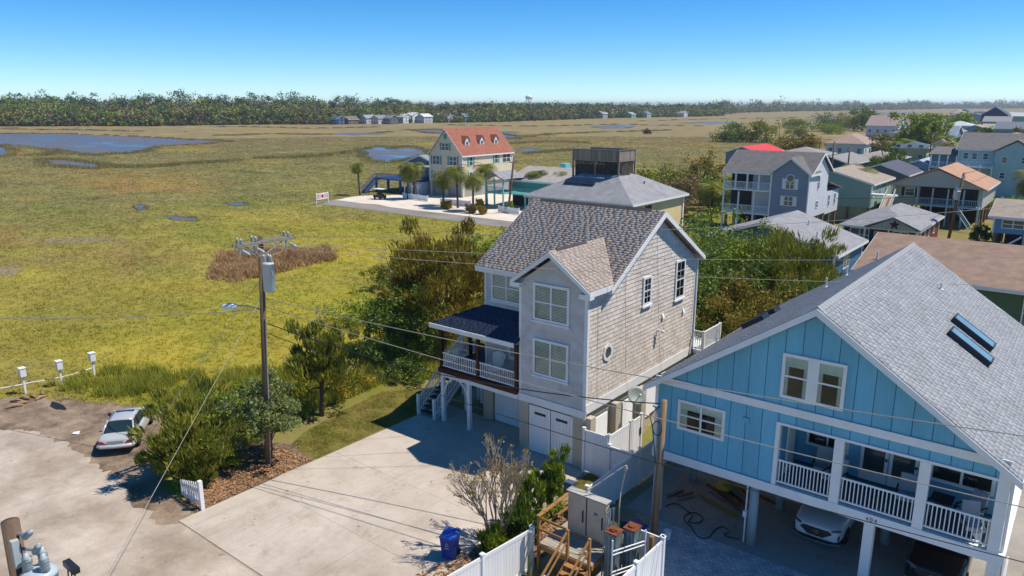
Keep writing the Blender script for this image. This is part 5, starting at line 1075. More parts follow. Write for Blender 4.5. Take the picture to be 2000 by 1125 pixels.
# ---- grey gabled house (one siding in two tones: shaded front, sunlit side painted in)
VG, VW = sid('shaded_siding', '8791a3', .2), sid('sunlit_siding', 'c9cdd2', .2)
h = thing('gabled_house', (-35.9, 105.5, 0), 'three storey blue grey gabled house with double white porches on pilings', 'house')
obj('wall', MB().prism([(-38.3, 102.4, 2.7), (-38.3, 109.2, 2.7), (-38.3, 109.2, 8.7), (-38.3, 105.6, 10.85), (-38.3, 102.4, 8.8)], (8.1, 0, 0)), VW, h)
obj('wall', MB().prism([(-35.1, 100.65, 2.7), (-30.19, 100.65, 2.7), (-30.19, 100.65, 8.8), (-32.65, 100.65, 10.55), (-35.1, 100.65, 8.8)], (0, 1.74, 0)), VG, h)
obj('sunlit_sheet', MB().box(-30.189, -30.15, 100.7, 102.39, 2.7, 8.7), VW, h)  # thin added sheet carrying the sunlit tone onto the bay's side
obj('wall', MB().box(-41.6, -35.11, 102.9, 109, 2.9, 8.7), VG, h)
obj('side_wing', MB().box(-36, -30.25, 109.21, 115.4, 2.4, 5.6), VW, h); obj('wing_roof', MB().prism([(-36.3, 109.21, 6.9), (-36.3, 115.8, 5.6), (-36.3, 115.8, 5.75), (-36.3, 109.21, 7.05)], (6.4, 0, 0)), RG1, h)
rf = gable_roof(h, 's', -42.1, -29.85, 105.6, 4.9, 8.5, 11.2, .16, RG1); gable_roof(h, 't', 100.3, 105, -32.65, 2.8, 8.6, 10.75, .15, RG1)
for zd, zc in ((2.95, 5.75), (6.15, 8.45)): porch(h, -41.9, -35.12, 100.75, 102.88, zd, zc, 4 if zd > 4 else 3, WHITE, ground=zd < 4)
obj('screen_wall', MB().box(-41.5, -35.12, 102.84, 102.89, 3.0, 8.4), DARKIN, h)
simple_window(h, 'F', 100.65, -33.1, -32.1, 6.6, 7.85, WHITE, 2); simple_window(h, 'F', 100.65, -33.15, -32.1, 4.4, 5.55, WHITE, 2)
obj('arch_window', MB().lathe((-32.6, 100.63, 7.98), [(.55, 0), (.55, .05)], 20, (0, -1, 0)), WHITE, h); obj('arch_pane', MB().lathe((-32.6, 100.575, 7.98), [(.44, 0), (.44, .01)], 20, (0, -1, 0)), PANE, h)
simple_window(h, 'R', -30.19, 104.6, 105.2, 6.4, 8.1); simple_window(h, 'R', -30.19, 104.6, 105.3, 3.9, 4.7); simple_window(h, 'R', -30.25, 110.3, 110.9, 3.5, 5.0); simple_window(h, 'R', -30.25, 113.2, 113.8, 3.5, 5.0)
pm = mesh_of(MB().box(-.17, .17, -.17, .17, 0, 2.4), 'piling', WOOD); repeat('piling', pm, WOOD, h, [(x, y, -.02) for x in (-41.3, -38.2, -35, -30.5) for y in (101, 104, 106.5, 109, 112, 115)])
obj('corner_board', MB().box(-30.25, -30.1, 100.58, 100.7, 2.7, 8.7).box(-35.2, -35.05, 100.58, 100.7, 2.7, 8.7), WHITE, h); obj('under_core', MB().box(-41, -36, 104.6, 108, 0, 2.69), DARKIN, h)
# ---- plain grey roofed house behind the trees
h = house('grey_roofed_house', 'low blue house under a plain light grey gable roof behind the cedar', -34.6, -19.8, 76.5, 87, 0, 3.1, 2.45, sid('teal_blue_siding', '35688c', .18), RG2, 't', .5, wins=[('R', -19.8, 80, 82, 1.0, 2.4, None, 2)])
for x, y, z in ((-24.5, 83, 4.6), (-22.5, 79.5, 4.0)): obj('vent_pipe', MB().tube((x, y, z - .2), (x, y, z + .7), .1), WHITE, h)
# ---- brown roofed green house
h = house('green_house', 'green walled house under a long brown shingle roof behind the blue house', -13.3, 6, 58.8, 72.5, 0, 5.55, 1.75, sid('sage_siding', '57704f', .22), RBR, 's', .5, wins=[('F', 58.8, -7.9, -6.8, 3.4, 5.0), ('F', 58.8, -2.9, -1.6, 3.0, 4.9)])
for x in (-12.6, -11.3): obj('vent_pipe', MB().tube((x, 60.6, 5.9), (x, 60.6, 6.7), .07), WHITE, h)
# ---- red house
REDS = sid('red_siding', '7c2420', .16)
h = house('red_house', 'low red house with grey hip roof and a dark star on its gable', -25.0, -16.7, 99.3, 114.5, 0, 2.8, 1.9, REDS, RG2, 'hip', .5, wins=[('F', 99.3, -24.1, -22.0, .9, 2.4, None, 2), ('F', 99.3, -19.2, -17.6, 1.2, 2.4, None, 2)])
obj('gable_roof', MB().prism([(-22.4, 98.3, 2.8), (-19.2, 98.3, 4.15), (-16.1, 98.3, 2.8), (-16.1, 98.3, 2.95), (-19.2, 98.3, 4.3), (-22.4, 98.3, 2.95)], (0, 7, 0)), RG2, h)
obj('gable_face', MB().prism([(-22.1, 98.5, 2.75), (-16.4, 98.5, 2.75), (-19.2, 98.5, 4.1)], (0, .1, 0)), M('pale_sage', 'a9aaa2', .7), h)
star = []
for i in range(10): a = math.pi / 2 + i * math.pi / 5; q = .62 if i % 2 == 0 else .26; star.append((-19.0 + q * math.cos(a), 98.4, 3.35 + q * math.sin(a)))
obj('star', MB().prism(star, (0, -.05, 0)), M('rusty_star', '3d1714', .7), h)
for x in (-22.3, -19.6, -16.4): obj('porch_post', MB().box(x - .08, x + .08, 98.5, 98.66, 0, 2.75), WHITE, h)
for x in (-24.75, -21.6, -20.6): obj('dark_shutter', MB().box(x - .25, x + .25, 99.24, 99.299, .8, 2.45), M('navy_shutter', '1d2438', .6), h)
obj('front_door', MB().box(-21.4, -20.85, 99.23, 99.299, .05, 2.3), M('pale_door', 'b8b2a4', .6), h)
for y in (102, 105, 108, 111): simple_window(h, 'R', -16.7, y - .5, y + .5, 1.0, 2.3)
# ---- mint green house
MINT = sid('mint_siding', '8fae9e', .2)
h = house('mint_house', 'long mint green house under a plain tan grey gable roof', -39.2, -26.9, 120.3, 133.5, 2.4, 6.0, 1.75, MINT, RTAN, 't', .35, wins=fwins('R', -26.9, (121.5, 123.5, 125.5, 129.5), 4.0, 5.4, .8), stilts=True)
obj('lower_wall', MB().box(-39, -27.3, 120.6, 133.2, 0, 2.398), M('pale_olive', '9da287', .8), h)
s2 = obj('outer_stair', MB().prism([(-24.6, 119.5, 4.6), (-24.6, 112.5, .1), (-24.6, 112.5, 0), (-24.6, 113, 0), (-24.6, 119.5, 4.3)], (1.1, 0, 0)), M('stair_tan', 'b79a7a', .8), h)
railing(h, (-24.6, 112.6, 0), (-24.6, 119.4, 4.5), .2, 1.1, WHITE, .3, .06); railing(h, (-23.5, 112.6, 0), (-23.5, 119.4, 4.5), .2, 1.1, WHITE, .3, .06); obj('stair_landing', MB().box(-26.8, -23.4, 119.5, 121, 4.4, 4.6), WHITE, h)
vinyl_fence('vinyl_fence', (-25.9, 99.5), (-25.9, 118), 1.7, 'white yard fence beside the red house', nb=60)
# ---- peach roofed house
PW = sid('oyster_siding', 'b3b1a2', .2)
h = house('peach_roofed_house', 'raised oyster coloured house with peach shingle roof and a screened white porch', -25.0, -13.3, 126.0, 140.5, 2.7, 5.75, 2.55, PW, RPEACH, 't', .5, wins=[('F', 126, -23.4, -22.2, 4.1, 5.2, M('navy_shutter', '1d2438', .6))], stilts=True)
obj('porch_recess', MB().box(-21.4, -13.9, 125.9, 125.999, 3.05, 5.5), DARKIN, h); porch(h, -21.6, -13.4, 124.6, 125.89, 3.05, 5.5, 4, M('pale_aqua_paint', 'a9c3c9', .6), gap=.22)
obj('porch_gable', MB().prism([(-25.4, 124.3, 5.72), (-13, 124.3, 5.72), (-19.15, 124.3, 8.25)], (0, 1.65, 0)), PW, h)
obj('porch_roof', MB().prism([(-25.7, 124.0, 5.55), (-19.15, 124.0, 8.42), (-12.6, 124.0, 5.55), (-12.6, 124, 5.7), (-19.15, 124, 8.57), (-25.7, 124, 5.7)], (0, 1.6, 0)), RPEACH, h)
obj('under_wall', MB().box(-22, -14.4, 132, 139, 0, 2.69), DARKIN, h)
railing(h, (-13.6, 120.0, 0), (-16.8, 124.5, 2.95), .2, 1.1, MATS['pale_aqua_paint'], .3, .06)
# ---- far right blue house
h = house('raised_blue_house', 'small mid blue house on stilts with grey brown roof and a white twin window', -9.6, 2, 105.5, 116, 2.5, 4.6, 1.4, sid('mid_blue_siding', '5f8db4', .2), RTAN, 's', .6, wins=[('F', 105.5, -8.7, -6.6, 3.2, 4.1, None, 2)], stilts=True)
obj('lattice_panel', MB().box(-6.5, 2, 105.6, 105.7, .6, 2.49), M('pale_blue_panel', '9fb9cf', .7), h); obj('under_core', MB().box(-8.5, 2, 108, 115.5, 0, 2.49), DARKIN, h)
obj('stair_stringer', MB().prism([(-9.4, 105.3, .1), (-6.6, 105.3, 2.4), (-6.6, 105.3, 2.15), (-9.0, 105.3, .1)], (0, .1, 0)), WHITE, h)
# ---- aqua house
AQ = sid('aqua_siding', 'a8c4c6', .22)
h = house('aqua_house', 'three storey pale aqua house with charcoal roof and white balconies', -23.6, -6, 174, 188, 2.6, 9.0, 2.8, AQ, RG1, 's', .5, wins=fwins('F', 174, (-22.3, -20.8, -18.9), 7.0, 8.1, .8) + fwins('F', 172.6, (-15.6, -12.4), 6.6, 7.6, .8) + fwins('F', 172.6, (-15.6,), 3.6, 4.6, .8))
obj('front_bay', MB().prism([(-17.2, 172.6, 0), (-10.6, 172.6, 0), (-10.6, 172.6, 8.7), (-13.9, 172.6, 10.6), (-17.2, 172.6, 8.7)], (0, 1.39, 0)), AQ, h); obj('bay_roof', MB().prism([(-17.7, 172.2, 8.5), (-13.9, 172.2, 10.75), (-10.1, 172.2, 8.5), (-10.1, 172.2, 8.7), (-13.9, 172.2, 10.95), (-17.7, 172.2, 8.7)], (0, 8, 0)), RG1, h)
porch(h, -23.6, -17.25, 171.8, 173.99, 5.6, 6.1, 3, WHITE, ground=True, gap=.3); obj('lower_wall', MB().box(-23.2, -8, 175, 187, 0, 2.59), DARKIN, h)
obj('screen_wing', MB().box(-28.5, -23.61, 175, 182, 2.6, 7.6), M('aqua_screen', '5f7f8a', .6), h); obj('wing_roof', MB().prism([(-29, 174.3, 7.5), (-29, 182.5, 8.7), (-29, 182.5, 8.85), (-29, 174.3, 7.65)], (5.3, 0, 0)), RG1, h); porch(h, -28.5, -23.7, 173.4, 174.99, 5.2, 7.5, 3, WHITE, gap=.3)
# ---- roofs among the street further back
FAR = [
 ('navy_roofed_house', 'house with a dusky navy gable roof behind the mint house stair', -39.5, -29.8, 160, 174, 0, 4.4, 1.8, '5d6b78', '545766', 't'),
 ('white_metal_roofed_house', 'house with a pale blue metal roof beside the peach roof', -35.5, -26.5, 177, 192, 0, 4.5, 1.6, 'b8c4cc', '9fb0c8', 't'),
 ('salmon_roofed_house', 'low house with salmon hip roof behind the pale metal roof', -31.5, -23.5, 200, 212, 0, 4.0, 1.8, 'c9b9a0', 'b58a78', 'hip'),
 ('red_metal_roofed_house', 'house with a bright red metal roof behind the grey gabled house', -88, -78, 212, 231, 0, 4.0, 1.7, '7d8791', 'd8424a', 't'),
 ('low_grey_house', 'low house with dusty grey hip roof behind the grey gabled house', -76, -63, 219, 232, 0, 3.7, 1.9, '98a0a5', '938c88', 'hip'),
 ('shaded_grey_house', 'grey roofed dark blue house behind the twin poles', -57, -47.5, 188, 207, 0, 3.9, 1.6, '2c4763', '8b8a88', 't'),
 ('tan_hip_house', 'raised white porch house under a big tan hip roof', -75, -63, 265, 284, 1.6, 5.0, 2.9, 'c9d2d2', 'a08a7c', 'hip'),
 ('slate_hip_house', 'low blue house with dusty mauve hip roof before the tan hip roof', -55, -43, 215, 230, 0, 3.6, 1.7, '5f8596', '9c918d', 'hip'),
 ('teal_roofed_house', 'small house with dark teal roof and cream wall by the tall tree', -50, -41, 243, 255, 1.5, 5.4, 1.5, 'b9b48f', '4e626c', 'hip'),
 ('narrow_cream_house', 'narrow sunlit cream house between tall palms', -38.5, -34.5, 236, 246, 0, 7.0, 1.2, 'd8cdb2', '8d8a86', 't'),
 ('mauve_roofed_house', 'white gabled house with dusty mauve roof and screened front', -98, -83.5, 412, 432, 0, 7.4, 4.6, 'cfd3d8', '9b8682', 's'),
 ('white_cottage', 'small white roofed cottage beside the mauve roofed house', -78, -69, 400, 416, 0, 5.0, 2, '9fb4c4', 'c5ccd2', 'hip'),
 ('slate_blue_house', 'blue house with white front gable behind the tall airy tree', -62, -47, 330, 348, 0, 6.2, 3.2, '6f93ad', '7d8b98', 's'),
 ('white_eaved_house', 'low house with bright white eaves beside the slate blue house', -46, -36, 322, 336, 0, 4.6, 1.6, 'a9bccb', 'b9c2cc', 'hip'),
 ('rust_walled_house', 'low rust brown house with tan roof behind the aqua house', -39, -23, 262, 272, 0, 4.4, 1.3, '8a5a33', 'a98e78', 's'),
 ('tan_walled_house', 'low tan house with ochre wall beside the rust brown house', -22, -12, 266, 278, 0, 4.4, 1.3, 'c7a46b', '9e9288', 's'),
 ('olive_roofed_house', 'low white house with olive tan hip roof behind the aqua house', -17, -4, 240, 254, 0, 4.8, 1.6, 'b6bcc0', 'a39c84', 'hip'),
 ('mushroom_roofed_house', 'low house with mushroom hip roof and white porch far down the street', -36, -22, 340, 356, 0, 5.2, 1.9, 'b9bec2', 'a39892', 'hip'),
 ('sand_roofed_house', 'low house with sandy hip roof far down the street', -18, -4, 318, 334, 0, 5.0, 2.0, 'a8a89c', 'a59f90', 'hip'),
 ('navy_gabled_house', 'tall navy blue gabled house against the horizon', -76, -60, 640, 662, 0, 10.5, 5.5, '1f3a66', '55606e', 't'),
 ('pale_blue_house', 'big pale blue house at the far right end of the street', -32, -18, 420, 440, 0, 9.5, 3.2, '9db4c6', '8c97a2', 't'),
 ('teal_garage', 'small teal outbuilding below the navy gabled house', -48, -40, 520, 530, 0, 5.5, 1.4, '5fa6ae', '8f9698', 's')]
more = random.Random(12); tones = [('grey', '8f8f8e'), ('brown', '8d7a6c'), ('tan', 'a2978a'), ('slate', '6e7780'), ('white', 'b9bec2'), ('mauve', '92827e'), ('sandy', 'ab9f88'), ('blue grey', '7a8896')]; walls = [('white', 'c9ced2'), ('cream', 'cfc5ac'), ('blue', '7fa0b8'), ('green', '8ba896'), ('aqua', '9cc0c2')]
wd = ['row', 'bend', 'end']
spots = [(-58, 372), (-72, 378), (-50, 405), (-34, 395), (-62, 440), (-88, 480), (-46, 455), (-75, 540), (-58, 560), (-100, 600), (-40, 590), (-90, 720), (-62, 740), (-110, 780), (-38, 700), (-120, 900), (-85, 930), (-60, 860), (-150, 1050), (-110, 1080), (-75, 1020), (-170, 1250), (-120, 1300), (-90, 1180), (-50, 980), (-24, 470), (-30, 520), (-20, 380), (-112, 660), (-28, 640), (-44, 780), (-30, 860), (-20, 740), (-100, 850), (-140, 980), (-40, 1080), (-60, 1140), (-140, 1160), (-30, 1200), (-190, 1400)]
for i, (x, y) in enumerate(spots):
    rn, rc = tones[i % 8]; wn_, wc = walls[(i // 8 + i) % 5]
    FAR.append(('beach_house', f'{wn_} walled beach house with {rn} roof' + (' and hip ends' if i % 3 == 1 else '') + (' beyond' if y > 662 else ' before') + ' the navy gabled house', x - 7, x + 7, y, y + 15, 0, more.uniform(4.5, 8.5), more.uniform(2, 3.2), wc, rc, more.choice(['s', 't']) if i % 3 != 1 else 'hip'))
for n, lb, s0, s1, t0, t1, zf, ze, rise, wc, rc, rg in FAR:
    big = (s1 - s0) > 8; wn2 = []
    zs = [1.0] if ze < 5.4 else ([1.0, 3.9] if ze < 8 else [1.0, 3.9, 6.6])
    for z in zs:
        z += zf * .6; k = max(2, int((s1 - s0) / 3)); wn2 += fwins('F', t0, [s0 + (s1 - s0) * (i + .5) / k for i in range(k)], z, z + 1.4, 1.1)
        k = max(2, int((t1 - t0) / 4)); wn2 += fwins('R', s1, [t0 + (t1 - t0) * (i + .5) / k for i in range(k)], z, z + 1.4, 1.0)
    house(n, lb, s0, s1, t0, t1, zf, ze, rise, sid('siding_' + wc, wc, .2), shin('roof_' + rc, rc), rg, .55, wins=wn2 if t0 < 700 else wn2[:3], corner=False, stilts=zf > 0, group='houses down the beach street')
# ---- houses among the trees on the far shore
r2 = random.Random(5)
SHORE = [(550, 239, 'slate', '4e5e74', '7f8a96', 7), (600, 243, 'grey', '7f8388', 'b9bec2', 6), (630, 243, 'plain white', 'c9cacb', 'a39a90', 6), (657, 244, 'navy', '22406e', '3f5068', 7), (715, 243, 'white', 'c3c7ca', '8f949c', 7), (737, 243, 'cream', 'cbc6b4', '7d8288', 8), (760, 243, 'dark grey', '55595e', '6d7278', 7), (785, 242, 'pale', 'd2d4d5', 'b5babd', 9), (803, 241, 'white gabled', 'd8dadb', 'c2c6c9', 10), (825, 241, 'pale grey', 'b5bac0', 'c9ccce', 9), (848, 240, 'bright white', 'dcdedf', 'cfd2d4', 9), (872, 240, 'slate roofed', 'b9c0c6', '5f6a74', 7), (905, 240, 'teal blue', '5c7f92', '6d8592', 9), (925, 240, 'cream ended', 'd6d2c4', '8f959a', 8), (1172, 231, 'pale roofed', '9aa4ac', 'b5b8ba', 9), (1199, 230, 'light blue', '7da9cc', 'a8b4bd', 8), (1228, 230, 'green', '6fb59a', '9aa8a4', 7), (1256, 229, 'white fronted', 'c3c8cc', '7e868c', 9), (1330, 228, 'small white', 'c9ccce', '8a9196', 7), (1258, 229.5, 'grey sided', 'a4abb2', '6c747c', 8), (680, 243.5, 'brown', '6d5f52', '7a6e64', 6), (640, 240, 'orange roofed', 'a59a8c', 'b08468', 9)]
for u, v, nm, wc, rc, hh in SHORE:
    p = G(u, v); p = p + p.normalized() * (r2.uniform(10, 34) if u < 1000 else r2.uniform(-10, 2)); w = r2.uniform(7.5, 10.5) if p.length < 900 else 12; wn2 = []; hh = hh * r2.uniform(.85, 1.05)
    for z in (1.2, 4.2): wn2 += fwins('F', p.y - 3, [p.x - w / 2 + 1.5 + i * (w - 3) / 2 for i in range(3)], z, z + 1.6, 1.4) + fwins('R', p.x + w / 2, [p.y + 1, p.y + 5], z, z + 1.6, 1.4)
    house('shore_house', f'{nm} house with its back to the trees on the far shore', p.x - w / 2, p.x + w / 2, p.y - 3, p.y + 9, 0, hh * .78, 2.6, sid('siding_' + wc, wc, .25), shin('roof_' + rc, rc), r2.choice(['s', 't']), .5, wins=wn2, corner=False, group='houses along the far shore')
# water tower
p = Vector((ray(1033, 204).x, ray(1033, 204).y, 0)).normalized() * 1750
wt = thing('water_tower', (p.x, p.y, 0), 'white water tower rising above the far trees', 'water tower')
obj('tank', MB().lathe((p.x, p.y, 28), [(.5, 0), (6, .9), (8.2, 3.2), (8.6, 5.4), (7.6, 7.8), (4.6, 9.8), (.5, 10.6)], 20), WHITE, wt, True)
for i in range(6): a = i * 1.047; obj('leg', MB().tube((p.x + 7.6 * math.cos(a), p.y + 7.6 * math.sin(a), 0), (p.x + 6 * math.cos(a), p.y + 6 * math.sin(a), 30), .5, .45, 6), WHITE, wt)
obj('riser', MB().tube((p.x, p.y, 0), (p.x, p.y, 28), 1.0), WHITE, wt)
# ================================================================ POLES AND WIRES
POLE = M('pole_wood', '6e5a49', .9, .25, 2, streak=(5, 5, .4), bump=.4); POLEN = M('pole_wood_new', '8f7860', .9, .25, 2, streak=(5, 5, .4), bump=.4)
PORC = M('porcelain', 'a9b3b8', .3, .06, 3); TANK = M('transformer_paint', 'aeb8bd', .45, .07, 2); WIREW = M('pale_cable', '9a948a', .6, .1); WIRED = M('dark_cable', '262320', .6, .2); RUST = M('rust', '7a4326', .8, .25, 6)
def lathe_ins(b, p, r=.06, h=.28, ax=(0, 0, 1)): b.lathe(p, [(r * .5, 0), (r * .5, h * .08), (r, h * .12), (r * .72, h * .22), (r, h * .28), (r * .72, h * .38), (r, h * .44), (r * .72, h * .54), (r, h * .6), (r * .72, h * .7), (r * .9, h * .76), (r * .5, h * .84), (r * .4, h)], 10, ax)
def transformer(root, c, r, h):
    t = obj('transformer', MB().lathe(c, [(r * .9, 0), (r, .05), (r, h - .06), (r * 1.06, h - .05), (r * 1.06, h), (r * .7, h + .07), (.02, h + .09)], 18), TANK, root, True)
    for a in (.4, 2.2, 4.0): b = MB(); lathe_ins(b, (c[0] + r * .55 * math.cos(a), c[1] + r * .55 * math.sin(a), c[2] + h + .04), .09, .38); obj('bushing', b, PORC, t, True)
    obj('lug', MB().box(c[0] + r, c[0] + r + .06, c[1] - .05, c[1] + .05, c[2] + h * .6, c[2] + h * .75), GREYMETAL, t); return t
pl = thing('utility_pole', (-30.78, 19.1, 0), 'tall wooden utility pole with crossarm, grey transformer and street lamp beside the driveway', 'utility pole')
ptop = Vector((-30.35, 19.45, 11.55)); pb = Vector((-30.78, 19.1, -.3)); PL = lambda z: pb.lerp(ptop, (z + .3) / 11.85)
obj('pole', MB().tube(pb, ptop, .17, .12, 14), POLE, pl, True)
ca = PL(11.3)
for dx in (-.16, .16): obj('crossarm', MB().box(ca.x + dx - .06, ca.x + dx + .06, ca.y - 1.35, ca.y + 1.65, 11.22, 11.36), M('crossarm_wood', '8c8378', .9, .2, 3), pl)
for y in (-1.1, -.35, 1.4):
    for dx in (-.16, .16): b = MB(); lathe_ins(b, (ca.x + dx, ca.y + y, 11.36), .07, .25); obj('insulator', b, PORC, pl, True)
    b = MB(); lathe_ins(b, (ca.x + .2, ca.y + y, 11.05), .08, .5, (.9, .2, -.3)); obj('insulator', b, PORC, pl, True); obj('cutout', MB().tube((ca.x - .2, ca.y + y + .12, 11.2), (ca.x - .3, ca.y + y + .15, 10.7), .06, .05, 8), PORC, pl)
obj('brace', MB().tube((ca.x + .16, ca.y + 1.1, 11.22), (PL(10.6).x + .1, PL(10.6).y, 10.6), .03).tube((ca.x + .16, ca.y - .9, 11.22), (PL(10.6).x + .1, PL(10.6).y, 10.6), .03), GREYMETAL, pl)
q = PL(9.2); transformer(pl, (q.x + .42, q.y + .12, 8.95), .28, 1.35); obj('bracket', MB().box(q.x + .05, q.x + .25, q.y - .05, q.y + .15, 9.2, 9.35).box(q.x + .05, q.x + .25, q.y - .05, q.y + .15, 9.9, 10.05), BLACK, pl)
q = PL(8.05); la = obj('lamp_arm', MB().path([(q.x, q.y, 8.0), (q.x - .5, q.y - .45, 8.2), (q.x - .95, q.y - .85, 8.22)], .035), GREYMETAL, pl)
obj('lamp_head', MB().lathe((q.x - .85, q.y - .76, 8.2), [(.03, 0), (.13, .1), (.19, .35), (.17, .6), (.08, .78), (.02, .82)], 14, (-.74, -.67, -.04)), WHITE, la, True)
obj('conduit', MB().tube(PL(0) + Vector((.17, .02, 0)), PL(7.6) + Vector((.17, .02, 0)), .035), WIREW, pl)
obj('jumper', MB().path([(ca.x + .1, ca.y + 1.3, 11.1), (ca.x + .35, ca.y + .9, 10.75), PL(10.3) + Vector((.45, .2, .35))], .015).path([(ca.x + .1, ca.y - .9, 11.1), (ca.x + .2, ca.y - .4, 10.7), PL(10.3) + Vector((.35, 0, .35))], .015), WIREW, pl)
def cable(name, label, p0, p1, sag, r=.014, mat=None, n=24, cat='cable', group=None):
    p0, p1 = Vector(p0), Vector(p1); pts = [p0.lerp(p1, i / n) - Vector((0, 0, 4 * sag * (i / n) * (1 - i / n))) for i in range(n + 1)]
    return solo(name, MB().path(pts, r, 5), mat or WIREW, p0, label, cat, group)
def off(u, v, z): return G(u, v, z)
cable('guy_wire', 'pale guy wire slanting from the transformer pole down behind the broad juniper', PL(9.6), G(205, 968), .05, .014)
cable('guy_wire', 'pale guy wire slanting from the transformer pole towards the old concrete lot', PL(8.7), Vector((-21.2, 6.5, 6.0)).lerp(Vector((-21.2, 6.5, 0)), .55), .05, .011)
cable('power_line', 'primary line from the crossarm outer end over the shingled house roof', (ca.x, ca.y + 1.5, 11.35), (6, 62, 13.0), .9, .013)
cable('power_line', 'primary line from the crossarm middle passing the shingled house eave', (ca.x, ca.y - .3, 11.35), (8, 58, 10.0), .9, .013)
cable('power_line', 'primary line from the crossarm near end passing above the porch roof', (ca.x, ca.y - 1.2, 11.35), (10, 54, 9.0), .9, .013)
cable('service_cable', 'pale service cable crossing in front of the porch roof', PL(8.6), (14, 30, 8.2), .9, .018)
cable('service_cable', 'pale service cable dipping in front of the porch railing', PL(8.2), (14, 27, 6.0), .7, .018)
sp0, sp1 = Vector((-12.28, 24.88, -.3)), Vector((-12.2, 25.0, 6.25))
cable('service_drop', 'black service cable sagging from the transformer pole to the leaning service pole', PL(7.4), sp1 - Vector((0, 0, .15)), .75, .024, WIRED)
cable('service_drop', 'thin black cable strung across the garage doors and past the blue house porch', PL(6.9), (1.5, 25.3, 4.1), .55, .016, WIRED)
cable('service_cable', 'thin dark cable leaving the transformer pole over the marsh edge weeds', PL(8.0) + Vector((-.1, 0, 0)), (-78, 2, 5.2), 1.2, .02, WIREW)
sp = thing('service_pole', (-12.28, 24.88, 0), 'short weathered service pole standing before the blue house', 'utility pole')
obj('pole', MB().tube(sp0, sp1, .15, .12, 12), POLEN, sp, True); obj('conduit', MB().tube((-12.42, 24.8, 0), (-12.36, 24.9, 5.6), .035).tube((-12.36, 24.9, 5.6), (-12.5, 24.8, 6.0), .03), GREYMETAL, sp)
obj('cable_coil', MB().path([(-12.34 + .2 * math.cos(a), 24.78, 5.1 + .3 * math.sin(a)) for a in np.linspace(0, 11, 26)], .018).path([(-12.3, 24.85, 6.0), (-12.6, 24.6, 5.7), (-12.5, 24.7, 5.1), (-12.36, 24.85, 3.5)], .02), WIRED, sp)
obj('weatherhead', MB().tube((-12.36, 24.9, 5.95), (-12.55, 24.75, 6.02), .06, .05), GREYMETAL, sp)
# pole at the street corner with its own transformer
bp = thing('utility_pole', (-14.85, 3.85, 0), 'dark weathered pole top with fuses and a transformer above the old concrete lot', 'utility pole')
obj('pole', MB().tube((-14.85, 3.85, -.3), (-14.85, 3.85, 10.05), .2, .15, 14), POLE, bp, True); transformer(bp, (-14.35, 4.02, 8.1), .3, 1.0)
for i, (dx, dy, z) in enumerate(((.25, .1, 9.75), (.42, .18, 9.45), (.34, .02, 9.2))):
    b = MB(); lathe_ins(b, (-14.85 + dx, 3.85 + dy, z), .065, .26, (.5, .3, .5 if i == 0 else 1)); obj('fuse_insulator', b, PORC, bp, True); obj('bracket', MB().tube((-14.85, 3.85, z + .05), (-14.85 + dx, 3.85 + dy, z + .08), .03), GREYMETAL, bp)
obj('arrester', MB().box(-14.72, -14.6, 3.75, 3.87, 9.2, 9.75), TANK, bp)
rk = obj('cable_rack', MB().box(-13.95, -13.5, 4.3, 4.42, 9.25, 9.36), BLACK, bp)
obj('cable', MB().path([(-13.9, 4.36, 9.25), (-13.95, 4.3, 8.4), (-14.2, 4.1, 7.2)], .014).path([(-13.75, 4.36, 9.25), (-13.8, 4.3, 8.2), (-14.1, 4.1, 7.0)], .014).path([(-13.6, 4.36, 9.25), (-13.6, 4.3, 8.1), (-13.9, 4.1, 6.8)], .014), WIRED, bp)
def farpole(label, u0, v0, u1, v1, dual=False, xf=False, t=None):
    b_ = G(u0, v0) if t is None else PT(u0, v0, t); tp = PT(u1, v1, b_.y); o = thing('utility_pole', (b_.x, b_.y, 0), label, 'utility pole', 'poles along the beach street'); z0 = Vector((b_.x, b_.y, -.2))
    obj('pole', MB().tube(z0, tp, .2, .15, 10), POLE, o, True)
    a = tp - Vector((0, 0, .7)); obj('crossarm', MB().box(a.x - .07, a.x + .07, a.y - 1.1, a.y + 1.1, a.z - .07, a.z + .07), POLE, o)
    for y in (-1, 1): b = MB(); lathe_ins(b, (a.x, a.y + y, a.z + .07), .09, .3); obj('insulator', b, PORC, o)
    if xf: transformer(o, (a.x - .55, a.y - .2, a.z - 2.6), .3, 1.1); transformer(o, (a.x - .3, a.y - .7, a.z - 2.7), .3, 1.1)
    return tp
T1 = farpole('leaning pole with clustered transformers beside the bright lawn', 1851, 472, 1883, 338, xf=True)
T2 = farpole('lone pole with one transformer behind the roof deck house', 1347, 393, 1353, 315, xf=True)
T3 = farpole('slim pole standing before the grey gabled house porch', 1460, 424, 1466, 372)
T4 = farpole('pole close behind the white gable of the grey gabled house', 1622, 345, 1630, 276, t=170)
T5 = farpole('pole between the grey roofs beside its twin', 1655, 340, 1660, 288, t=170)
T6 = farpole('pole in front of the aqua house bay', 1982, 378, 1996, 292)
T7 = farpole('dark pole before the teal house porch', 992, 412, 1004, 308, t=96)
T8 = farpole('tall thin pole beside the narrow cream house', 1815, 300, 1822, 262, t=235)
T9 = farpole('small pole at the marsh edge behind the red metal roof', 1600, 285, 1603, 267, t=270)
cable('power_line', 'thin line between the leaning pole and the pole before the aqua house', T1, T6, .8, .03, WIRED); cable('power_line', 'thin line between the grey gabled house pole and the leaning pole', T3, T1 - Vector((0, 0, 2.5)), 1.0, .03, WIRED)
cable('power_line', 'thin line between the lone pole and the pole by the grey gabled house', T2, T3, .8, .025, WIRED)
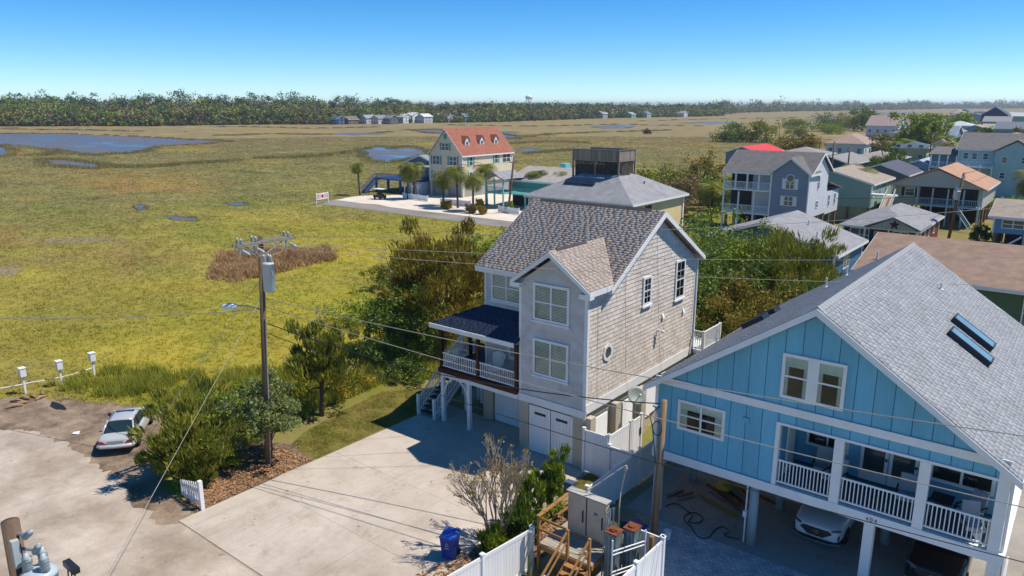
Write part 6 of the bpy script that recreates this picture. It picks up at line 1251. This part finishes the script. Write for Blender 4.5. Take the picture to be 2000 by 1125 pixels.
# ================================================================ CARS
RUBBER, RIM = M('tyre_rubber', (0.015, .015, .016), .8, .2, 6), M('alloy_rim', '9aa0a4', .35, .1, 4, metal=.6)
CARGLASS = M('car_glass', (0.018, .035, .038), .05, .1, 1, spec=1.0)
def car(name, label, loc, heading, paint, kind):
    t = thing(name, (loc[0], loc[1], 0.0), label, 'car'); ca_, sa_ = math.cos(heading), math.sin(heading); z0 = loc[2]
    def P(x, y, z): return (loc[0] + x * ca_ - y * sa_, loc[1] + x * sa_ + y * ca_, z0 + z)
    suv = kind == 'suv'; L_, W = (4.9, 1.0) if suv else (4.8, .91); dz = .16 if suv else 0
    st = [(-.5, .78, .42, .60, .66), (-.485, .92, .30, .76, .84), (-.44, .985, .22, .84, .93), (-.30, 1, .19, .86, .96), (0, 1, .19, .86, .95), (.18, 1, .19, .84, .93), (.33, .99, .19, .80, .86), (.44, .95, .21, .70, .77), (.485, .86, .27, .58, .68), (.5, .70, .36, .5, .58)]
    b = MB(); rings = []
    for f, w, zl, zb, zt in st:
        x = f * L_; w *= W; zl, zb, zt = zl + dz * .4, zb + dz * (1.2 if f > .3 else 1), zt + dz * (1.5 if f > .3 else 1)
        half = [(0, zt), (.5 * w, zt), (.86 * w, zt - .03), (.985 * w, zb - .02), (w, (zl + zb) / 2), (.96 * w, zl + .05), (.75 * w, zl)]
        ring = half + [(-y, z) for y, z in half[::-1][:-1]]; rings.append([P(x, y, z) for y, z in ring])
    n = len(rings[0]); k = 0
    for rg_ in rings: b.v += rg_
    for i in range(len(rings) - 1):
        for j in range(n): b.f.append((i * n + j, (i + 1) * n + j, (i + 1) * n + (j + 1) % n, i * n + (j + 1) % n))
    b.f.append(tuple(range(n))); b.f.append(tuple((len(rings) - 1) * n + j for j in range(n - 1, -1, -1)))
    bd = obj('body', b, paint, t, True); md = bd.modifiers.new('sub', 'SUBSURF'); md.levels = 2; md.render_levels = 2
    xb0, xb1, xr0, xr1 = (-.47, .20, -.40, .03) if suv else (-.36, .22, -.23, .04); zb, zr = (1.06, 1.66) if suv else (.93, 1.40); wb, wr = .90 * W, .66 * W
    B4 = [P(xb0 * L_, wb * .92, zb), P(xb0 * L_, -wb * .92, zb), P(xb1 * L_, -wb, zb - .02), P(xb1 * L_, wb, zb - .02)]; R4 = [P(xr0 * L_, wr, zr), P(xr0 * L_, -wr, zr), P(xr1 * L_, -wr * 1.02, zr), P(xr1 * L_, wr * 1.02, zr)]
    for nm, q in (('rear_window', (B4[0], B4[1], R4[1], R4[0])), ('windscreen', (B4[2], B4[3], R4[3], R4[2])), ('side_window', (B4[1], B4[2], R4[2], R4[1])), ('side_window', (B4[3], B4[0], R4[0], R4[3]))): obj(nm, MB().add(q, [(0, 1, 2, 3)]), CARGLASS, t)
    rr = MB(); m = []
    for i in range(7):
        x = (xr0 - .012 + (xr1 - xr0 + .024) * i / 6) * L_; cz = zr + .055 * math.sin(math.pi * (i + .6) / 7.2)
        m.append([P(x, y * wr * 1.06, zr - .015 + (cz - zr + .02) * (1 - y * y)) for y in (-1, -.6, -.2, .2, .6, 1)])
    for row in m: rr.v += row
    for i in range(6):
        for j in range(5): rr.f.append((i * 6 + j, (i + 1) * 6 + j, (i + 1) * 6 + j + 1, i * 6 + j + 1))
    ro = obj('roof', rr, paint, t, True); so = ro.modifiers.new('thick', 'SOLIDIFY'); so.thickness = .05; so.offset = -1
    for a, c in zip(B4, R4): obj('pillar', MB().tube(a, c, .055, .05, 6), paint, t, True)
    for sg in (1, -1): obj('pillar', MB().tube(P((xb0 * .35 + xb1 * .65) * L_ - .75, sg * wb * .97, zb), P(xr0 * .45 * L_ - .1, sg * wr * 1.01, zr), .04, .04, 6), BLACK, t)
    wz = .33 if not suv else .37
    for x in (-.30, .305):
        for sg in (1, -1):
            ax = Vector((-sa_ * sg, ca_ * sg, 0)); w_ = obj('wheel', MB().lathe(P(x * L_, sg * (W - .20), wz), [(wz * .72, 0), (wz * .95, .02), (wz, .07), (wz, .16), (wz * .94, .205), (wz * .68, .21)], 22, ax), RUBBER, t, True)
            obj('rim', MB().lathe(P(x * L_, sg * (W - .01), wz), [(wz * .66, 0), (wz * .62, .02), (wz * .2, .012), (.03, .03)], 14, ax), RIM, w_)
    for sg in (1, -1): obj('mirror', MB().lathe(P(xb1 * L_ - .25, sg * (W + .12), zb + .06), [(.02, -.09), (.1, -.05), (.11, .03), (.03, .08)], 10, (ca_, sa_, 0)), paint if suv else BLACK, t, True)
    if kind == 'sedan':
        for sg in (1, -1): obj('tail_light', MB().prism([P(-.497 * L_, sg * .46 * W, .60), P(-.488 * L_, sg * .88 * W, .62), P(-.485 * L_, sg * .88 * W, .78), P(-.494 * L_, sg * .66 * W, .77)], Vector(P(-.035, 0, 0)) - Vector(P(0, 0, 0))), M('red_lens', (0.35, .012, .02), .2, .1, spec=.8), t)
        obj('plate_panel', MB().prism([P(-.503 * L_, -.42 * W, .60), P(-.503 * L_, .42 * W, .60), P(-.498 * L_, .42 * W, .76), P(-.498 * L_, -.42 * W, .76)], Vector(P(-.03, 0, 0)) - Vector(P(0, 0, 0))), M('grey_panel', '8a8d90', .4, .15, 9), t)
        obj('bumper', MB().path([P(-.47 * L_, -.97 * W, .5), P(-.507 * L_, -.75 * W, .5), P(-.517 * L_, 0, .5), P(-.507 * L_, .75 * W, .5), P(-.47 * L_, .97 * W, .5)], [.08, .1, .1, .1, .08], 8), paint, t, True)
        obj('sunroof', MB().prism([P(-.03 * L_, -.45, zr + .045), P(-.03 * L_, .45, zr + .045), P(.02 * L_, .45, zr + .03), P(.02 * L_, -.45, zr + .03)], (0, 0, .012)), CARGLASS, t)
    else:
        F_ = lambda x, y, z: P(.5 * L_ + x, y, z); ex = Vector(P(.03, 0, 0)) - Vector(P(0, 0, 0))
        gr = obj('grille', MB().prism([F_(-.03, -.62, .72), F_(.0, -.30, .50), F_(.0, .30, .50), F_(-.03, .62, .72), F_(-.05, .50, .82), F_(-.05, -.50, .82)], ex * 2), BLACK, t)
        em = MB().path([F_(.06 - .01, .105 * math.cos(a), .67 + .085 * math.sin(a)) for a in np.linspace(1.9, 1.9 + 5.65, 18)], .012, 5); em.tube(F_(.05, -.06, .60), F_(.05, 0, .735), .012, .012, 5).tube(F_(.05, .06, .60), F_(.05, 0, .735), .012, .012, 5); obj('emblem', em, RIM, gr)
        for sg in (1, -1):
            obj('headlight', MB().prism([F_(-.05, sg * .60, .80), F_(-.22, sg * .92, .85), F_(-.22, sg * .93, .93), F_(-.08, sg * .58, .87)], ex * 2.2), M('headlight_lens', '5d6a72', .1, .2, 5, spec=.9), t); obj('side_vent', MB().prism([F_(-.13, sg * .84, .50), F_(-.16, sg * .89, .50), F_(-.15, sg * .90, .70), F_(-.12, sg * .86, .70)], ex * 2), BLACK, t)
        obj('lower_intake', MB().path([F_(-.2, -.9, .34), F_(-.01, -.5, .33), F_(.015, 0, .33), F_(-.01, .5, .33), F_(-.2, .9, .34)], .05, 6), BLACK, t); obj('lip', MB().path([F_(-.2, -.93, .25), F_(.0, -.5, .25), F_(.03, 0, .25), F_(.0, .5, .25), F_(-.2, .93, .25)], .035, 6), RIM, t)
    return t
SILVER = M('silver_paint', 'c2c4c4', .28, .03, 1, metal=.2, coat=.5); WPAINT = M('white_car_paint', 'dfe2e2', .3, .03, 1, coat=.6); KPAINT = M('black_car_paint', (0.012, .014, .017), .25, .1, 1, coat=.7)
hd = R(141.7); car('parked_sedan', 'silver sedan parked on the dirt half hidden by the broad juniper', (-37.75 + 2.35 * math.cos(hd), 14.85 + 2.35 * math.sin(hd), -.01), hd, SILVER, 'sedan')
car('parked_suv', 'white sport utility car parked nose out under the blue house', (-7.05, 31.2, .005), R(-90), WPAINT, 'suv'); car('parked_suv', 'black car parked nose out under the blue house corner', (-2.75, 30.75, .005), R(-90), KPAINT, 'suv')
# golf cart on the far street
gc = thing('golf_cart', (-107.6, 95.2, 0), 'dark golf cart with white roof on the white sand by the street end', 'golf cart'); x, y = -107.6, 95.2
obj('body', MB().box(x - 1.2, x + 1.2, y - .6, y + .6, .3, .75).box(x - .2, x + .1, y - .55, y + .55, .75, 1.2), BLACK, gc); obj('roof', MB().box(x - 1.2, x + 1.2, y - .65, y + .65, 1.9, 1.98), WHITE, gc); obj('seat', MB().box(x + .1, x + .6, y - .55, y + .55, .75, 1.0), RUST, gc)
for a in (-1, 1):
    for c in (-.55, .55): obj('roof_post', MB().tube((x + a, y + c, .7), (x + a, y + c, 1.9), .03), BLACK, gc); obj('wheel', MB().lathe((x + a * .8, y + c - .08, .25), [(.15, 0), (.25, .03), (.25, .13), (.15, .16)], 14, (0, 1, 0)), RUBBER, gc)
# road end sign
a_, c_ = G(618, 399), G(641, 395); sg_ = thing('street_end_sign', a_, 'white board sign with red lettering on two posts at the street end', 'sign'); U = (c_ - a_); Ln = U.length; U = U / Ln; Nn = Vector((U.y, -U.x, 0))
for e in (0, Ln): obj('post', MB().obox(a_, U, Nn, e - .07, e + .07, -.07, .07, 0, 2.0), WHITE, sg_)
obj('board', MB().obox(a_, U, Nn, -.05, Ln + .05, .08, .12, .75, 1.9), WHITE, sg_); RED = M('sign_red', 'b02a3c', .6)
obj('emblem', MB().lathe(a_ + U * Ln * .5 + Nn * .121 + Vector((0, 0, 1.33)), [(.34, 0), (.34, .012)], 18, tuple(Nn)), RED, sg_); lt = MB()
for z in (1.62, 1.33, 1.03):
    for f0, f1 in ((.05, .13), (.16, .22), (.26, .34), (.66, .74), (.78, .84), (.87, .95)): lt.obox(a_, U, Nn, f0 * Ln, f1 * Ln, .121, .135, z - .08, z + .08)
obj('lettering', lt, RED, sg_)
for (p0, p1, lb) in (((-105.2, 99.0), (-97.8, 98.2), 'white yard fence between the palms and the cream house'), ((-93.5, 97.2), (-86.8, 97.6), 'white yard fence before the cream house garden'), ((-78.8, 95.8), (-74, 95.2), 'short white fence beside the teal house')): vinyl_fence('yard_fence', p0, p1, 1.0, lb, nb=16)
# ================================================================ THINGS IN THE YARDS
def wheelie_bin(label, x, y, rot, body, lid, mark=True):
    t = thing('wheelie_bin', (x, y, 0), label, 'bin'); c, s = math.cos(rot), math.sin(rot); P = lambda a, b, z: Vector((x + a * c - b * s, y + a * s + b * c, z + .006))
    lo, hi = [(-.24, -.26), (.24, -.26), (.24, .26), (-.24, .26)], [(-.30, -.34), (.30, -.34), (.30, .34), (-.30, .34)]
    obj('body', MB().add([P(a, b, .05) for a, b in lo] + [P(a, b, .98) for a, b in hi], [(3, 2, 1, 0), (4, 5, 6, 7), (0, 1, 5, 4), (1, 2, 6, 5), (2, 3, 7, 6), (3, 0, 4, 7)]), body, t)
    obj('lid', MB().add([P(-.33, -.38, .985), P(.33, -.38, .985), P(.33, .37, .985), P(-.33, .37, .985), P(-.27, -.30, 1.08), P(.27, -.30, 1.08), P(.27, .30, 1.10), P(-.27, .30, 1.10)], [(3, 2, 1, 0), (4, 5, 6, 7), (0, 1, 5, 4), (1, 2, 6, 5), (2, 3, 7, 6), (3, 0, 4, 7)]), lid, t)
    obj('handle', MB().tube(P(-.25, .42, 1.0), P(.25, .42, 1.0), .02), body, t)
    for a in (-.27, .27): obj('wheel', MB().lathe(P(a, .28, .12), [(.05, -.03), (.12, -.03), (.12, .03), (.05, .03)], 12, (c, s, 0)), RUBBER, t)
    if mark:
        b = MB()
        for i in range(3): an = math.pi / 2 + i * 2.094; q = P(.07 * math.cos(an), -.33, .68 + .07 * math.sin(an)); q2 = P(.07 * math.cos(an + 1.6), -.33, .68 + .07 * math.sin(an + 1.6)); b.tube(q, q2, .018, .006, 4)
        b.box(-.01, .01, -.01, .01, 0, .01); b.v = b.v[:-8]; b.f = b.f[:-6]; b.obox(P(0, -.325, .52), Vector((c, s, 0)), Vector((s, -c, 0)), -.08, .08, 0, .012, 0, .025); obj('recycling_mark', b, WHITE, t)
BB = M('blue_plastic', '1c3f9c', .45, .08, 2); wheelie_bin('blue recycling bin standing on the driveway beside the mulch', -18.2, 19.0, R(20), BB, M('blue_lid', '2c57b5', .4, .08, 2))
wheelie_bin('dark blue bin tucked in the alley behind the utility platform', -12.75, 24.15, R(160), M('dark_blue_plastic', '17235c', .5), M('dark_blue_lid', '1b2a75', .5), False); wheelie_bin('grey green bin in the alley beside the dark blue bin', -13.5, 23.7, R(175), M('green_plastic', '2f4038', .6), M('green_lid', '35493f', .6), False)
solo('paint_bucket', MB().lathe((-12.0, 25.5, 0.0), [(.14, 0), (.17, .36), (.16, .37), (.02, .33)], 14), WHITE, (-12.0, 25.5, 0), 'white bucket at the foot of the leaning service pole', 'bucket')
# white meter posts by the marsh
for i, (u, v) in enumerate(((50, 767), (121, 752), (185, 735))):
    p = G(u, v); t = thing('meter_post', p, 'white box on a short white post in a row at the marsh edge', 'post', 'white boxed posts at the marsh edge'); obj('post', MB().box(p.x - .06, p.x + .06, p.y - .06, p.y + .06, -.1, 1.1), WHITE, t); obj('box', MB().box(p.x - .19, p.x + .19, p.y - .16, p.y + .16, 1.1, 1.62).prism([(p.x - .22, p.y - .19, 1.62), (p.x + .22, p.y - .19, 1.62), (p.x + .22, p.y + .19, 1.62), (p.x - .22, p.y + .19, 1.62)], (0, 0, .04)), WHITE, t)
rope = [G(-20, 772), G(20, 766), G(62, 757), G(100, 751), G(140, 742), G(185, 727)]; solo('boundary_rope', MB().path([p + Vector((0, 0, .35)) for p in rope], .035, 5), WHITE, rope[0], 'pale rope strung low past the white boxed posts', 'rope')
DRIFT = M('driftwood', '9b7f62', .9, .3, 4)
r3 = random.Random(8)
for i, (u, v) in enumerate(((20, 785), (40, 778), (60, 775), (85, 772), (70, 782), (30, 792), (230, 742), (245, 737), (150, 748), (12, 798))):
    p = G(u, v); a = r3.uniform(0, 3); l = r3.uniform(.4, .9); d = Vector((math.cos(a), math.sin(a), .03)) * l; solo('driftwood', MB().path([p + Vector((0, 0, .05)), p + d * .5 + Vector((0, 0, .12)), p + d + Vector((0, 0, .04))], [.07, .09, .05], 6), DRIFT, p, 'pale brown driftwood scrap on the bare ground at the marsh edge', 'driftwood', 'driftwood scraps at the marsh edge')
p = G(148, 846); solo('litter', MB().add([p + Vector(q) for q in ((-.25, 0, .01), (0, -.2, .04), (.3, .05, .01), (.05, .2, .09), (-.1, .15, .02))], [(0, 1, 3, 4), (1, 2, 3)]), WHITE, p, 'crumpled white sheet lying on the dirt by the sedan', 'litter')
p = G(112, 793); solo('pothole_patch', MB().add([p + Vector((.9 * math.cos(a) * (1 + .25 * math.sin(3 * a)), .28 * math.sin(a), -.004)) for a in np.linspace(0, 5.9, 14)], [tuple(range(14))]), M('tar', (0.012, .012, .012), .7), p, 'black tar patch on the dirt lot', 'patch')
# picket panel
pk = thing('picket_panel', (-29.3, 14.75, 0), 'short leaning white picket fence panel at the driveway corner', 'fence'); obj('post', MB().box(-29.37, -29.2, 14.66, 14.83, 0, 1.38), WHITE, pk)
for i in range(9): x = -29.45 - i * .19; h_ = 1.2 - i * .045; obj('picket', MB().prism([(x - .05, 14.72, .12), (x + .05, 14.72, .12), (x + .05, 14.72, h_), (x, 14.72, h_ + .07), (x - .05, 14.72, h_)], (0, .025, 0)), WHITE, pk)
for z in (.3, .9): obj('rail', MB().prism([(-31.1, 14.75, z * .78), (-29.37, 14.75, z), (-29.37, 14.75, z + .09), (-31.1, 14.75, z * .78 + .09)], (0, .04, 0)), WHITE, pk)
# hose and planks under the blue house
hp = [(1300, 990), (1318, 984), (1338, 996), (1352, 1008), (1345, 1020), (1365, 1022), (1372, 1012), (1358, 1003), (1342, 1005), (1336, 1016), (1350, 1030), (1362, 1048), (1382, 1052), (1396, 1036), (1412, 1030), (1424, 1040), (1414, 1044), (1424, 1050), (1446, 1054)]
hpts = [G(*q) + Vector((0, 0, .03)) for q in hp]; sm = []
for i in range(len(hpts) - 1):
    p0, p1, p2, p3 = hpts[max(i - 1, 0)], hpts[i], hpts[i + 1], hpts[min(i + 2, len(hpts) - 1)]
    for q in range(6): f = q / 6; sm.append(.5 * ((2 * p1) + (p2 - p0) * f + (2 * p0 - 5 * p1 + 4 * p2 - p3) * f * f + (3 * p1 - p0 - 3 * p2 + p3) * f ** 3))
solo('garden_hose', MB().path(sm, .022, 6), BLACK, sm[0], 'black garden hose looped across the slab under the blue house', 'hose')
for i, (u, v, a, l, m_) in enumerate(((1395, 986, -.35, 2.1, PINE), (1405, 992, -.3, 2.0, PINE), (1420, 975, -.6, 1.9, RUST), (1410, 968, -.5, 2.2, RUST), (1428, 965, -.7, 1.6, PINE), (1440, 958, -.6, 1.5, PINE), (1418, 982, -.42, 2.2, M('grey_plank', '7c7264', .9, .2)), (1445, 980, -.5, 1.6, RUST), (1455, 968, -.75, 1.2, PINE), (1500, 978, -.3, 1.2, RUST), (1318, 965, 1.3, 1.1, M('grey_plank', '7c7264', .9, .2)), (1338, 972, 1.1, .9, RUST))):
    p = G(u, v); z = .01 + (i % 3) * .055; d, n_ = Vector((math.cos(a), math.sin(a), 0)), Vector((-math.sin(a), math.cos(a), 0)); solo('plank', MB().obox(p, d, n_, -l / 2, l / 2, -.08, .08, z, z + .045), m_, p, 'loose timber plank in the pile under the blue house', 'plank', 'timber planks piled under the blue house')
p = G(1413, 958); solo('tarp_bundle', MB().lathe((p.x, p.y, .15), [(.05, -.12), (.32, -.1), (.4, .05), (.3, .2), (.12, .3), (.03, .32)], 9), M('yellow_tarp', 'b59a2a', .6, .2, 4), p, 'yellow bundle lying on top of the plank pile', 'bundle')
# porch seats on the blue house
CUSH = M('pale_cushion', 'a9adb2', .8, .06, 2)
for x, y, rot, lb in ((-7.05, 28.7, 0.15, 'pale cushioned armchair by the left porch window of the blue house'), (-6.45, 28.1, -.3, 'pale cushioned armchair behind the first porch column of the blue house'), (-3.95, 28.3, .1, 'pale cushioned armchair before the french doors of the blue house'), (-1.95, 28.5, -.5, 'pale cushioned armchair by the right porch window of the blue house'), (-1.75, 27.55, .4, 'pale slatted seat against the right end of the blue house railing')):
    t = thing('porch_armchair', (x, y, 3.121), lb, 'chair'); c, s = math.cos(rot), math.sin(rot); P = lambda a, b, z: Vector((x + a * c - b * s, y + a * s + b * c, 3.123 + z)); U, V_ = Vector((c, s, 0)), Vector((-s, c, 0))
    obj('seat', MB().obox(P(0, 0, 0), U, V_, -.3, .3, -.32, .28, .36, .5), CUSH, t); obj('backrest', MB().add([P(-.3, .25, .5), P(.3, .25, .5), P(.3, .36, .5), P(-.3, .36, .5), P(-.27, .42, 1.12), P(.27, .42, 1.12), P(.27, .5, 1.12), P(-.27, .5, 1.12)], [(3, 2, 1, 0), (4, 5, 6, 7), (0, 1, 5, 4), (1, 2, 6, 5), (2, 3, 7, 6), (3, 0, 4, 7)]), CUSH, t)
    for a in (-.33, .33):
        obj('arm', MB().obox(P(a, 0, 0), U, V_, -.03, .03, -.33, .4, .62, .66), BLACK, t)
        for b_ in (-.3, .32): obj('leg', MB().tube(P(a, b_, 0.0), P(a, b_, .62), .02), BLACK, t)
t = thing('porch_table', (-2.95, 28.6, 3.121), 'dark rectangular table on the blue house porch', 'table'); obj('table_top', MB().box(-3.2, -2.5, 28.2, 29.0, 3.68, 3.72), BLACK, t)
for x in (-3.15, -2.55):
    for y in (28.25, 28.95): obj('leg', MB().tube((x, y, 3.123), (x, y, 3.68), .02), GREYMETAL, t)
# ================================================================ UTILITY PLATFORM
up = thing('utility_platform', (-13.7, 21.6, 0), 'raised treated pine platform with handrails and stairs behind the white fence', 'platform')
DECKB = M('deck_boards', 'a39a8a', .85, .15, 3, streak=(1, 6, 1), orand=.12)
pm = mesh_of(MB().box(-14.9, -12.55, .006, .134, 0, .04), 'deck_board', DECKB); repeat('deck_board', pm, DECKB, up, [(0, 20.45 + i * .14, 1.16) for i in range(18)])
obj('joist', MB().box(-14.9, -12.55, 20.42, 20.47, .95, 1.159).box(-14.93, -14.88, 20.47, 22.95, .95, 1.159).box(-12.57, -12.52, 20.47, 22.95, .95, 1.159), PINE, up)
for x, y, h_ in ((-14.87, 20.4, 2.35), (-14.95, 22.95, 2.35), (-13.55, 20.4, 2.3), (-12.6, 20.4, 2.3), (-12.55, 22.9, 1.2), (-13.55, 18.6, 1.1), (-12.6, 18.6, 1.1)): obj('post', MB().box(x - .05, x + .05, y - .05, y + .05, -.05, h_), PINE, up)
for z in (1.78, 2.25): obj('handrail', MB().box(-14.82, -13.6, 20.38, 20.42, z, z + .09), PINE, up)
obj('handrail', MB().prism([(-14.95, 20.35, 2.36), (-14.8, 20.35, 2.36), (-14.87, 23.0, 2.36), (-15.02, 23.0, 2.36)], (0, 0, .04)), PINE, up); obj('handrail', MB().obox((-14.87, 20.45, 1.78), (0, 1, 0), (1, 0, 0), 0, 2.45, -.02, .02, 0, .09), PINE, up)
for x in (-13.55, -12.6): obj('stair_rail', MB().obox((x, 20.4, 2.2), Vector((0, -1.8, -1.15)).normalized(), (1, 0, 0), 0, 2.15, -.03, .03, 0, .09), PINE, up); obj('stair_rail', MB().obox((x, 20.4, 1.8), Vector((0, -1.8, -1.15)).normalized(), (1, 0, 0), 0, 2.15, -.02, .02, 0, .08), PINE, up); obj('stringer', MB().prism([(x - .02, 20.4, 1.1), (x - .02, 18.55, -.02), (x - .02, 18.9, -.02), (x - .02, 20.4, .85)], (.04, 0, 0)), PINE, up)
pm = mesh_of(MB().box(-13.52, -12.63, -.13, .13, -.04, 0), 'tread', PINE); repeat('tread', pm, PINE, up, [(0, 20.25 - i * .29, .98 - i * .18) for i in range(6)])
cb = thing('control_cabinet', (-13.6, 21.9, 1.2), 'large twin door grey steel cabinet standing on the pine platform', 'cabinet'); CAB = M('cabinet_steel', 'b9ae9e', .5, .1, 1.5, metal=.15)
obj('body', MB().box(-14.45, -12.75, 21.75, 21.98, 1.32, 3.0), CAB, cb); obj('top', MB().box(-14.5, -12.7, 21.68, 22.05, 3.0, 3.05), M('cabinet_top', 'b0aca4', .5), cb)
obj('foot', MB().box(-14.4, -14.2, 21.8, 21.96, 1.2, 1.32).box(-13.0, -12.8, 21.8, 21.96, 1.2, 1.32), CAB, cb)
for x in (-14.42, -13.56): d = obj('door', MB().box(x, x + .8, 21.72, 21.749, 1.36, 2.96), CAB, cb); obj('handle', MB().box(x + .66, x + .7, 21.68, 21.719, 1.9, 2.4), BLACK, d)
obj('door_gap', MB().box(-13.615, -13.565, 21.735, 21.748, 1.36, 2.96), BLACK, cb); obj('warning_label', MB().box(-13.25, -13.1, 21.71, 21.719, 2.4, 2.5), M('grey_label', '6d6d70', .6), cb)
mb_ = thing('meter_box', (-15.05, 22.85, 0), 'dark blue grey meter box on a post beside the steel cabinet', 'meter box'); obj('box', MB().box(-15.25, -14.85, 22.6, 22.9, 2.25, 2.75), M('slate_box', '45566a', .5), mb_); obj('post', MB().box(-15.09, -15.01, 22.91, 22.99, -.05, 2.7), PINE, mb_)
pv = thing('vent_conduit', (-12.9, 22.5, 0), 'white conduit pipe arching up beside the steel cabinet', 'conduit'); obj('pipe', MB().path([(-12.62, 22.5, .0), (-12.62, 22.5, 2.6), (-12.72, 22.75, 3.1), (-12.62, 22.9, 4.0), (-12.7, 22.85, 4.12), (-13.65, 21.72, 3.2)], .03, 6), WIREW, pv); obj('head', MB().lathe((-12.62, 22.9, 3.95), [(.05, 0), (.08, .1), (.05, .22)], 10), WIREW, pv)
TEALB = M('weathered_teal_steel', '49605f', .5, .25, 3, alt='7d8f92')
for x, y, lb in ((-12.15, 21.35, 'tall weathered teal steel cabinet with rusty top nearest the platform stairs'), (-11.75, 22.0, 'tall weathered teal steel cabinet with rusty top nearest the leaning service pole')):
    t = thing('pump_cabinet', (x, y, 0), lb, 'cabinet'); obj('body', MB().box(x - .23, x + .23, y - .25, y + .25, 0, 2.3), TEALB, t); obj('rusty_top', MB().prism([(x - .25, y - .27, 2.3), (x + .25, y - .27, 2.3), (x + .25, y + .27, 2.3), (x - .25, y + .27, 2.3)], (0, 0, .05)).lathe((x, y, 2.35), [(.17, 0), (.15, .06), (.02, .08)], 10), RUST, t)
    obj('rib', MB().box(x - .06, x - .02, y - .28, y - .251, .05, 2.25).box(x + .1, x + .14, y - .28, y - .251, .05, 2.25), GREYMETAL, t)
pf = thing('pipe_frame', (-11.5, 21.3, 0), 'white tubular rack with paired rungs beside the teal cabinets', 'rack')
for x, y in ((-11.85, 20.75), (-11.25, 22.1)): obj('upright', MB().tube((x, y, -.02), (x, y, 2.35), .03), WHITE, pf)
for z in (.9, 1.05, 1.75, 1.9): obj('rung', MB().tube((-11.85, 20.75, z), (-11.25, 22.1, z), .025), WHITE, pf)
solo('timber_post', MB().box(-11.2, -11.06, 22.3, 22.44, -.05, 2.0), PINE, (-11.13, 22.37, 0), 'bare timber post behind the white tubular rack', 'post')
cc = MB(); r4 = random.Random(3)
for i in range(14): x, y = -12.55 + r4.uniform(-.12, .12), 21.6 + r4.uniform(-.3, .3); cc.path([(x, y, 2.9), (x + r4.uniform(-.1, .1), y + r4.uniform(-.1, .1), 2.0), (x + r4.uniform(-.15, .15), y - .1, 1.1), (x + r4.uniform(-.1, .1), y - .15, .02)], .018, 5)
solo('cable_bundle', cc, GREYMETAL, (-12.55, 21.6, 0), 'tangle of grey flexible conduits between the steel and teal cabinets', 'cables')
gmk = thing('marker_post', (-15.0, 19.95, 0), 'olive green marker post with grey cap inside the white fence', 'post'); obj('post', MB().tube((-14.95, 19.95, -.05), (-14.95, 19.95, .95), .09), M('olive_plastic', '6f7556', .6), gmk); obj('cap', MB().tube((-14.95, 19.95, .95), (-14.95, 19.95, 1.9), .1, .1), GREYMETAL, gmk)
solo('drain_pipe', MB().path([(-15.1, 17.2, .15), (-14.6, 18.8, .15), (-14.3, 20.2, .15)], .08, 8), WHITE, (-15.1, 17.2, 0), 'white plastic pipe lying below the pine platform', 'pipe')
# timber walkway at the right side of the blue house
wk = tag(obj('side_walk', MB().box(.6, 2.2, 20, 43, -.02, .05), PINE), kind='structure')
for i in range(26): obj('plank', MB().box(.55, 2.25, 22 + i * .3, 22.28 + i * .3, .051, .085), PINE, wk)
# ================================================================ HAZE over the whole flat
hz = MB().box(-9100, 9100, -500, 14100, -1.2, 42)
ho = obj('haze', hz, None); hm = bpy.data.materials.new('haze_air'); hm.use_nodes = True; hn = hm.node_tree.nodes; hn.remove(hn['Principled BSDF'])
pv_ = hn.new('ShaderNodeVolumePrincipled'); pv_.inputs['Density'].default_value = 0.00013; pv_.inputs['Color'].default_value = (0.80, 0.89, 1.0, 1); pv_.inputs['Anisotropy'].default_value = 0.2
hm.node_tree.links.new(pv_.outputs[0], hn['Material Output'].inputs['Volume']); ho.data.materials.append(hm); tag(ho, 'thin pale haze lying over the marsh', 'haze', kind='stuff')
